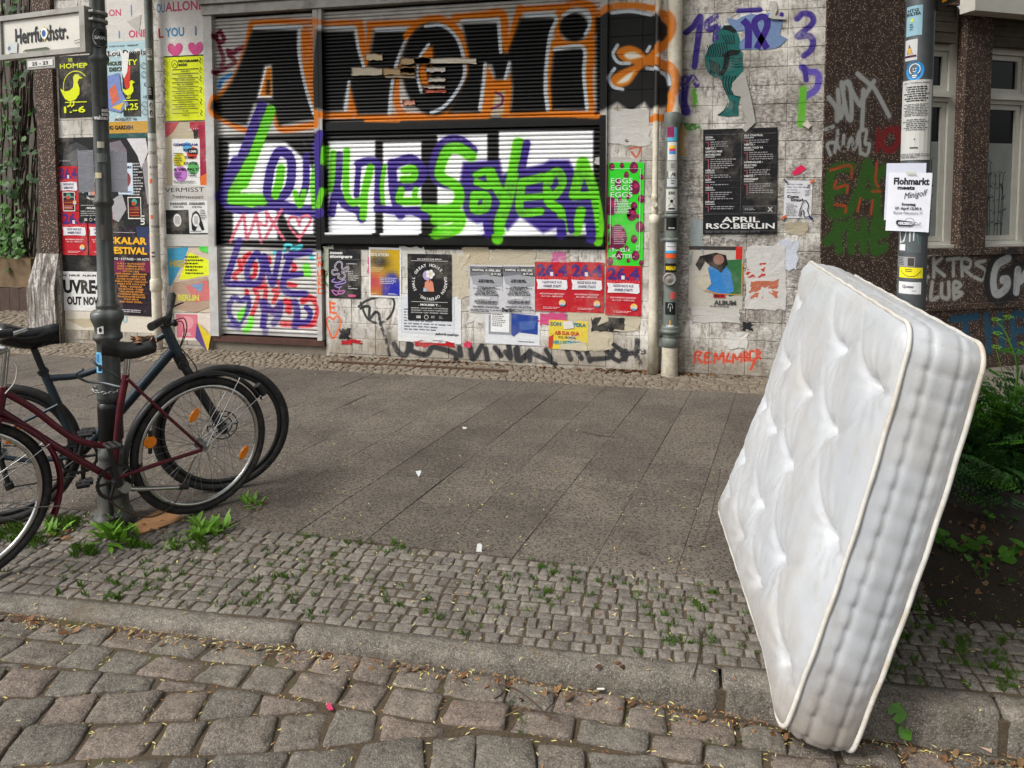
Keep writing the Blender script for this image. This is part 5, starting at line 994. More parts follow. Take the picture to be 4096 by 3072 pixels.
s = poster(2755, 985, 2972, 1235, (190, 186, 176), off=.004); s.rect(.0, .0, .95, .06, (60,56,54)); s.rect(.86, .0, .98, .2, (206,44,36)); s.poly([(.66,.22),(.97,.2),(.97,.74),(.75,.8),(.66,.6)], (50,108,62)); s.poly([(.3,.4),(.42,.28),(.66,.28),(.78,.42),(.84,.7),(.74,.77),(.4,.74),(.3,.62)], (52,130,200)); s.poly([(.12,.3),(.2,.16),(.5,.1),(.68,.14),(.72,.28),(.6,.42),(.5,.36),(.4,.32),(.3,.24),(.2,.4)], (32,26,26)); s.oval(.55, .21, .10, (150,110,96)); s.line([(.28,.7),(.55,.76),(.98,.76),(.98,.25)], .02, (206,150,50)); s.poly([(.15,.5),(.35,.34),(.42,.6),(.3,.72),(.14,.62)], (196,188,170)); s.rect(.46, .76, .68, .82, (196,40,40)); s.text('EBOW', .48, .808, .04, KK, 2, fit=.18); s.text('ALBUM', .48, .93, .07, (70,70,72), 2, fit=.4); s.words(.4, .95, .9, .98, 1, (90,90,92), seed=3); s.done('album_poster', 'torn poster of a dark-haired figure in a bright blue jacket')
# cut-out paste-up figure and the torn blue sheet
def pasted(pts, c, off, name, label=None, parent=None, extra=()):
    Q = [onwall(*p) for p in pts]; m = MB(); k = len(Q)
    tri = [tuple(range(k))]; m.add([Vector((q.x, WALL-off, q.z)) for q in Q]+[Vector((q.x, WALL-.0004, q.z)) for q in Q], tri+[(i, k+i, k+(i+1) % k, (i+1) % k) for i in range(k)], L4(c))
    for j, (pp, cl, wd) in enumerate(extra):
        if wd == 0: m.add([Vector((onwall(*p).x, WALL-off-.001-.0004*j, onwall(*p).z)) for p in pp], [tuple(range(len(pp)))], L4(cl))
        else:
            P = smooth_path([(onwall(*p).x, onwall(*p).z) for p in pp], 4); vs = []
            for i in range(len(P)):
                t = P[min(i+1, len(P)-1)]-P[max(i-1, 0)]; t = t/max(np.linalg.norm(t), 1e-9); n = np.array([-t[1], t[0]])*wd/790
                vs += [(P[i][0]+n[0], WALL-off-.001-.0004*(j % 3), P[i][1]+n[1]), (P[i][0]-n[0], WALL-off-.001-.0004*(j % 3), P[i][1]-n[1])]
            m.add(vs, [(2*i, 2*i+1, 2*i+3, 2*i+2) for i in range(len(P)-1)], L4(cl))
    if parent: return m.build(name, MAT['paper'], parent)
    o = m.build(name, MAT['paper']); tag(o, label, 'poster'); return o
q = lambda l: [(2600+x*.4219, y*.4219) for x, y in l]
BKF = (16, 26, 28); TE = (28, 104, 100)
ex = [(q([(700,250),(760,240),(820,290),(800,320),(740,290),(690,280)]), BKF, 0), (q([(690,520),(760,470),(860,480),(830,520),(760,530),(740,640),(690,720),(640,720),(690,640),(700,560)]), BKF, 0)]
for i in range(9): ex.append((q([(540+i*22,430+i*-4),(560+i*22,490),(540+i*24,540)]), BKF, 3))
for i in range(7): ex.append((q([(560+i*16,560+i*8),(575+i*14,620),(570+i*14,700)]), BKF, 3))
for i in range(6): ex.append((q([(700+i*28,720),(690+i*26,800),(730+i*18,900)]), BKF, 3.5))
for i in range(5): ex.append((q([(680+i*26,330),(700+i*24,370),(740+i*14,420)]), BKF, 3))
for i in range(4): ex.append((q([(770,545+i*28),(820,560+i*26),(868,550+i*26)]), BKF, 2.5))
ex.append((q([(740,970),(700,1050),(650,1088)]), BKF, 3)); ex.append((q([(800,960),(790,1060)]), BKF, 3))
pasted(q([(700,240),(770,240),(820,290),(850,370),(845,450),(872,500),(878,600),(880,680),(835,740),(790,790),(780,850),(800,905),(850,915),(835,1000),(838,1095),(740,1105),(640,1092),(680,1060),(740,1010),(752,960),(720,880),(685,780),(660,740),(600,725),(555,690),(520,620),(518,540),(560,440),(620,390),(655,370),(640,310)]), TE, .006, 'paste_up_figure', 'teal cut-out paste-up of a stooping figure with black lines', extra=ex)
bl = (116, 140, 182)
pasted(q([(728,170),(820,190),(870,160),(960,130),(1060,150),(1130,120),(1200,190),(1260,195),(1245,260),(1230,330),(1300,370),(1240,430),(1190,460),(1100,470),(900,470),(845,470),(850,400),(910,340),(880,290),(810,300),(760,250)]), bl, .004, 'torn_blue_poster', 'torn pale blue sheet sprayed with purple strokes', extra=[(q([(880,190),(930,260),(930,460)]), PURPLE, 24), (q([(1010,460),(1110,250),(1080,160),(1000,190),(1000,280),(1110,460)]), PURPLE, 22), (q([(1250,120),(1230,200)]), PURPLE, 12)])
pasted(q([(880,680),(905,720),(960,950),(1000,1160),(905,1255),(875,1220),(920,1140),(860,1000),(860,920),(800,905),(770,850),(780,790)]), (178, 176, 170), .016, 'peeling_strip', 'long grey strip of paper peeling down onto the black listing poster')
pasted(q([(1130,20),(1190,10),(1205,100),(1180,150),(1280,170),(1290,190),(1160,185),(1120,170),(1150,90)]), (190, 188, 182), .02, 'paper_curl', 'crumpled white paper curl at the top of the corner wall')
pasted(q([(1345,1640),(1390,1590),(1440,1562),(1480,1600),(1430,1640),(1370,1665)]), (226, 40, 90), .004, 'pink_tape', 'piece of bright pink tape above the Come Draw flyer')
pasted(q([(1440,1185),(1490,1140),(1525,1190),(1500,1225)]), (214, 204, 196), .02, 'paper_ball', 'small crumpled paper stuck to the corner wall')
# paper strips left between the upper slats
for i, (x0, y0, x1, y1, c) in enumerate(((1405,270,1530,300,(190,180,160)), (1530,272,1660,298,(176,150,112)), (1655,230,1905,255,(214,206,190)), (1600,232,1720,256,(176,150,112)), (1460,215,1530,240,(196,180,150)), (1600,265,1660,290,(176,150,112)), (1700,268,1780,288,(200,196,186)), (1710,310,1780,326,(206,200,188)), (1690,340,1780,352,(206,200,188)), (1700,360,1785,372,(200,110,90)), (1610,400,1660,420,(206,150,130)), (1540,300,1660,312,(190,176,150)))):
    m = ragged(x0, y0, x1, y1, c, amp=3, seed=200+i, off=-.012); 
    for k in range(len(m.v)): m.v[k] = (m.v[k][0], min(m.v[k][1], WALL+.0205)-.003, m.v[k][2])
    m.build('paper_scrap', MAT['paper'], bld)

# ------------------------------------------------------------------ pipes on the wall
def pipe(name, label, x, y, segs, mat, cat='pipe'):
    """segs: (r, z0, z1); first is the main run"""
    root = empty(name, (x, y, 0)); tag(root, label, cat); return root
gp = pipe('gas_pipe', 'thin cream painted pipe with a valve joint next to the shutter frame', onwall(2617, 1000, 6.62).x, 6.62, None, None)
gx = gp.location.x
m = MB(); m.tube([(gx, 6.62, 1.62), (gx+.012, 6.62, 4.1)], .027, 12); m.build('upper_run', MAT['pipe'], gp)
m = MB(); m.lathe([(.0, 0), (.05, 0), (.046, .5), (.044, 1.38), (.05, 1.385), (.05, 1.45), (.03, 1.47)], (gx, 6.62, 0), 16); m.build('lower_run', MAT['pipe'], gp)
m = MB(); m.lathe([(.024, 1.47), (.034, 1.49), (.034, 1.52), (.026, 1.54), (.026, 1.6), (.032, 1.605), (.032, 1.64), (.026, 1.66)], (gx, 6.62, 0), 14); m.tube([(gx, 6.60, 1.56), (gx, 6.555, 1.56)], .026, 12); m.build('valve', MAT['pipe'], gp)
dx = onwall(2684, 1000, 6.60).x
dp = pipe('downpipe', 'large downpipe, cream above and grey below, covered in stickers', dx, 6.60, None, None)
m = MB(); m.lathe([(.062, 2.36), (.064, 4.2)], (dx+.012, 6.60, 0), 20); m.build('upper_run', MAT['pipe'], dp)
m = MB(); m.lathe([(.062, .35), (.060, 1.28), (.058, 2.22), (.060, 2.24), (.075, 2.30), (.075, 2.37), (.07, 2.385)], (dx, 6.60, 0), 20); m.build('lower_run', MAT['grey_plastic'], dp)
m = MB(); m.lathe([(.078, -.02), (.072, .12), (.070, .26)], (dx, 6.60, 0), 20); m.build('foot', MAT['pipe'], dp)
for z0, prof in ((.0, [(.066, .255), (.074, .26), (.074, .33), (.066, .345)]), (0, [(.06, .385), (.083, .39), (.083, .415), (.076, .42), (.08, .435), (.08, .45), (.06, .455)]), (0, [(.06, 1.225), (.075, 1.23), (.075, 1.255), (.06, 1.26)]), (0, [(.06, 1.44), (.068, 1.445), (.068, 1.47), (.06, 1.475)])):
    m = MB(); m.lathe(prof, (dx, 6.60, 0), 20); m.box((dx-.1, 6.59, prof[1][1]), (dx-.06, 6.61, prof[2][1])); m.build('clamp', MAT['grey_plastic'], dp)
zc = onwall(2662, 1118, 6.5).z
m = MB(); vs = []
for rr, yy in ((.0, -.028), (.025, -.026), (.042, -.016), (.046, -.02), (.058, -.02), (.06, 0), (.06, .03)): vs.append((rr, yy))
n_ = 20; V_ = [(dx-.01+r_*math.cos(2*math.pi*k/n_), 6.535+y_, zc+r_*math.sin(2*math.pi*k/n_)) for r_, y_ in vs for k in range(n_)]
m.add(V_, [(i*n_+k, i*n_+(k+1) % n_, (i+1)*n_+(k+1) % n_, (i+1)*n_+k) for i in range(len(vs)-1) for k in range(n_)], None, True); m.build('inspection_cap', MAT['frame_metal'], dp)
FA = math.atan2(-6.6, -dx)                    # the side of the pipe that faces the street
def stick(axis, r, D, y0, y1, wd, bgc, am, parent, fn=None):
    z0, z1 = onwall(XC, y0, D), onwall(XC, y1, D); s = Wrap(axis, r, z0.z, (wd, z0.z-z1.z), bgc, am)
    if fn: fn(s)
    return s.done('sticker', None, parent=parent, mat=MAT['print_gloss'])
ax = (dx, 6.60, 0)
for y0, y1, wd, c, a, fn in ((505,575,.10,(90,170,200),-.1,lambda s: (s.rect(.02,.2,.7,.8,(150,30,90)), s.words(.1,.3,.6,.7,4,(30,20,30)))), (578,648,.09,(214,214,210),0,lambda s: (s.rect(.2,.2,.8,.36,(230,200,60)), s.rect(.2,.36,.8,.5,(214,60,90)), s.rect(.2,.5,.8,.66,(60,140,200)))), (650,690,.10,(176,176,170),.0,lambda s: s.words(.4,.3,.9,.8,3,(70,70,70))), (690,715,.075,(206,206,202),.1,lambda s: (s.text('A', .3,.8,.6,(60,60,60),1), s.rect(.62,.2,.86,.8,(90,90,90)))), (718,750,.10,(190,194,196),.05,lambda s: s.words(.4,.2,.9,.8,2,(80,80,84))),
                           (758,842,.115,(196,196,190),0,lambda s: (s.text('BOHO', .25,.25,.14,(30,30,30),2,fit=.5), s.oval(.5,.55,.12,(24,24,26)), s.line([(.25,.4),(.5,.6),(.75,.4)],.05,(24,24,26)), s.line([(.25,.8),(.5,.6),(.75,.8)],.05,(24,24,26)), s.rect(.25,.86,.75,.93,(40,40,42)))), (850,915,.10,(20,20,22),0,lambda s: (s.text('I AM', .38,.26,.12,(220,220,220),1), s.text('YOUR MAMA', .22,.92,.09,(220,220,220),1,fit=.6))), (950,1003,.105,(206,206,214),0,lambda s: (s.rect(0,.02,1,.2,(50,150,200)), s.rect(.1,.5,.9,.55,(120,130,60)), s.rect(0,.82,1,1,(70,160,200)))), (1005,1022,.105,(226,90,40),0,None),
                           (1042,1076,.115,(22,22,22),0,lambda s: s.text('IRREALM', .08,.72,.42,(230,200,30),2,fit=.84)), (1152,1178,.06,(206,90,90),.5,None), (1190,1238,.10,(26,28,28),0,lambda s: (s.line([(.5,.75),(.5,.35)],.05,(200,210,206)), s.line([(.3,.5),(.35,.2),(.5,.12),(.65,.2),(.7,.5)],.04,(200,210,206),True)))):
    stick(ax, .0615, 6.54, y0, y1, wd, c, FA+a, dp, fn)
def lenki(s):
    s.k = 3
zt, zb = onwall(XC, 1258, 6.54).z, onwall(XC, 1328, 6.54).z; s = Wrap(ax, .0617, zt, (.105, zt-zb), (0, 0, 0), FA); s.m = MB()
s.poly([(.5,0),(1,.4),(.5,.5),(0,.4)], (226,170,60), False); s.poly([(0,.4),(.5,.5),(1,.4),(1,.6),(.5,.62),(0,.6)], (206,80,50), False); s.poly([(0,.6),(1,.6),(.78,.72),(.22,.72)], (60,150,170), False); s.poly([(.22,.72),(.78,.72),(.5,1)], (30,24,50)); s.text('LENKI', .2,.42,.15,(240,240,236),2,fit=.6); s.text('BALBOA', .06,.62,.15,(240,240,236),2,fit=.88); s.done('sticker', None, parent=dp, mat=MAT['print_gloss'])
lx = onwall(612, 700, 6.60).x
lp = pipe('thin_downpipe', 'slim grey downpipe with papered lower half between the left posters', lx, 6.60, None, None)
m = MB(); m.lathe([(.036, 2.25), (.04, 4.1)], (lx, 6.6, 0), 16); m.build('upper_run', MAT['grey_plastic'], lp)
m = MB(); m.lathe([(.05, 0.0), (.05, .6), (.047, 2.0), (.05, 2.01), (.05, 2.06), (.04, 2.08), (.036, 2.25)], (lx, 6.6, 0), 16); m.build('lower_run', MAT['pipe'], lp)
m = MB(); m.lathe([(.052, .62), (.062, .64), (.062, .74), (.052, .76)], (lx, 6.6, 0), 16); m.build('clamp', MAT['pipe'], lp)
FL = math.atan2(-6.6, -lx)
for y0, y1, wd, c, fn in ((118,170,.05,(206,206,190),lambda s: (s.words(.05,.05,.95,.5,3,(40,40,40)), s.text('PREISE',.05,.78,.18,(30,30,30),1,fit=.9))), (290,345,.05,(26,26,26),lambda s: s.words(.1,.1,.9,.7,5,(220,220,220))), (350,430,.052,(206,206,204),lambda s: (s.oval(.5,.3,.3,(40,40,40),.14), s.oval(.5,.72,.3,(60,60,60),.16))), (500,680,.085,(214,212,206),lambda s: (s.text('UTOPIA',.05,.2,.07,(50,50,50),0,fit=.8), s.text('CUTABLE',.05,.52,.07,(50,50,50),0,fit=.9), s.text('AVIA',.05,.88,.07,(50,50,50),0))), (690,790,.09,(206,202,194),lambda s: s.rect(.1,.15,.4,.35,(226,110,60))), (795,940,.09,(200,196,186),lambda s: (s.text('OPIA',.1,.2,.09,(50,50,50),0), s.rect(.1,.5,.4,.62,(226,110,60)), s.text('TABLE',.1,.9,.08,(50,50,50),0))), (960,1080,.09,(196,192,182),lambda s: s.words(.1,.6,.7,.9,2,(60,60,60)))):
    stick((lx, 6.6, 0), .051 if y0 > 480 else .041, 6.56, y0, y1, wd, c, FL, lp, fn)

# ------------------------------------------------------------------ cast-iron post with the street sign
PX, PY = -2.682, 2.96
def pz(y): return onwall(400, y, PY-.05).z
post = empty('iron_post', (PX, PY, 0)); tag(post, 'dark cast-iron clustered column post the bicycles lean on', 'post')
fa = math.atan2(-PY, -PX)
lob = lambda a: .86+.14*abs(math.cos(2*(a-fa+math.pi/4)))**.7*1.0 + .06*abs(math.cos(2*(a-fa+math.pi/4)))
prof = [(.105, 2100), (.107, 2085), (.098, 2062), (.082, 2050), (.078, 1960), (.078, 1905), (.068, 1890), (.07, 1870), (.058, 1852), (.07, 1835), (.07, 1815), (.056, 1800), (.054, 1610), (.064, 1604), (.066, 1588), (.06, 1574), (.058, 1555), (.058, 1375), (.062, 1368), (.076, 1358), (.074, 1346), (.064, 1338), (.066, 1312), (.074, 1294), (.084, 1278), (.084, 1258), (.07, 1246), (.05, 1240), (.056, 1232), (.056, 1222), (.045, 1215), (.044, 830), (.046, 826), (.056, 814), (.056, 804), (.044, 792), (.042, 560), (.042, 248), (.05, 240), (.055, 228), (.053, 218), (.042, 206), (.041, 20), (.041, -200)]
m = MB(); m.lathe([(r_*(.92 if y > 1200 else .86), max(pz(y), -.02)) for r_, y in prof], (PX, PY, 0), 40, lobes=lob); m.build('shaft', MAT['iron'], post)
m = MB(); m.lathe([(.053, pz(1770)), (.0595, pz(1765)), (.0585, pz(1700)), (.060, pz(1640)), (.058, pz(1618)), (.05, pz(1614))], (PX, PY, 0), 28, lobes=lambda a: .93+.07*abs(math.cos(2*(a-fa+.78)))); m.build('black_tape', MAT['tape'], post)
for y in (40, 72): m = MB(); m.lathe([(.04, pz(y+9)), (.0445, pz(y+8)), (.0445, pz(y-4)), (.04, pz(y-5))], (PX, PY, 0), 24); m.box((PX+.005, PY-.06, pz(y+6)), (PX+.03, PY-.035, pz(y-3))); m.build('sign_clamp', MAT['frame_metal'], post)
for y0, y1, wd, c, r_, da, fn in ((103,182,.075,(60,62,62),.0425,.35,lambda s: (s.oval(.5,.5,.5,(206,208,206),.5), s.oval(.5,.5,.45,(52,54,54),.45), s.text('SAVO',.12,.6,.16,(220,220,220),2,fit=.75), s.oval(.55,.3,.14,(24,24,24),.1))), (425,478,.08,(58,60,60),.0425,.1,lambda s: (s.text('safe',.5,.35,.3,(226,226,226),2,fit=.5), s.text('scene',.5,.65,.3,(226,226,226),2,fit=.55), s.text('valued',.1,.95,.3,(226,226,226),2,fit=.8))), (565,590,.03,(206,198,180),.0425,-.1,None), (612,648,.045,(120,124,122),.0425,0,None), (690,712,.03,(206,196,160),.0425,-.5,None), (1302,1334,.03,(216,216,214),.0665,-.5,lambda s: s.oval(.5,.5,.25,(40,40,40),.3)), (1408,1490,.034,(120,186,220),.0595,-.8,lambda s: (s.rect(.1,.1,.6,.5,(60,130,190)), s.rect(.4,.6,.9,.9,(24,40,60)))), (900,960,.03,(96,90,84),.0445,.0,None)):
    z0, z1 = pz(y0), pz(y1); s = Wrap((PX, PY, 0), r_*(.97 if y0 > 1200 else .915), z0, (wd, z0-z1), c, fa+da)
    if fn: fn(s)
    s.done('sticker', None, parent=post, mat=MAT['print_gloss'])
# bill folded round the post
z0, z1 = pz(598), pz(770); s = Wrap((PX, PY, 0), .062, z0, (.17, z0-z1), (206, 208, 220), fa+1.9); s.m = MB()
m = MB(); n_ = Vector((math.cos(fa), math.sin(fa), 0)); t_ = Vector((-n_.y, n_.x, 0))
for s_, e in ((-1, .065), (1, .07)):
    a = Vector((PX, PY, 0)) + t_*(s_*.036) + n_*.010; b_ = a + t_*(s_*e) + n_*.004
    m.add([Vector((a.x, a.y, z0)), Vector((b_.x, b_.y, z0-.005)), Vector((b_.x, b_.y, z1)), Vector((a.x, a.y, z1+.005))], [(0, 1, 2, 3)], L4((208, 210, 222)))
    m.add([Vector((a.x, a.y, z0))-n_*.002, Vector((b_.x, b_.y, z0-.005))-n_*.002, Vector((b_.x, b_.y, z1))-n_*.002, Vector((a.x, a.y, z1+.005))-n_*.002], [(3, 2, 1, 0)], L4((190, 192, 204)))
m.v = [tuple(v) for v in m.v]
tag(m.build('blank_sheet', MAT['paper']), 'blank white sheet taped round the back of the iron post', 'paper')
# the sign
SL, SR = Vector((-3.745, 3.05, 0)), Vector((-2.755, 2.915, 0)); SU = (SR-SL).normalized(); SN = Vector((-SU.y, SU.x, 0))
if SN.y > 0: SN = -SN
def sp(x, y): return onplane(x, y, SL, SN)
tl, br = sp(4, 76), sp(352, 213); u0 = (sp(4, 150)-SL).dot(SU); u1 = (sp(352, 110)-SL).dot(SU); zt = (sp(346, 19).z+sp(8, 76).z)/2; zb = (sp(355, 213).z+sp(4, 240).z)/2
sign = empty('street_sign', SL+SU*u1+Vector((0, 0, zb))); tag(sign, 'white street name sign reading Herrfurthstr. clamped to the iron post', 'sign')
def sbox(mb, a0, a1, d0, d1, z0, z1):
    vs = [SL+SU*u+SN*d+Vector((0, 0, z)) for z in (z0, z1) for u, d in ((a0, d0), (a1, d0), (a1, d1), (a0, d1))]; mb.add(vs, [(0, 3, 2, 1), (4, 5, 6, 7), (0, 1, 5, 4), (1, 2, 6, 5), (2, 3, 7, 6), (3, 0, 4, 7)])
m = MB(); w_ = .024
for q in ((u0, u1, zt-w_, zt), (u0, u1, zb, zb+w_), (u0, u0+w_, zb+w_, zt-w_), (u1-w_*1.4, u1, zb+w_, zt-w_)): sbox(m, q[0], q[1], -.018, .018, q[2], q[3])
m.build('frame', MAT['frame_metal'], sign)
m = MB(); sbox(m, u0+w_, u1-w_*1.4, -.008, .006, zb+w_, zt-w_); pn = m.build('panel', MAT['white_frame'], sign)
s = Sheet(SL+SU*(u0+w_)+SN*.008+Vector((0, 0, zt-w_)), SU, (0, 0, -1), (u1-u0-2.4*w_, zt-zb-2*w_), (0, 0, 0), body=False); s.N = SN
s.text('Herrfurthstr.', .16, .70, .44, (22, 24, 34), 1, fit=.68); s.done('lettering', None, parent=sign, mat=MAT['enamel']); s.m = MB(); s.poly([(.545,.27),(.6,.47),(.545,.72),(.49,.47)], (222,184,70)); s.oval(.545, .49, .042, (236,236,230), .16); s.oval(.54, .49, .025, (40,90,160), .1); s.done('sign_sticker', None, parent=sign, mat=MAT['enamel']); s.m = MB(); s.poly([(.08,.64),(.2,.66),(.19,.98),(.07,.95)], (196,200,200)); s.oval(.09, .82, .02, (90,120,150)); s.done('sign_sticker', None, parent=sign, mat=MAT['enamel']); s.m = MB(); s.poly([(.26,.97),(.3,.91),(.45,.9),(.58,.89),(.62,.96)], (78,84,62)); s.done('moss_stain', None, parent=sign, mat=MAT['enamel']); s.m = MB(); s.line([(.93,.8),(.99,.78),(.99,.86),(.93,.88)], .006, (60,60,64), closed=True)
s.done('sign_sticker', None, parent=sign, mat=MAT['enamel'])
nt, nb = sp(230, 232), sp(228, 275); a0 = (sp(116, 255)-SL).dot(SU); a1 = (sp(229, 250)-SL).dot(SU); z1, z0 = sp(170, 233).z, sp(170, 277).z
m = MB(); sbox(m, a0, a1, -.012, .012, z0, z1); m.build('number_plate', MAT['frame_metal'], sign)
s = Sheet(SL+SU*(a0+.012)+SN*.0135+Vector((0, 0, z1-.012)), SU, (0, 0, -1), (a1-a0-.024, z1-z0-.024), (214, 214, 208), .001); s.N = SN; s.m = MB(); s.rect(0, 0, 1, 1, (214, 214, 208)); s.k += 1; s.text('25 - 23', .5, .78, .56, (30, 30, 34), 1, 'c', fit=.66); s.done('number_lettering', None, parent=sign, mat=MAT['enamel'])

# ------------------------------------------------------------------ bicycles
def c3(x, y): return .6933*x, 1200+.6933*y
class Bike:
    def __init__(s, name, label, rear, front):
        s.A, s.B = Vector(rear), Vector(front); s.d = (s.B-s.A); s.d.z = 0; s.d.normalize(); s.n = Vector((s.d.y, -s.d.x, 0))
        if s.n.dot(Vector((0, 0, 0))-s.A) < 0: s.n = -s.n
        s.root = empty(name, ((s.A.x+s.B.x)/2, (s.A.y+s.B.y)/2, 0)); tag(s.root, label, 'bicycle')
    def p(s, x, y, off=0.0): return onplane(*c3(x, y), s.A+s.n*off, s.n)
    def tube(s, name, pts, r, mat, off=0.0, n=10, smooth=True, both=None, parent=None, rr=None):
        mb = MB()
        for o in ((off,) if both is None else (off+both, off-both)):
            P = [s.p(*q, o) if len(q) == 2 else s.p(q[0], q[1], q[2]) for q in pts]
            if smooth and len(P) > 2: P = [Vector(v) for v in smooth_path([tuple(v) for v in P], 5)]
            mb.tube(P, r, n, rr=rr if (rr and len(rr) == len(P)) else None)
        return mb.build(name, MAT[mat], parent or s.root)
    def ringpts(s, c, r, n, a0=0.0, a1=2*math.pi, turn=0.0):
        d = (s.d*math.cos(turn)+s.n*math.sin(turn)); full = abs(a1-a0) > 6.28
        return [c + d*(r*math.cos(a)) + Vector((0, 0, r*math.sin(a))) for a in np.linspace(a0, a1, n, endpoint=not full)]
    def torus(s, c, r, t, mat, name, parent, n=56, k=8, turn=0.0, sq=1.0):
        d = (s.d*math.cos(turn)+s.n*math.sin(turn)); nn = (s.n*math.cos(turn)-s.d*math.sin(turn)); mb = MB(); vs = []
        for i in range(n):
            a = 2*math.pi*i/n; u = d*math.cos(a)+Vector((0, 0, math.sin(a)))
            for j in range(k): b = 2*math.pi*j/k; vs.append(c+u*(r+t*sq*math.cos(b))+nn*(t*math.sin(b)))
        mb.add(vs, [(i*k+j, ((i+1) % n)*k+j, ((i+1) % n)*k+(j+1) % k, i*k+(j+1) % k) for i in range(n) for j in range(k)], None, True); return mb.build(name, MAT[mat], parent)
    def wheel(s, c, r=.348, t=.019, rim='chrome', turn=0.0, spokes=32, disc=False, hub='steel'):
        w = empty('wheel', s.root.location); w.parent = s.root; w.matrix_parent_inverse = Matrix.Translation(-Vector(s.root.location)); w.location = s.root.location
        s.torus(c, r-t, t, 'rubber', 'tyre', w, turn=turn); s.torus(c, r-2*t-.009, .0105, rim, 'rim', w, turn=turn, sq=1.25, k=6)
        d = (s.d*math.cos(turn)+s.n*math.sin(turn)); nn = (s.n*math.cos(turn)-s.d*math.sin(turn)); mb = MB(); mb.tube([c-nn*.05, c+nn*.05], .013, 10); mb.tube([c+nn*.03, c+nn*.033], .026, 12); mb.tube([c-nn*.033, c-nn*.03], .026, 12); mb.tube([c-nn*.065, c+nn*.065], .006, 8); mb.build('hub', MAT[hub], w)
        sp_ = MB(); rr = r-2*t-.014
        for i in range(spokes):
            a = 2*math.pi*i/spokes; sd = 1 if i % 2 else -1; b = a+(.55 if i % 4 < 2 else -.55)
            sp_.tube([c+nn*(sd*.03)+(d*math.cos(b)+Vector((0, 0, math.sin(b))))*.024, c+(d*math.cos(a)+Vector((0, 0, math.sin(a))))*rr], .0011, 3, caps=False)
        sp_.build('spokes', MAT['steel'], w)
        if disc:
            dm = MB()
            for rr_ in (.078, .05): dm.tube(s.ringpts(c-nn*.05, rr_, 24)+[s.ringpts(c-nn*.05, rr_, 24)[0]], .0035, 4)
            for i in range(6): a = i*1.047; e = d*math.cos(a)+Vector((0, 0, math.sin(a))); dm.tube([c-nn*.05+e*.02, c-nn*.05+e*.078], .004, 4)
            dm.build('brake_disc', MAT['black_plastic'], w)
        return w
    def saddle(s, nose, tail, h, mat, wide=.075, name='saddle', wob=0.0):
        a, b = nose, tail; mb = MB(); vs = []; n = 12; k = 12; up = Vector((0, 0, 1))
        for i in range(n+1):
            t = i/n; c = a+(b-a)*t; w = .018+(wide-.018)*(3*t*t-2*t**3) if t > .25 else .018+.012*t; w = w*math.sqrt(max(.03, 1-max(0, (t-.88)/.12)**2))*(math.sqrt(min(1, t/.06+.15)))
            for j in range(k):
                q = 2*math.pi*j/k; wb = wob*mnoise.noise(Vector((t*9, q*1.5, 2))); z = h*(.5*math.sin(q) if math.sin(q) > 0 else .75*math.sin(q)*(.6+.4*abs(math.cos(q)))) + .012*math.cos(t*6.2)
                vs.append(c+s.n*(w*math.cos(q)*(1+wb*3))+up*(z+wb*.03))
        mb.add(vs, [(i*k+j, (i+1)*k+j, (i+1)*k+(j+1) % k, i*k+(j+1) % k) for i in range(n) for j in range(k)], None, True); mb.add(vs[:k], [tuple(range(k))]); mb.add(vs[-k:], [tuple(range(k))[::-1]]); return mb.build(name, MAT[mat], s.root)
    def fender(s, c, r, a0, a1, mat, wd=.027):
        mb = MB(); n = 30; vs = []
        for a in np.linspace(a0, a1, n):
            u = s.d*math.cos(a)+Vector((0, 0, math.sin(a)))
            for q, k in ((-1, -.012), (-.7, 0), (0, .006), (.7, 0), (1, -.012)): vs.append(c+u*(r+k)+s.n*(wd*q))
        mb.add(vs, [(i*5+j, i*5+j+1, (i+1)*5+j+1, (i+1)*5+j) for i in range(n-1) for j in range(4)], None, True); o = mb.build('mudguard', MAT[mat], s.root); md = o.modifiers.new('thickness', 'SOLIDIFY'); md.thickness = .002; return o
    def reflector(s, x, y, off, shape):
        c = s.p(x, y, off); mb = MB(); u = s.d; z = Vector((0, 0, 1)); L, w, rot = shape; pts = []
        for sd in (0, 1):
            for a in np.linspace(0, 2*math.pi, 16, endpoint=False):
                e = u*(L*math.cos(a)*math.cos(rot)-w*math.sin(a)*math.sin(rot))+z*(L*math.cos(a)*math.sin(rot)+w*math.sin(a)*math.cos(rot)); pts.append(c+e*(1-.12*sd)+s.n*(.005*sd))
        mb.add(pts, [(i, (i+1) % 16, 16+(i+1) % 16, 16+i) for i in range(16)]+[tuple(range(16, 32)), tuple(range(16))[::-1]]); return mb.build('reflector', MAT['amber'], s.root)
    def crank(s, c, r, arm_end, off, mat='black_plastic', teeth=36):
        mb = MB(); n = teeth*2
        for q in (off, off-.004):
            pass
        vs = []; cc = c+s.n*off
        for sd in (-.002, .002):
            for i in range(n): a = 2*math.pi*i/n; rr = r*(1.0 if i % 2 else .955); vs.append(cc+s.n*sd+(s.d*math.cos(a)+Vector((0, 0, math.sin(a))))*rr)
        for sd in (-.002, .002):
            for i in range(n): a = 2*math.pi*i/n; vs.append(cc+s.n*sd+(s.d*math.cos(a)+Vector((0, 0, math.sin(a))))*(r*.8))
        fs = [(i, (i+1) % n, n+(i+1) % n, n+i) for i in range(n)]+[(i, 2*n+i, 2*n+(i+1) % n, (i+1) % n) for i in range(n)]+[(n+i, n+(i+1) % n, 3*n+(i+1) % n, 3*n+i) for i in range(n)]+[(2*n+i, 3*n+i, 3*n+(i+1) % n, 2*n+(i+1) % n) for i in range(n)]
        mb.add(vs, fs)
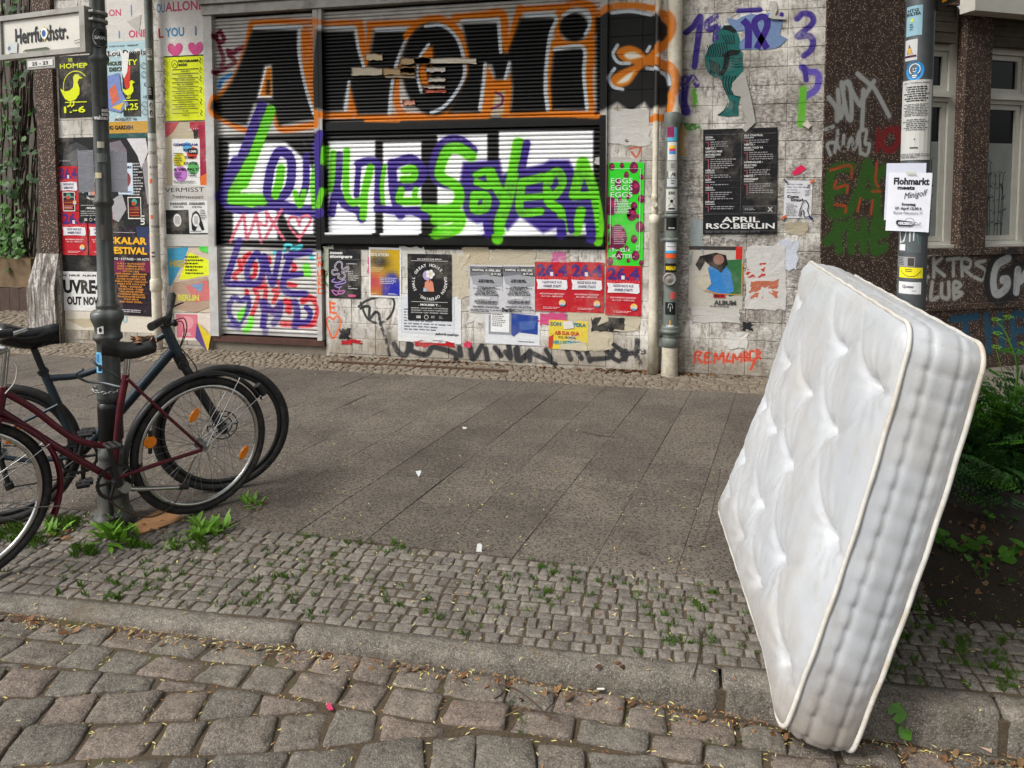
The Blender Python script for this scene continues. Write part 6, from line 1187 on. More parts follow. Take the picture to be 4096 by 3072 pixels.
        for i in range(5): a = i*1.2566; mb.tube([cc, cc+(s.d*math.cos(a)+Vector((0, 0, math.sin(a))))*(r*.85)], .007, 6)
        mb.build('chainring', MAT[mat], s.root)
# red town bicycle: rear wheel at the right, front wheel leaving the frame
rb = Bike('red_bicycle', "dark red step-through bicycle in front of the iron post, orange wheel reflectors", (-2.29, 3.196, .348), (-2.76, 2.376, .348))
rc = rb.p(1165, 862); rc.z = .348; fc = rc + rb.d*1.0; fc.z = .348
rb.wheel(rc); rb.wheel(fc, turn=.12)
rb.tube('seat_tube', [(652, 1040), (690, 640), (727, 430)], .0155, 'red_paint', smooth=False); rb.tube('down_tube', [(645, 1030), (330, 850), (-20, 625)], .0155, 'red_paint', smooth=False); rb.tube('top_tube', [(672, 832), (560, 838), (430, 800), (330, 735), (180, 620), (5, 520)], .0145, 'red_paint')
rb.tube('chain_stay', [(652, 1035), (900, 950), (1165, 865)], .0095, 'red_paint', both=.035); rb.tube('seat_stay', [(735, 455), (900, 610), (1165, 850)], .0075, 'red_paint', both=.035); rb.tube('head_tube', [(18, 500), (-10, 660)], .019, 'red_paint', smooth=False)
rb.tube('seat_post', [(727, 440), (738, 320)], .013, 'chrome', smooth=False); rb.tube('stem', [(15, 510), (36, 310), (40, 285)], .0125, 'chrome', smooth=False)
hp = rb.p(-10, 670); m = MB()
for o in (-.045, .045): m.tube([hp+rb.n*o*.6, hp+rb.n*o+(fc-hp)*.3, fc+rb.n*o], .011, 8, rr=[.013, .012, .008])
m.build('fork', MAT['red_paint'], rb.root)
hb = rb.p(38, 285); m = MB(); P = [hb-rb.n*.28-rb.d*.14+Vector((0, 0, .03)), hb-rb.n*.25, hb-rb.n*.1+rb.d*.02, hb, hb+rb.n*.06+rb.d*.06, hb+rb.n*.14+rb.d*.14+Vector((0, 0, .02)), hb+rb.n*.2+rb.d*.1+Vector((0, 0, .04))]; m.tube([Vector(v) for v in smooth_path([tuple(v) for v in P], 5)], .011, 8); m.build('handlebar', MAT['chrome'], rb.root)
m = MB(); gq = rb.p(20, 195, .1); m.tube([gq-rb.d*-.1, gq-rb.d*.03], .018, 10); m.build('grip', MAT['black_plastic'], rb.root)
rb.saddle(rb.p(585, 285), rb.p(890, 265), .075, 'saddle', .085, wob=.04)
m = MB()
rd = random.Random(1); a = rb.p(770, 250)
for k in range(16): q = a + (rb.p(885, 250)-a)*rd.random() + rb.n*rd.uniform(-.05, .06) + Vector((0, 0, rd.uniform(.012, .03))); m.add([q+Vector((rd.uniform(-.03, .03), rd.uniform(-.03, .03), rd.uniform(-.012, .012))) for _ in range(4)], [(0, 1, 2), (0, 2, 3)])
m.build('torn_saddle_foam', MAT['cardboard'], rb.root)
sq = rb.p(740, 318); m = MB(); m.tube([sq-rb.d*.04, sq+rb.d*.04], .016, 8); m.tube([rb.p(640, 300, .022), rb.p(740, 318, .022), rb.p(860, 315, .028)], .004, 6); m.tube([rb.p(640, 300, -.022), rb.p(740, 318, -.022), rb.p(860, 315, -.028)], .004, 6); m.build('saddle_rails', MAT['black_plastic'], rb.root)
# angles: d points to the front (left in the picture)
rb.fender(rc, .372, R(-20), R(152), 'black_plastic'); rb.fender(fc, .372, R(40), R(204), 'red_paint')
m = MB()
for o in (-.028, .028):
    for a in (R(148), R(122)): m.tube([rc+rb.n*o*1.8, rc+rb.d*(.372*math.cos(a))+Vector((0, 0, .372*math.sin(a)))+rb.n*o], .0022, 5)
    pass
m.build('mudguard_stays', MAT['chrome'], rb.root); m = MB()
for o in (-.028, .028):
    for a in (R(196), R(150)): m.tube([fc+rb.n*o*1.8, fc+rb.d*(.372*math.cos(a))+Vector((0, 0, .372*math.sin(a)))+rb.n*o], .0022, 5)
m.build('mudguard_stays', MAT['chrome'], rb.root)
bb = rb.p(652, 1038); rb.crank(bb, .085, None, .03); m = MB(); m.tube([bb-rb.n*.07, bb+rb.n*.07], .02, 12); m.tube([bb+rb.n*.07, rb.p(628, 840, .07)], .011, 8); m.tube([bb-rb.n*.07, rb.p(645, 1240, -.07)], .011, 8); m.build('crank', MAT['black_plastic'], rb.root)
for (x, y, o) in ((650, 838, .12), (640, 1248, -.12)):
    q = rb.p(x, y, o); m = MB(); m.tube([q-rb.n*.05, q+rb.n*.045], .008, 8)
    for sd in (-.022, .022): m.tube([q+rb.d*sd-rb.n*.04, q+rb.d*sd+rb.n*.045], .007, 6)
    for o2 in (-.04, .045): m.tube([q-rb.d*.024+rb.n*o2, q+rb.d*.024+rb.n*o2], .006, 6)
    m.build('pedal', MAT['rubber'], rb.root)
m = MB(); P = [rb.p(600, 1120, .03), rb.p(660, 1180, .03), rb.p(760, 1235, .03), rb.p(880, 1250, .03), rb.p(990, 1190, .03), rb.p(1050, 1090, .03), rb.p(1100, 960, .03), rb.p(1130, 900, .03)]; P = [Vector((v[0], v[1], max(v[2], .012))) for v in smooth_path([tuple(v) for v in P], 14)]
for i in range(len(P)-1): m.tube([P[i], P[i]+(P[i+1]-P[i])*.8], .0045 if i % 2 else .003, 5)
m.build('drive_chain', MAT['rust'], rb.root)
rb.tube('kickstand', [(715, 1085, .05), (800, 1090, .055), (1030, 1080, .06)], .011, 'chrome', smooth=False); rb.tube('kickstand_foot', [(1030, 1080, .06), (1085, 1078, .06)], .013, 'rubber', smooth=False)
q = rb.p(720, 1080, .045); m = MB(); m.tube([q-rb.n*.02, q+rb.n*.02], .024, 12); m.build('kickstand_hinge', MAT['frame_metal'], rb.root)
rb.reflector(867, 820, .012, (.031, .031, 0)); rb.reflector(1122, 665, .012, (.039, .021, R(-55))); rb.reflector(1407, 880, .012, (.039, .021, R(-55)))
m = MB()
for y0, y1 in ((755, 785), (855, 885)): m.tube([rb.p(867, y0, .01), rb.p(867, y1, .01)], .010, 8)
m.build('reflector_bracket', MAT['black_plastic'], rb.root)
q = rb.p(1455, 545); m = MB(); a = R(146); e = rb.d*math.cos(a)+Vector((0, 0, math.sin(a))); tq = Vector((0, 0, 1))*math.cos(a)*-1+rb.d*math.sin(a); cc = rc+e*.395; m.tube([cc-tq*.035, cc+tq*.035], .02, 8); m.build('tail_lamp', MAT['black_plastic'], rb.root)
m = MB(); m.tube([Vector(v) for v in smooth_path([tuple(rb.p(*w_)) for w_ in ((55, 330, .03), (95, 380, .03), (85, 470, .03), (30, 540, .03))], 6)], .0028, 5); m.build('brake_cable', MAT['white_frame'], rb.root)
# dark blue bicycle behind the post
bb_ = Bike('blue_bicycle', 'dark blue-grey bicycle behind the iron post with a disc brake front wheel', (-3.16, 2.84, .348), (-2.36, 3.43, .348))
ra = bb_.p(0, 905); ra.z = .348; fa_ = bb_.p(1285, 760); fa_.z = .348
bb_.wheel(ra, r=.352, t=.022, rim='black_plastic'); bb_.wheel(fa_, r=.352, t=.022, rim='black_plastic', disc=True, hub='black_plastic')
bb_.tube('head_tube', [(958, 165), (1035, 335)], .026, 'blue_paint', smooth=False); bb_.tube('down_tube', [(995, 290), (720, 610), (470, 875)], .027, 'blue_paint', smooth=False); bb_.tube('top_tube', [(960, 195), (690, 345), (560, 400), (440, 438), (290, 450)], .0165, 'blue_paint'); bb_.tube('seat_tube', [(245, 400), (340, 610), (455, 880)], .019, 'blue_paint', smooth=False); bb_.tube('seat_post', [(190, 265), (250, 410)], .0155, 'black_plastic', smooth=False); bb_.tube('seat_clamp', [(240, 400), (258, 425)], .024, 'black_plastic', smooth=False)
bb_.tube('seat_stay', [(335, 605), (0, 770), (-5, 890)], .0085, 'blue_paint', both=.04, smooth=False); bb_.tube('chain_stay', [(460, 900), (200, 925), (0, 905)], .0115, 'blue_paint', both=.04)
cr = bb_.p(1055, 370); m = MB()
for o in (-.052, .052): m.tube([cr+bb_.n*o, cr+bb_.n*o+(fa_-cr)*.35, fa_+bb_.n*o], .017, 10, rr=[.016, .02, .018])
m.tube([cr+bb_.n*.06, cr-bb_.n*.06], .022, 10); m.tube([cr, bb_.p(1035, 335)], .022, 10); m.build('suspension_fork', MAT['black_plastic'], bb_.root)
bb_.tube('fork_crown', [(1030, 320), (1062, 385)], .03, 'black_plastic', smooth=False); bb_.tube('spacer', [(945, 140), (960, 170)], .023, 'black_plastic', smooth=False); bb_.tube('stem', [(958, 165), (978, 75)], .018, 'black_plastic', smooth=False)
m = MB(); P = [bb_.p(880, 150, .24), bb_.p(940, 118, .12), bb_.p(978, 80, .0), bb_.p(985, 40, -.12), bb_.p(990, -10, -.24)]; m.tube([Vector(v) for v in smooth_path([tuple(v) for v in P], 5)], .013, 8); m.build('handlebar', MAT['black_plastic'], bb_.root)
for a, b_ in (((872, 155, .27), (945, 112, .16)), ((992, -25, -.28), (985, 40, -.14))): m = MB(); m.tube([bb_.p(*a), bb_.p(*b_)], .02, 10, rr=[.022, .017]); m.build('grip', MAT['rubber'], bb_.root)
m = MB(); m.tube([bb_.p(985, 45, -.1), bb_.p(1030, 25, -.12), bb_.p(1055, 15, -.2)], .005, 6); m.tube([bb_.p(1000, 120, -.05), bb_.p(1015, 145, -.06)], .014, 8); m.tube([bb_.p(930, 110, .1), bb_.p(960, 150, .12), bb_.p(1005, 135, .1)], .008, 6); m.build('brake_lever', MAT['black_plastic'], bb_.root)
m = MB()
for pts in (((1000, 120), (1060, 105), (1078, 160), (1060, 230), (1035, 280)), ((1000, 130), (1050, 125), (1062, 190), (1045, 250), (1030, 310)), ((1035, 270), (1090, 330), (1135, 400), (1150, 520), (1230, 700))): m.tube([Vector(v) for v in smooth_path([tuple(bb_.p(*w_)) for w_ in pts], 6)], .003, 5)
m.build('cables', MAT['black_plastic'], bb_.root)
bb_.saddle(bb_.p(345, 205), bb_.p(-5, 205), .10, 'seat_cover', .085, wob=.06); m = MB(); q = bb_.p(160, 265); m.tube([bb_.p(60, 270, .02), q, bb_.p(260, 255, .02)], .005, 6); m.tube([bb_.p(60, 270, -.02), q, bb_.p(260, 255, -.02)], .005, 6); m.build('saddle_rails', MAT['black_plastic'], bb_.root)
bq = bb_.p(465, 890); bb_.crank(bq, .09, None, .045); m = MB(); m.tube([bq-bb_.n*.07, bq+bb_.n*.07], .024, 12); m.tube([bq+bb_.n*.07, bb_.p(490, 770, .075)], .011, 8); m.tube([bq-bb_.n*.07, bb_.p(480, 1030, -.075)], .011, 8); m.build('crank', MAT['black_plastic'], bb_.root)
for x, y, o in ((500, 765, .13), (488, 1055, -.13)): q = bb_.p(x, y, o); m = MB(); m.tube([q-bb_.n*.05, q+bb_.n*.05], .01, 8); m.tube([q-bb_.d*.04, q+bb_.d*.04], .014, 6); m.tube([q-bb_.d*.03+bb_.n*.045, q+bb_.d*.03+bb_.n*.045], .012, 6); m.tube([q-bb_.d*.03-bb_.n*.045, q+bb_.d*.03-bb_.n*.045], .012, 6); m.build('pedal', MAT['black_plastic'], bb_.root)
m = MB(); m.tube([bb_.p(20, 840, .05), bb_.p(440, 848, .045)], .004, 5); m.tube([bb_.p(40, 1085, .05), bb_.p(440, 1015, .045)], .004, 5); m.tube([bb_.p(0, 905, .05), bb_.p(45, 1050, .05)], .012, 6); m.tube([bb_.p(45, 1050, .05), bb_.p(60, 1090, .05)], .02, 8); m.build('derailleur', MAT['black_plastic'], bb_.root)
for x, y in ((62, 750), (85, 800)): bb_.reflector(x, y, .012, (.045, .022, R(20)))
# locks
m = MB(); zc = pz(1563)
for i in range(26):
    a = 2*math.pi*i/26; c = Vector((PX+.074*math.cos(a), PY+.074*math.sin(a), zc+.006*math.sin(a*2))); t = Vector((-math.sin(a), math.cos(a), 0)); u = Vector((0, 0, 1)) if i % 2 else Vector((math.cos(a), math.sin(a), 0))
    P = [c+t*(.0125*math.cos(b))+u*(.0065*math.sin(b)) for b in np.linspace(0, 2*math.pi, 9)]; m.tube(P, .0028, 5, caps=False)
tag(m.build('lock_chain', MAT['steel']), 'steel chain looped round the iron post', 'chain')
m = MB(); P = [rb.p(525, 345, -.02), rb.p(560, 375, .0), rb.p(640, 420, .0), rb.p(690, 460, -.02), rb.p(700, 500, -.06), rb.p(600, 480, -.16), rb.p(500, 470, -.2), rb.p(440, 430, -.2), rb.p(480, 400, -.16)]
m.tube([Vector(v) for v in smooth_path([tuple(v) for v in P], 8)], .006, 8); tag(m.build('cable_lock', MAT['galvanised']), 'grey cable lock slung round the iron post', 'lock')

# ------------------------------------------------------------------ steel pole at the right with its papers
QX, QY = .95, 3.07
pole = empty('steel_pole', (QX, QY, 0)); tag(pole, 'galvanised steel sign pole behind the mattress, covered in stickers', 'pole')
m = MB(); m.lathe([(.052, -.1), (.051, 2.0), (.050, 4.2)], (QX, QY, 0), 28); m.build('shaft', MAT['galvanised'], pole)
FQ = math.atan2(-QY, -QX)
def qz(y): return onwall(3620, y, QY-.05).z
def qst(y0, y1, wd, c, da, fn=None, name='sticker', r=.0515, parent=pole):
    s = Wrap((QX, QY, 0), r, qz(y0), (wd, qz(y0)-qz(y1)), c, FQ+da)
    if fn: fn(s)
    return s.done(name, None, parent=parent, mat=MAT['print_gloss'])
qst(22, 142, .062, (150,190,206), -.45, lambda s: (s.text('HTG', .1,.2,.1,(40,60,60),2,fit=.7), s.text('BOLTEA', .05,.32,.1,(40,60,60),2,fit=.85), s.oval(.45,.48,.12,(206,220,90),.06), s.words(.3,.6,.6,.85,3,(40,80,100))))
qst(156, 240, .05, (206,206,206), -.6, lambda s: (s.poly([(.2,.7),(.4,.2),(.7,.7)],(110,40,60)), s.rect(.3,.4,.6,.7,(206,170,90)), s.rect(.05,.75,.95,.85,(80,40,60))))
def smile(s):
    s.m = MB(); s.oval(.5,.5,.5,(40,140,206),.5,28); s.line([(.5+.28*math.cos(a),.42+.28*math.sin(a)) for a in np.linspace(2.2,7.2,14)],.045,(236,240,244)); s.rect(.38,.72,.62,.78,(236,240,244)); s.rect(.4,.82,.6,.87,(236,240,244)); s.line([(.42,.5),(.5,.56),(.58,.5)],.04,(236,240,244)); s.oval(.44,.4,.03,(236,240,244)); s.oval(.56,.4,.03,(236,240,244))
qst(245, 322, .066, (40,140,206), -.25, smile)
qst(922, 1012, .085, (90,96,98), -.25, lambda s: (s.poly([(.3,.4),(.8,.1),(.9,.6),(.5,.9)],(70,150,160)), s.poly([(.0,.1),(.4,.0),(.3,.5),(.05,.6)],(206,210,212)), s.rect(.05,.62,.35,.9,(220,220,222)), s.rect(.5,0,.55,.5,(200,206,206)), s.rect(.65,0,.7,.45,(200,206,206))))
qst(1028, 1068, .07, (150,150,152), -.5, lambda s: (s.words(.05,.1,.6,.9,5,(50,50,52)), s.rect(.65,.1,.95,.9,(70,64,60))))
qst(1070, 1112, .09, (226,214,40), -.1, lambda s: (s.words(.3,.15,.7,.5,2,(60,60,10)), s.line([(.1,.3),(.3,.75),(.5,.85),(.7,.75),(.9,.3)],.02,(60,60,10),True)))
qst(1128, 1176, .085, (214,214,216), -.15, lambda s: (s.text('Queer', .2,.5,.24,(50,50,70),1,fit=.5), s.words(.6,.7,.9,.8,1,(80,80,84))))
s = Wrap((QX, QY, 0), .0535, qz(320), (.125, qz(320)-qz(640)), (196, 196, 192), FQ-.12)
s.text('1971 "Urbane Stille"', .1,.045,.016,(60,60,60),1,fit=.8)
s.words(.12,.08,.9,.28,7,(50,50,52),'c',.6,41); s.words(.1,.30,.92,.46,8,(90,90,92),'c',.5,42); s.words(.1,.49,.92,.64,6,(100,100,102),'c',.5,43); s.oval(.5,.74,.02,(40,40,40)); s.rect(.38,.84,.6,.852,(40,40,40)); s.words(.05,.92,.95,.985,3,(110,110,112),'j',.5,44)
s.done('long_notice', 'long printed notice wrapped round the steel pole above the flea market flyer', 'notice', mat=MAT['print_gloss'])
FN_ = Vector((math.cos(FQ), math.sin(FQ), 0)); FU = Vector((-FN_.y, FN_.x, 0)); FU = FU if FU.x > 0 else -FU
def flyer(x0, y0, x1, y1, c, off, rot=0.0):
    P0 = Vector((QX, QY, 0))+FN_*off; a = onplane(x0, y0, P0, FN_); b_ = onplane(x1, y0, P0, FN_); e = onplane(x0, y1, P0, FN_); U = FU*math.cos(rot)+Vector((0, 0, math.sin(rot))); V = U.cross(FN_) if U.cross(FN_).z < 0 else -U.cross(FN_)
    s = Sheet(a, U, V, ((b_-a).length, (a-e).length), c, .0012); s.N = FN_; return s
s = flyer(3547, 653, 3706, 880, (206, 210, 224), .0545, R(-1)); s.done('blank_flyer', 'plain white sheet on the steel pole behind the flea market flyer', 'flyer', mat=MAT['print_gloss'])
s = flyer(3556, 690, 3730, 922, (226, 228, 236), .060, R(-1.6)); IN = (40, 40, 48)
s.text('Flohmarkt', .12, .20, .115, IN, 2, fit=.82); s.text('meets', .22, .285, .065, IN, 2, fit=.4); s.text('Minigolf', .38, .45, .1, IN, 0, shear=.35, rot=R(12), fit=.52); s.text('Sonntag', .5, .555, .04, IN, 2, 'c', fit=.32); s.text('27. April 12.00 h', .5, .625, .04, IN, 2, 'c', fit=.62); s.text('Keine Neuware !!!', .5, .705, .045, IN, 0, 'c', fit=.68)
s.oval(.55, .84, .11, IN); s.oval(.55, .84, .10, (226,228,236)); s.poly([(.24,.83),(.28,.81),(.62,.83),(.62,.9),(.3,.91),(.24,.88)], IN); s.text('HERZBERG', .29, .885, .045, (226,228,236), 2, fit=.32); s.text('Golf', .63, .9, .06, IN, 0, shear=.35, fit=.16); s.rect(.4, -.015, .62, .02, (206,206,190))
s.done('flea_market_flyer', 'white Flohmarkt meets Minigolf flyer taped to the steel pole', 'flyer', mat=MAT['print_gloss'])
m = MB(); a = Vector((QX+.05, QY, 2.5)); u = Vector((.9, -.1, 0)).normalized(); w_ = Vector((-u.y, u.x, 0))
P0 = onplane(3735, 50, (QX, QY-.02, 0), (.25, -.97, 0)); P1 = onplane(3835, -4, (QX, QY-.02, 0), (.25, -.97, 0))
for nm, off, c, mt in (('plate', 0, None, 'dark_board'),):
    b0, b1 = Vector((P0.x, P0.y, P0.z)), Vector((P1.x, P1.y, P1.z)); nn = Vector((.25, -.97, 0)).normalized()*.008; hgt = Vector((0, 0, .5))
    vs = [b0, b1, b1+hgt, b0+hgt]; vs = [v+nn for v in vs]+[v-nn for v in vs]; m.add(vs, [(0, 1, 2, 3), (7, 6, 5, 4), (0, 4, 5, 1), (1, 5, 6, 2), (2, 6, 7, 3), (3, 7, 4, 0)])
ps = empty('pole_sign', P0); tag(ps, 'lower corner of a dark sign plate on the steel pole', 'sign'); m.build('plate', MAT['dark_board'], ps)
m = MB(); u = (b1-b0); q0 = b0+nn*1.4; 
for t0, t1, h0, h1, c in ((.25, .6, .02, .09, (230,150,30)), (.7, .98, .02, .12, (200,200,196))): m.add([q0+u*t0+Vector((0, 0, h0)), q0+u*t1+Vector((0, 0, h0)), q0+u*t1+Vector((0, 0, h1)), q0+u*t0+Vector((0, 0, h1))], [(0, 1, 2, 3)], L4(c))
m.build('print', MAT['enamel'], ps)
m = MB(); m.tube([Vector((QX, QY, P0.z+.1)), b0+Vector((0, 0, .1))], .012, 8); m.build('bracket', MAT['galvanised'], ps)

# ------------------------------------------------------------------ the mattress
def mattress():
    A, B, TL_, TR_ = Vector((.262, 3.62, .055)), Vector((.36, 2.235, .045)), Vector((.667, 3.64, 1.314)), Vector((.70, 2.235, 1.237))
    La, Lb, Lc, rad, rc = 1.40, 1.34, .25, .045, .075
    root = empty('mattress', ((A+B)/2 + Vector((.1, 0, -.05)))); tag(root, 'white tufted mattress leaning on the steel pole over the kerb', 'mattress')
    q3 = lambda x, y: (2750+x*1.2795, 950+y*1.2795)
    P0 = (A+B+TL_+TR_)/4; nrm = (B-A).cross(TL_-A).normalized()
    def inv(P):
        """front-face coordinates (a, b) of a point near the face"""
        a, b = .5, .5
        for _ in range(12):
            f = (A*(1-a)+B*a)*(1-b)+(TL_*(1-a)+TR_*a)*b - P; da = (B-A)*(1-b)+(TR_-TL_)*b; db = (TL_-A)*(1-a)+(TR_-B)*a
            M = np.array([[da.dot(da), da.dot(db)], [da.dot(db), db.dot(db)]]); s = np.linalg.solve(M, [-f.dot(da), -f.dot(db)]); a += s[0]; b += s[1]
        return a, b
    tu = []
    for x, y in ((345,205),(500,350),(615,458),(305,390),(375,480),(465,600),(212,495),(262,595),(315,705),(450,895),(165,690),(225,830),(295,1000),(120,790),(165,925),(220,1075),(312,1285)):
        tu.append(inv(onplane(*q3(x, y), P0, nrm)))
    tu = [(min(max(a, .08), .93)*La, min(max(b, .08), .93)*Lb) for a, b in tu]
    droop = lambda a, b: -.125*max(0, (a-.80)/.20)**1.6*max(0, 1-b)**.8 if a > .80 else 0.0
    def mp(x, y, z):
        """local metres (along, up, through) to the street"""
        a, b = x/La, y/Lb; f = (A*(1-a)+B*a)*(1-b)+(TL_*(1-a)+TR_*a)*b
        up = ((TL_-A)*(1-a)+(TR_-B)*a).normalized(); al = ((B-A)*(1-b)+(TR_-TL_)*b).normalized(); n = up.cross(al).normalized(); n = n if n.x > 0 else -n
        bow = .035*math.sin(math.pi*min(max(b, 0), 1))*(1-.4*a)     # it sags between pavement and pole
        f = f + n*(z-.018+bow*.8); f.z += droop(a, b)
        return f
    def front(x, y):
        d = 0
        e = min(x, La-x, y, Lb-y); d -= .020*min(1, max(0, e)/.16)
        near = 9
        for tx, ty in tu:
            r2 = (x-tx)**2+(y-ty)**2; near = min(near, r2); d += .034*math.exp(-r2/.0006)+.016*math.exp(-r2/.009)
            dx, dy = x-tx, y-ty
            d += .018*math.exp(-abs(dy-.35*dx*dx/.12+.006*math.sin(dx*14))/.016)*math.exp(-(dx/.19)**2)          # valley along the row
            an = math.atan2(dy, dx); d += .0024*math.exp(-r2/.024)*math.sin(an*11+tx*20)*min(1, r2/.0012)   # pulled folds
        w = mnoise.noise(Vector((x*13, y*2.2, 1.7))); d += .0028*w*(1-math.exp(-near/.01)); d += .006*mnoise.noise(Vector((x*3.5, y*3.5, 5)))
        return d
    def side(p, c):
        d = 0
        for c0 in (Lc*.34, Lc*.67): d -= .007*math.exp(-((c-c0)/.009)**2)
        k = abs(math.sin(math.pi*p/.074+.3*math.sin(p*5))); d += .0095*(k**.38-.75)*(1.0 if abs(c-Lc/2) > Lc*.16 else .5); d += .003*mnoise.noise(Vector((p*9, c*20, 2)))
        d += .010*math.sin(math.pi*min(max(c/Lc, 0), 1))
        return d
    bm = MB(); hx, hy = La/2, Lb/2
    def outline(x, y):
        """square corner zones become round ones; returns the point, its distance to the rim and the way out"""
        cx, cy = min(max(x, -(hx-rc)), hx-rc), min(max(y, -(hy-rc)), hy-rc); dx, dy = x-cx, y-cy
        if dx and dy:
            k = max(abs(dx), abs(dy))/math.hypot(dx, dy); dx, dy = dx*k, dy*k; r_ = math.hypot(dx, dy); return cx+dx, cy+dy, rc-r_, (dx/r_, dy/r_)
        ex_, ey_ = hx-abs(x), hy-abs(y); return x, y, min(ex_, ey_), ((math.copysign(1, x), 0) if ex_ < ey_ else (0, math.copysign(1, y)))
    def graded(n, h):
        t = np.linspace(-1, 1, n+1); return h*(1.12*t-.12*t**3*np.abs(t)**2) / 1.0
    for back, n0, n1 in ((False, 128, 122), (True, 60, 60)):
        vs = []
        for x in graded(n0, hx):
            for y in graded(n1, hy):
                px, py, e, _ = outline(min(max(x, -hx), hx), min(max(y, -hy), hy)); e = max(e, 0); z = rad-math.sqrt(max(0, rad*rad-max(0, rad-e)**2))
                if not back: z += front(px+hx, py+hy)*min(1, e/.05)
                else: z = Lc-z
                vs.append(mp(px+hx, py+hy, z))
        m_ = n1+1; bm.add(vs, [(i*m_+j, (i+1)*m_+j, (i+1)*m_+j+1, i*m_+j+1) for i in range(n0) for j in range(n1)], None, True)
    ring_ = [(x, -hy) for x in graded(128, hx)]+[(hx, y) for y in graded(122, hy)[1:]]+[(x, hy) for x in graded(128, hx)[::-1][1:]]+[(-hx, y) for y in graded(122, hy)[::-1][1:-1]]
    vs = []; nz = 20; arc = 0; last = None
    for x, y in ring_:
        px, py, e, (nx_, ny_) = outline(x, y); arc += 0 if last is None else math.hypot(px-last[0], py-last[1]); last = (px, py)
        for k in range(nz+1):
            t = k/nz; z = rad+(Lc-2*rad)*t; o = side(arc, z)*min(1, 6*t*(1-t)+.0); vs.append(mp(px+hx+nx_*o, py+hy+ny_*o, z))
    N_ = len(ring_); bm.add(vs, [(i*(nz+1)+k, ((i+1) % N_)*(nz+1)+k, ((i+1) % N_)*(nz+1)+k+1, i*(nz+1)+k+1) for i in range(N_) for k in range(nz)], None, True)
    me = bm.mesh('body'); b_ = bmesh.new(); b_.from_mesh(me); bmesh.ops.remove_doubles(b_, verts=b_.verts, dist=.0006); bmesh.ops.recalc_face_normals(b_, faces=b_.faces); b_.to_mesh(me); b_.free()
    link('body', me, MAT['ticking'], root)
    for z in (rad*.5, Lc-rad*.5):
        P = []; o = .0035
        for cx, cy, a0 in ((La-rc, Lb-rc, 0), (rc, Lb-rc, 90), (rc, rc, 180), (La-rc, rc, 270)):
            for a in np.linspace(a0, a0+90, 12): P.append((cx+(rc-o)*math.cos(R(a)), cy+(rc-o)*math.sin(R(a))))
        P.append(P[0]); Q = []
        for a, b in zip(P[:-1], P[1:]):
            k = max(1, int(math.hypot(b[0]-a[0], b[1]-a[1])/.04)); Q += [mp(a[0]+(b[0]-a[0])*i/k+.0016*math.sin(i*1.3), a[1]+(b[1]-a[1])*i/k+.0016*math.cos(i*1.7), z) for i in range(k)]
        Q.append(Q[0]); m = MB(); m.tube(Q, .0075, 8, caps=False); m.build('piping', MAT['piping'], root)
    for tx, ty in tu:
        c = mp(tx, ty, front(tx, ty)+.002); n = (mp(tx, ty, -.1)-mp(tx, ty, 0)).normalized(); m = MB(); t = n.orthogonal().normalized(); w = n.cross(t)
        vs = [c+(t*math.cos(a)+w*math.sin(a))*r_+n*h for r_, h in ((.011, 0), (.010, .004), (.005, .006)) for a in np.linspace(0, 2*math.pi, 10, endpoint=False)]
        m.add(vs, [(i*10+j, i*10+(j+1) % 10, (i+1)*10+(j+1) % 10, (i+1)*10+j) for i in range(2) for j in range(10)]+[tuple(range(20, 30))], None, True); m.build('tuft_button', MAT['ticking'], root)
    return mp
m, n, l, b = newmat('ticking', .45, 0, .4); g = G(m); p = g.pos(); b.inputs['Sheen Weight'].default_value = .25
c = g.ramp(g.noise(p, 2.5, 5), [(.3, tuple(lin((168, 172, 177)))), (.7, tuple(lin((184, 187, 191))))])
c = g.mix(g.math('MULTIPLY', g.ramp(g.noise(p, 2.2, 6, .7), [(.50, K1), (.72, W1)]), .5), c, L4((168, 158, 140)))
sep = n.new('ShaderNodeSeparateXYZ'); l.new(p, sep.inputs[0])
c = g.mix(g.math('MULTIPLY', g.ramp(g.math('ADD', sep.outputs['Z'], g.math('MULTIPLY', g.noise(p, 7, 5, .7), .35)), [(.16, W1), (.42, K1)]), .72), c, L4((122, 108, 90)))
c = g.mix(g.math('MULTIPLY', g.ramp(g.noise(g.scalev(p, (1, 1, .35)), 9, 7, .78), [(.54, K1), (.66, W1)]), .32), c, L4((150, 142, 130)))
c = g.mix(g.math('MULTIPLY', g.ramp(g.voro(p, 26), [(.035, W1), (.05, K1)]), g.ramp(g.noise(p, 3, 3), [(.54, K1), (.6, W1)])), c, L4((60, 56, 50)))
l.new(c, b.inputs['Base Color']); l.new(g.ramp(g.noise(p, 16, 3, .5, 1.0), [(.52, (.46,)*3), (.56, (.3,)*3)]), b.inputs['Roughness'])
g.bump(g.math('ADD', g.noise(p, 220, 2), g.math('MULTIPLY', g.noise(g.scalev(p, (1, 1, .25)), 30, 4), 1.2)), b, .22, .004); MAT['ticking'] = m
simple('piping', (196, 194, 188), .6, 0, .12, 20, .1, dirt=(182, 172, 156))
mattress()

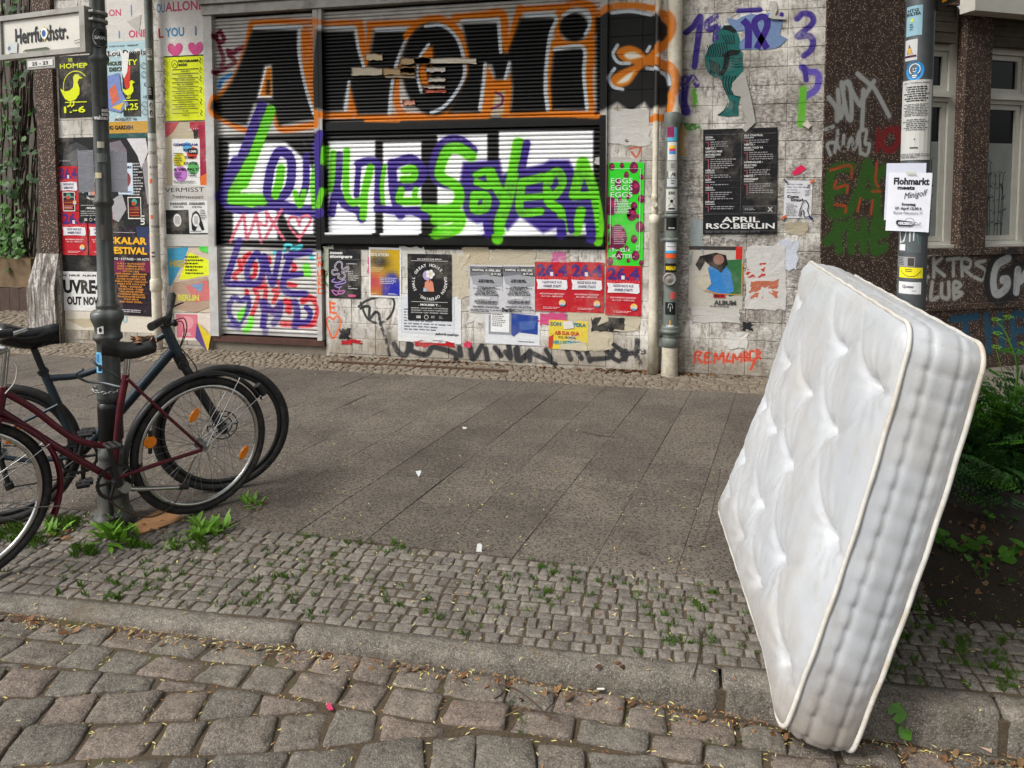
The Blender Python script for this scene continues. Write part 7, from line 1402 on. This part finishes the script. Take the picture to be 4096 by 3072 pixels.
# ------------------------------------------------------------------ foliage helpers
def leafcol(rd, lo=.65): k = rd.uniform(lo, 1.0); return (k, k, k*rd.uniform(.8, 1), 1)
def blade(mb, p, d, L, w, rd, droop=.4, seg=4, col_=None):
    """a lance-shaped leaf that arches over"""
    side = d.cross(Vector((0, 0, 1))); side = side.normalized() if side.length > 1e-4 else Vector((1, 0, 0)); vs = []; q = Vector(p); dd = Vector(d)
    for i in range(seg+1):
        t = i/seg; ww = w*math.sin(math.pi*min(.97, t*.85+.12)); vs += [q-side*ww+Vector((0, 0, ww*.3)), Vector(q), q+side*ww+Vector((0, 0, ww*.3))]; q = q+dd*(L/seg); dd = (dd-Vector((0, 0, droop*2/seg))*t).normalized()
    cl = col_ or leafcol(rd); mb.add(vs, [(3*i+j, 3*i+j+1, 3*i+j+4, 3*i+j+3) for i in range(seg) for j in range(2)], cl, True)
def rosette(name, label, x, y, k, size, seed, mat='leaf_light', z=0.0):
    rd = random.Random(seed); c = onground(x, y, z); mb = MB()
    for i in range(k):
        a = rd.uniform(0, 6.28); e = rd.uniform(.15, 1.1); d = Vector((math.cos(a)*math.cos(e), math.sin(a)*math.cos(e), math.sin(e))); blade(mb, c+Vector((rd.gauss(0, size*.4), rd.gauss(0, size*.3), 0)), d, size*rd.uniform(.6, 1.1), size*rd.uniform(.08, .15), rd, rd.uniform(.35, .9))
    o = mb.build(name, MAT[mat]); tag(o, label, 'weed', None); return o
def fern(mb, p, d, L, rd):
    """a finely divided leaf: rachis, pairs of pinnae, each with leaflets"""
    d = d.normalized(); side = d.cross(Vector((0, 0, 1))).normalized(); q = Vector(p); dd = Vector(d); n = 9; cl = leafcol(rd, .55)
    for i in range(n):
        t = (i+1)/n; nq = q+dd*(L/n); mb.add([q-side*.0015, q+side*.0015, nq+side*.001, nq-side*.001], [(0, 1, 2, 3)], cl); q = nq; dd = (dd-Vector((0, 0, .07))).normalized()
        if t < .3: continue
        pl = L*.42*math.sin(math.pi*(1-(t-.3)/.75))*.9+.01
        for s in (-1, 1):
            pd = (side*s+dd*.6-Vector((0, 0, .15))).normalized(); k = 6
            for j in range(k):
                u = (j+1)/k; c = q+pd*(pl*u); w = pl*.42*(1-u*.7)
                for s2 in (-1, 1):
                    e = (dd*s2+pd*.7).normalized(); nn = Vector((0, 0, .25*w)); mb.add([c, c+e*w*.5+pd*w*.3+nn, c+e*w, c+e*w*.5-pd*w*.3+nn], [(0, 1, 2, 3)], cl)
def roundleaf(mb, p, nrm, r, rd, cl=None):
    nrm = nrm.normalized(); t = nrm.orthogonal().normalized(); w = nrm.cross(t); a0 = rd.uniform(0, 6.28); vs = [p]+[p+(t*math.cos(a0+a)+w*math.sin(a0+a))*(r*(1 if i % 2 else .86)) + nrm*(r*.12*math.sin(2*a)) for i, a in enumerate(np.linspace(.25, 6.03, 9))]
    mb.add(vs, [(0, i, i+1) for i in range(1, 9)], cl or leafcol(rd), True)

# ------------------------------------------------------------------ tree pit and raised bed at the right
def terrain(name, poly_x, poly_y, fn, mat, nx=50, ny=30):
    mb = MB(); xs = np.linspace(*poly_x, nx+1); ys = np.linspace(*poly_y, ny+1); mb.add([(x, y, fn(x, y)) for x in xs for y in ys], [(i*(ny+1)+j, (i+1)*(ny+1)+j, (i+1)*(ny+1)+j+1, i*(ny+1)+j+1) for i in range(nx) for j in range(ny)], None, True); return mb.build(name, MAT[mat])
def pit_z(x, y):
    e = min(x-.92, (y-2.86)*1.2, 4.6-y); return -.014 + .03*min(1, max(0, e)/.25) + .012*mnoise.noise(Vector((x*6, y*6, 0))) + .006*mnoise.noise(Vector((x*19, y*19, 0)))
tag(terrain('tree_pit', (.92, 4.2), (2.86, 4.6), pit_z, 'soil', 80, 44), kind='structure')
b0, b1 = onground(3765, 2015), onground(4100, 2132); bd = (b1-b0).normalized(); bdir = Vector((bd.x, bd.y, 0)); bn = Vector((-bdir.y, bdir.x, 0)); bn = bn if bn.y > 0 else -bn
bed = empty('raised_bed', b0); tag(bed, 'low dark-boarded planting bed behind the mattress', 'planter')
m = MB(); a = b0-bdir*.5; e = b0+bdir*2.2
def slabbox(mb, a, e, th, z0, z1):
    vs = [v+Vector((0, 0, z)) for z in (z0, z1) for v in (a, e, e+bn*th, a+bn*th)]; mb.add(vs, [(0, 3, 2, 1), (4, 5, 6, 7), (0, 1, 5, 4), (1, 2, 6, 5), (2, 3, 7, 6), (3, 0, 4, 7)])
a = Vector((a.x, a.y, 0)); e = Vector((e.x, e.y, 0)); slabbox(m, a, e, .03, -.05, .17); m.build('edging_board', MAT['dark_board'], bed)
m = MB(); slabbox(m, a+bn*.9, e+bn*.9, .03, -.05, .17); slabbox(m, a+bn*.03, a+bn*.03+bdir*.03, .87, -.05, .17); m.build('edging_board', MAT['dark_board'], bed)
m = MB(); slabbox(m, a+bn*.03+bdir*.03, e+bn*.03, .87, -.05, .12); m.build('bed_soil', MAT['soil'], bed)
rd = random.Random(31)
for k, (px, py, nl, ls, lb) in enumerate(((3900, 1800, 46, .46, 'feathery green plant in the raised bed close to the mattress'), (4050, 1790, 46, .50, 'feathery green plant in the raised bed near the picture edge'), (4160, 1720, 34, .5, 'feathery green plant in the raised bed at the far end'), (3960, 1700, 34, .46, 'feathery green plant at the back of the raised bed'))):
    c = onplane(px, py, b0+bn*(.2+.2*(k % 3)), bn); c = Vector((c.x, c.y, .12)); root = empty('cow_parsley', c); tag(root, lb, 'plant', 'feathery plants in the raised bed'); mb = MB()
    for i in range(nl):
        an = rd.uniform(0, 6.28); el = rd.uniform(.1, 1.25); fern(mb, c+Vector((rd.uniform(-.16, .16), rd.uniform(-.1, .1), rd.uniform(0, .1))), Vector((math.cos(an)*math.cos(el), math.sin(an)*math.cos(el), math.sin(el))), ls*rd.uniform(.55, 1.1), rd)
    mb.build('foliage', MAT['leaf_dark' if k != 1 else 'leaf'], root)
    if k == 1:
        st = MB(); um = MB(); fl = MB(); base = onplane(4062, 1890, c, bn)
        def pp(x, y): return onplane(x, y, c, bn)
        main = [tuple(Vector((base.x, base.y, .12))), tuple(pp(4055, 1640)), tuple(pp(4070, 1480)), tuple(pp(4040, 1370)), tuple(pp(4005, 1300))]
        st.tube([Vector(v) for v in smooth_path(main, 5)], .006, 6, rr=list(np.linspace(.0075, .003, 21)))
        tops = []
        for a_, t in (((4052, 1600), (3985, 1400)), ((4070, 1480), (4100, 1390)), ((4040, 1370), (3990, 1345)), ((4015, 1315), (3985, 1290)), ((4005, 1300), (4035, 1280))):
            q0, q1 = pp(*a_), pp(*t); st.tube([Vector(v) for v in smooth_path([tuple(q0), tuple((q0+q1)/2+Vector((-.01, 0, .012))), tuple(q1)], 4)], .0028, 5); tops.append(q1)
        for t in tops:
            for i in range(7):
                an = i*.9; e2 = t+Vector((math.cos(an)*.017, math.sin(an)*.017, .016+.005*math.sin(i))); um.tube([t, e2], .0009, 4)
                for j in range(9): q = e2+Vector((rd.uniform(-.007, .007), rd.uniform(-.007, .007), rd.uniform(-.003, .004))); fl.add([q+Vector((.0032, 0, 0)), q+Vector((0, .0032, .002)), q-Vector((.0032, 0, 0)), q-Vector((0, .0032, 0))], [(0, 1, 2, 3)], (1, 1, .7, 1))
        for x, y in ((4055, 1640), (4062, 1560), (4068, 1480), (4050, 1400)):
            for j in range(2): fern(um, pp(x, y), Vector((rd.uniform(-1, 1), rd.uniform(-1, .2), .3)), .2, rd)
        st.build('stem', MAT['leaf'], root); um.build('umbel', MAT['leaf'], root); fl.build('blossom', MAT['leaf_light'], root)
def seedling(x, y, k, r, seed, lb, z=.01):
    rd = random.Random(seed); c = onground(x, y, z); mb = MB()
    for i in range(k):
        q = c+Vector((rd.uniform(-.09, .09), rd.uniform(-.07, .07), rd.uniform(.03, .09))); mb.tube([Vector((c.x*.5+q.x*.5, c.y*.5+q.y*.5, z)), q], .0015, 4); roundleaf(mb, q, Vector((rd.uniform(-.4, .4), rd.uniform(-.7, .1), 1)), r*rd.uniform(.55, 1.1), rd)
    tag(mb.build('seedling', MAT['leaf']), lb, 'weed', 'seedlings on the soil')
seedling(3850, 2225, 9, .040, 1, 'round-leaved seedling cluster on the soil right beside the mattress edge'); seedling(4010, 2245, 6, .036, 2, 'round-leaved seedling cluster on the soil toward the picture edge'); seedling(3950, 2320, 6, .022, 3, 'small seedling between the two larger ones and the setts'); seedling(3990, 2090, 8, .02, 4, 'small pale seedling below the raised bed board')
rd = random.Random(2); c = onground(3585, 2935, -.1); mb = MB(); roundleaf(mb, c+Vector((0, 0, .07)), Vector((-.1, -.8, .6)), .03, rd); mb.tube([c, c+Vector((0, 0, .07))], .0015, 4); roundleaf(mb, c+Vector((.02, -.02, .02)), Vector((0, -.6, .8)), .022, rd); tag(mb.build('kerb_seedling', MAT['leaf']), 'round green leaf growing from the foot of the kerb behind the mattress', 'weed')
# weeds round the post
rosette('dandelion', 'leafy green weed clump in front of the iron post foot', 455, 2150, 46, .12, 1); rosette('dandelion', 'leafy green weed clump under the red rear wheel', 845, 2130, 40, .105, 2); rosette('dandelion', 'small weed on the slabs right of the red rear wheel', 1015, 2015, 16, .075, 3); rosette('dandelion', 'low weed tuft left of the iron post', 205, 2130, 20, .075, 4); rosette('dandelion', 'small pale weed on the setts below the red rear wheel', 690, 2190, 9, .05, 5)
# grass in the joints
rd = random.Random(12); mb = MB()
def tuft(x, y, z, k, h):
    for i in range(k):
        a = rd.uniform(0, 6.28); s = Vector((math.cos(a), math.sin(a), 0)); q = Vector((x+rd.uniform(-.018, .018), y+rd.uniform(-.009, .009), z)); hh = h*rd.uniform(.5, 1.1); w = Vector((-s.y, s.x, 0))*.0016; t = q+s*hh*.5+Vector((0, 0, hh)); mid = q+s*hh*.15+Vector((0, 0, hh*.6))
        mb.add([q-w, q+w, mid+w*.8, t, mid-w*.8], [(0, 1, 2, 3, 4)], leafcol(rd, .6))
for i in range(1500):
    x = rd.uniform(-3.2, 2.4); y = rd.uniform(kerb_y(x)+.01, SLAB0+.01); f = mnoise.noise(Vector((x*1.6, y*2.4, 7)))
    if rd.random() < .26+f*.6 and seen(x, y, 40): tuft(x, y, -.006, rd.randint(5, 13), .026*(1+f))
for x, y, k in ((250, 2105, 16), (120, 2170, 14), (330, 2210, 12), (0, 2150, 16), (60, 2130, 10), (560, 2175, 8), (760, 2180, 8)):
    for j in range(k): c = onground(x+rd.uniform(-60, 60), y+rd.uniform(-22, 22)); tuft(c.x, c.y, -.005, 12, .045)
for i in range(150):
    x = rd.uniform(-2.6, 1.2); y = kerb_y(x)-rd.uniform(.12, .9)
    if mnoise.noise(Vector((x*3, y*3, 3))) > .18: tuft(x, y, road_z(x)-.012, 6, .022)
tag(mb.build('joint_grass', MAT['grass']), 'short grass growing in the pavement joints', 'grass', kind='stuff')
# fallen blossom and seed husks
rd = random.Random(5); mb = MB()
def husk(x, y, z, L, cl):
    a = rd.uniform(0, 6.28); u = Vector((math.cos(a), math.sin(a), rd.uniform(-.15, .15)))*L; w = Vector((-math.sin(a), math.cos(a), 0))*L*rd.uniform(.14, .24); c = Vector((x, y, z)); mb.add([c-u, c-u*.3+w+Vector((0, 0, .002)), c+u*.5+w*.8, c+u, c+u*.4-w, c-u*.4-w+Vector((0, 0, .002))], [(0, 1, 2, 3, 4, 5)], cl)
HC = [L4(c) for c in ((206, 190, 120), (190, 168, 100), (214, 204, 150), (170, 130, 80), (150, 104, 66), (226, 214, 130))]
for i in range(2300):
    x = rd.uniform(-3.4, 2.6); y = rd.uniform(1.5, 5.9)**1.0
    if rd.random() > (1.0 if y < 3.1 else .9*math.exp(-(y-3.1)/1.1)): continue
    if .25 < x < .9 and 2.2 < y < 3.65: continue
    kf = kerb_y(x)-.1; z = .004 if y > kf else road_z(x)+rd.uniform(-.008, .006)
    husk(x, y, z, rd.uniform(.006, .012), rd.choice(HC))
for i in range(1100):     # they gather in the gutter
    x = rd.uniform(-2.9, 1.6); d = abs(rd.gauss(0, .035)); y = kerb_y(x)-.112-d; husk(x, y, road_z(x)+rd.uniform(-.008, .004)+.012*math.exp(-d/.02), rd.uniform(.004, .012), rd.choice(HC+HC[3:5]*2))
for i in range(2600):     # and in the joints of the road
    x = rd.uniform(-2.6, 1.4); y = kerb_y(x)-.1-rd.uniform(.05, 1.0); husk(x, y, road_z(x)-.009, rd.uniform(.005, .012), rd.choice(HC))
for i in range(500): x = rd.uniform(.95, 2.6); y = rd.uniform(2.5, 3.7); husk(x, y, (pit_z(x, y) if y > 2.86 else 0)+.004, rd.uniform(.004, .01), rd.choice(HC[:5]))
tag(mb.build('blossom_litter', MAT['plain']), 'pale yellow husks and blossom scattered over the street', 'litter', kind='stuff')
# brown leaves
rd = random.Random(15); mb = MB()
def dry(x, y, z, r):
    n = Vector((rd.uniform(-.6, .6), rd.uniform(-.6, .6), 1)).normalized(); t = n.orthogonal().normalized(); w = n.cross(t); a0 = rd.uniform(0, 6.28); c = Vector((x, y, z+r*.35))
    mb.add([c+(t*math.cos(a0+a)*r+w*math.sin(a0+a)*r*.55)+n*(r*.35*rd.uniform(-1, 1)) for a in np.linspace(0, 6.28, 7)[:-1]], [(0, 1, 2), (0, 2, 3), (0, 3, 4), (0, 4, 5)], L4(rd.choice(((96, 66, 44), (112, 78, 50), (82, 58, 42), (124, 96, 66)))))
for i in range(300):
    x = rd.choice((rd.gauss(-2.2, .35), rd.gauss(-.35, .18), rd.gauss(.05, .2), rd.uniform(-4, 1.3))); dry(x, WALL-abs(rd.gauss(0, .05))-.02, -.004, rd.uniform(.012, .028))
for i in range(260): x = rd.uniform(1.0, 2.2); y = rd.uniform(3.1, 4.0); dry(x, y, pit_z(x, y), rd.uniform(.01, .024))
for i in range(90): x = rd.uniform(-2.6, 1.2); dry(x, kerb_y(x)-.125-abs(rd.gauss(0, .03)), road_z(x), rd.uniform(.008, .02))
for x, y, k in ((610, 2110, 8), (220, 2140, 14), (880, 2090, 6), (1000, 2030, 6), (2440, 2680, 3)):
    for j in range(k): c = onground(x+rd.uniform(-60, 60), y+rd.uniform(-25, 25)); dry(c.x, c.y, 0, rd.uniform(.01, .022))
tag(mb.build('dry_leaves', MAT['plain']), 'brown dry leaves gathered along the wall, gutter and tree pit', 'leaves', kind='stuff')
# single pieces lying about
def flat(name, label, cat, pts, c, z=.003, th=.002, mat='plain', lift=0):
    P = [onground(x, y, z) for x, y in pts]; k = len(P); m = MB(); rd = random.Random(len(label)); m.add([p+Vector((0, 0, th+rd.uniform(0, lift))) for p in P]+P, [tuple(range(k))]+[(i, k+i, k+(i+1) % k, (i+1) % k) for i in range(k)], L4(c)); return tag(m.build(name, MAT[mat]), label, cat)
flat('cardboard_piece', 'flattened brown cardboard under the red rear wheel', 'cardboard', [(520, 2110), (640, 2040), (735, 2075), (690, 2095), (560, 2140)], (150, 110, 74), lift=.012, mat='plain')
flat('bird_dropping', 'white splash on the paving slabs beside the red wheel', 'mark', [(1662, 1885), (1685, 1882), (1682, 1895), (1675, 1908), (1668, 1896)], (214, 216, 218), .0025, .0008)
flat('pink_petal', 'small dark pink petal in the road joints', 'petal', [(1308, 2812), (1320, 2815), (1334, 2840), (1318, 2843), (1306, 2830)], (190, 60, 100), road_z(-1)+.002, .003)
c = onground(1915, 2208); m = MB(); vs = [c+Vector(v) for v in ((-.012, 0, 0), (.012, .004, 0), (.014, .008, .03), (.004, .006, .038), (-.008, .004, .034))]; m.add(vs+[v+Vector((0, .0015, 0)) for v in vs], [(0, 1, 2, 3, 4), (9, 8, 7, 6, 5)]+[(i, 5+i, 5+(i+1) % 5, (i+1) % 5) for i in range(5)], L4((232, 232, 230))); tag(m.build('paper_scrap_standing', MAT['plain']), 'small white scrap of paper at the edge of the slabs', 'paper')
flat('pale_scrap', 'small pale scrap on the middle of the slabs', 'paper', [(1850, 1708), (1868, 1710), (1864, 1716), (1852, 1715)], (214, 210, 204), .002)
c = onground(2402, 2772, road_z(-.2)); m = MB(); m.tube([c+Vector((-.012, 0, .012)), c+Vector((.012, .006, .012))], .0038, 8); tag(m.build('cigarette_butt', MAT['white_frame']), 'cigarette butt in the gutter', 'cigarette butt')
m = MB(); c = onground(3905, 2965, road_z(1.0)); vs = [c+Vector(v) for v in ((-.045, -.01, .05), (.02, .012, .055), (.03, -.035, .02), (.024, -.05, .004), (-.035, -.035, .022))]; m.add(vs+[v+Vector((.002, .012, -.01)) for v in vs], [(0, 1, 2, 3, 4), (9, 8, 7, 6, 5)]+[(i, 5+i, 5+(i+1) % 5, (i+1) % 5) for i in range(5)], L4((176, 150, 130))); tag(m.build('tile_shard', MAT['plain']), 'broken pinkish tile shard lying in the gutter by the kerb', 'shard')
def twig(label, pts, r, z, group=None):
    m = MB(); P = [onground(x, y, z)+Vector((0, 0, r+.002+h)) for x, y, h in [(q+(0,))[:3] for q in pts]]; m.tube([Vector(v) for v in smooth_path([tuple(v) for v in P], 4)], r, 5); return m
for lb, br, z in (('forked twig lying on the slabs toward the wall', (((2325, 1728), (2380, 1740), (2460, 1752)), ((2380, 1740), (2400, 1752))), 0), ('thin curved twig at the foot of the kerb', (((1990, 2740), (2060, 2760), (2130, 2810), (2180, 2860), (2240, 2885)), ((1990, 2740), (2010, 2775), (1975, 2800)), ((2180, 2860), (2190, 2840), (2210, 2820))), -.05), ('pale straw lying across a road stone', (((2020, 2870), (2100, 2830), (2165, 2805)), ((2110, 2826), (2120, 2850))), -.05), ('dark bent twig across the setts and kerb', (((2770, 2720), (2790, 2650), (2800, 2560), (2795, 2520)), ((2800, 2560), (2810, 2530))), 0), ('short stick on the slabs by the mattress', (((2550, 2210), (2600, 2225)),), 0), ('thin twig sticking out beside the mattress', (((2750, 2187), (2810, 2180), (2850, 2130, .12), (2880, 2030, .2)),), 0), ('curled pale root lying on the kerb', (((2110, 2590), (2140, 2610), (2180, 2640), (2190, 2650)),), .002)):
    m = MB()
    for pts in br: t = twig('', [p if len(p) == 3 else p for p in pts], .0024 if 'pale' not in lb else .0018, z); m.add(t.v, t.f, None, True)
    tag(m.build('twig', MAT['twig' if 'pale' not in lb else 'wood']), lb, 'twig')
# iron rail along the foot of the wall
m = MB(); a, e = onground(1320, 1448), onground(2045, 1472); m.box((a.x, a.y-.012, -.005), (e.x, a.y+.02, .012)); tag(m.build('iron_rail', MAT['rust']), 'flat rusty iron strip on the ground along the wall', 'rail')

# ------------------------------------------------------------------ the yard glimpsed at the left
yw = MB(); yw.box((-16, 11.6, -.1), (-6.6, 11.9, 6)); tag(yw.build('yard_wall', MAT['fence_grey']), 'weathered grey wall at the back of the overgrown yard', 'wall')
yw = MB(); yw.box((-7.02, WALL+.62, -.1), (-6.7, 11.6, 9)); tag(yw.build('yard_side_wall', MAT['fence_grey']), 'side wall of the corner building running back along the yard', 'wall')
c = onground(20, 1240); pb = empty('yard_planter', (c.x, c.y, 0)); tag(pb, 'brown planter with a wooden box on it in the yard', 'planter')
m = MB()
for k in range(9): m = MB(); x = c.x-1.1+k*.17; m.box((x, c.y, -.01), (x+.165, c.y+.5, .32+.01*(k % 2))); m.build('palisade_post', MAT['planter'], pb)
m = MB(); m.box((c.x-1.1, c.y+.06, .33), (c.x+.42, c.y+.5, .75)); m.build('wooden_box', MAT['wood'], pb)
m = MB(); m.box((c.x-.6, c.y+1.2, 0), (c.x+.6, c.y+1.25, 1.6)); tag(m.build('yard_screen', MAT['planter']), 'dark upright panel behind the vines', 'panel')
c2 = onground(100, 1232); m = MB(); ax_ = Vector((.9, -.3, .12)).normalized(); P = [c2+Vector((-.06, 0, .045)), c2+Vector((.06, -.03, .06))]; m.tube(P, .04, 14, rr=[.033, .045]); tag(m.build('paper_cup', MAT['white_frame']), 'white paper cup lying by the splayed plinth', 'cup')
rd = random.Random(9)
for k, (x0, x1, lb) in enumerate(((60, 140, 'tangle of bare brown vines climbing beside the pilaster'), (-10, 70, 'leafy climbing vine at the picture edge under the street sign'))):
    root = empty('climbing_vine', Vector((onwall((x0+x1)/2, 1100, 9.0).x, 9.0, 0))); tag(root, lb, 'vine'); st = MB(); lf = MB()
    for i in range(22 if k == 0 else 10):
        px = rd.uniform(x0, x1); pts = []
        y = 1130
        while y > -60: q = onwall(px, y, 8.9+rd.uniform(-.15, .15)); pts.append(tuple(q)); px += rd.uniform(-14, 14); px = min(max(px, x0-10), x1+15); y -= rd.uniform(70, 130)
        st.tube([Vector(v) for v in smooth_path(pts, 3)], rd.uniform(.006, .014), 5)
        for q in pts[1:]:
            for j in range(2):
                if k == 0 and rd.random() < .6: continue
                roundleaf(lf, Vector(q)+Vector((rd.gauss(0, .14), rd.gauss(-.1, .12), rd.gauss(0, .15))), Vector((rd.uniform(-.6, .6), -1, rd.uniform(-.1, .9))), rd.uniform(.03, .065), rd)
    st.build('stems', MAT['twig'], root); lf.build('foliage', MAT['leaf_dark' if k == 0 else 'leaf'], root)
mb = MB()
for i in range(200):
    q = onwall(rd.uniform(-60, 95), 1030-abs(rd.gauss(0, 90)), 8.6+rd.uniform(-.2, .3)); roundleaf(mb, q, Vector((rd.uniform(-.7, .7), -1, rd.uniform(0, 1))), rd.uniform(.025, .055), rd)
tag(mb.build('planter_shrub', MAT['leaf']), 'bushy green shrub growing over the wooden planter box', 'shrub')

# ------------------------------------------------------------------ street tree out of view, its crown shaped to shade the right side
tr = empty('shade_tree', (3.1, 3.7, 0)); tag(tr, 'street tree out of view in the pit, its crown shaped to shade the pavement', 'tree'); rd = random.Random(77)
m = MB(); m.tube([(3.1, 3.7, -.1), (3.08, 3.7, 1.5), (3.0, 3.68, 3.0), (2.9, 3.6, 4.6)], .17, 14, rr=[.22, .17, .15, .09])
limbs = []
for i in range(15):
    a = i*2.4+.3; s = Vector((3.0, 3.6, 2.9+.14*i)); L = 2.2 if i % 3 else 1.3; e = s+Vector((math.cos(a)*L-.2, math.sin(a)*L-.75, .9+rd.random()*.7)); limbs.append((s, e)); m.tube([s, (s+e)/2+Vector((0, 0, .2)), e], .06, 8, rr=[.07, .045, .015])
for e in ((1.4, 1.7, 3.5), (1.7, 2.7, 3.4), (1.1, 2.4, 3.7), (2.0, 1.6, 3.4)):  # low limbs added so the unseen crown darkens the ground by the mattress
    s = Vector((3.0, 3.6, 3.2)); e = Vector(e); limbs.append((s, e)); m.tube([s, (s+e)/2+Vector((0, 0, .3)), e], .05, 8, rr=[.06, .04, .012])
m.build('trunk', MAT['wood'], tr); lf = MB()
for s, e in limbs:
    for i in range(1300):
        t = rd.uniform(.2, 1.12); q = s+(e-s)*t+Vector((rd.gauss(0, .45), rd.gauss(0, .45), rd.gauss(-.1, .5)))
        if q.z < max(2.6, 1.85+.30*max(q.y, abs(q.x)*.9)): continue
        roundleaf(lf, q, Vector((rd.uniform(-1, 1), rd.uniform(-1, 1), rd.uniform(.2, 1))), rd.uniform(.055, .10), rd)
lf.build('crown', MAT['leaf'], tr)
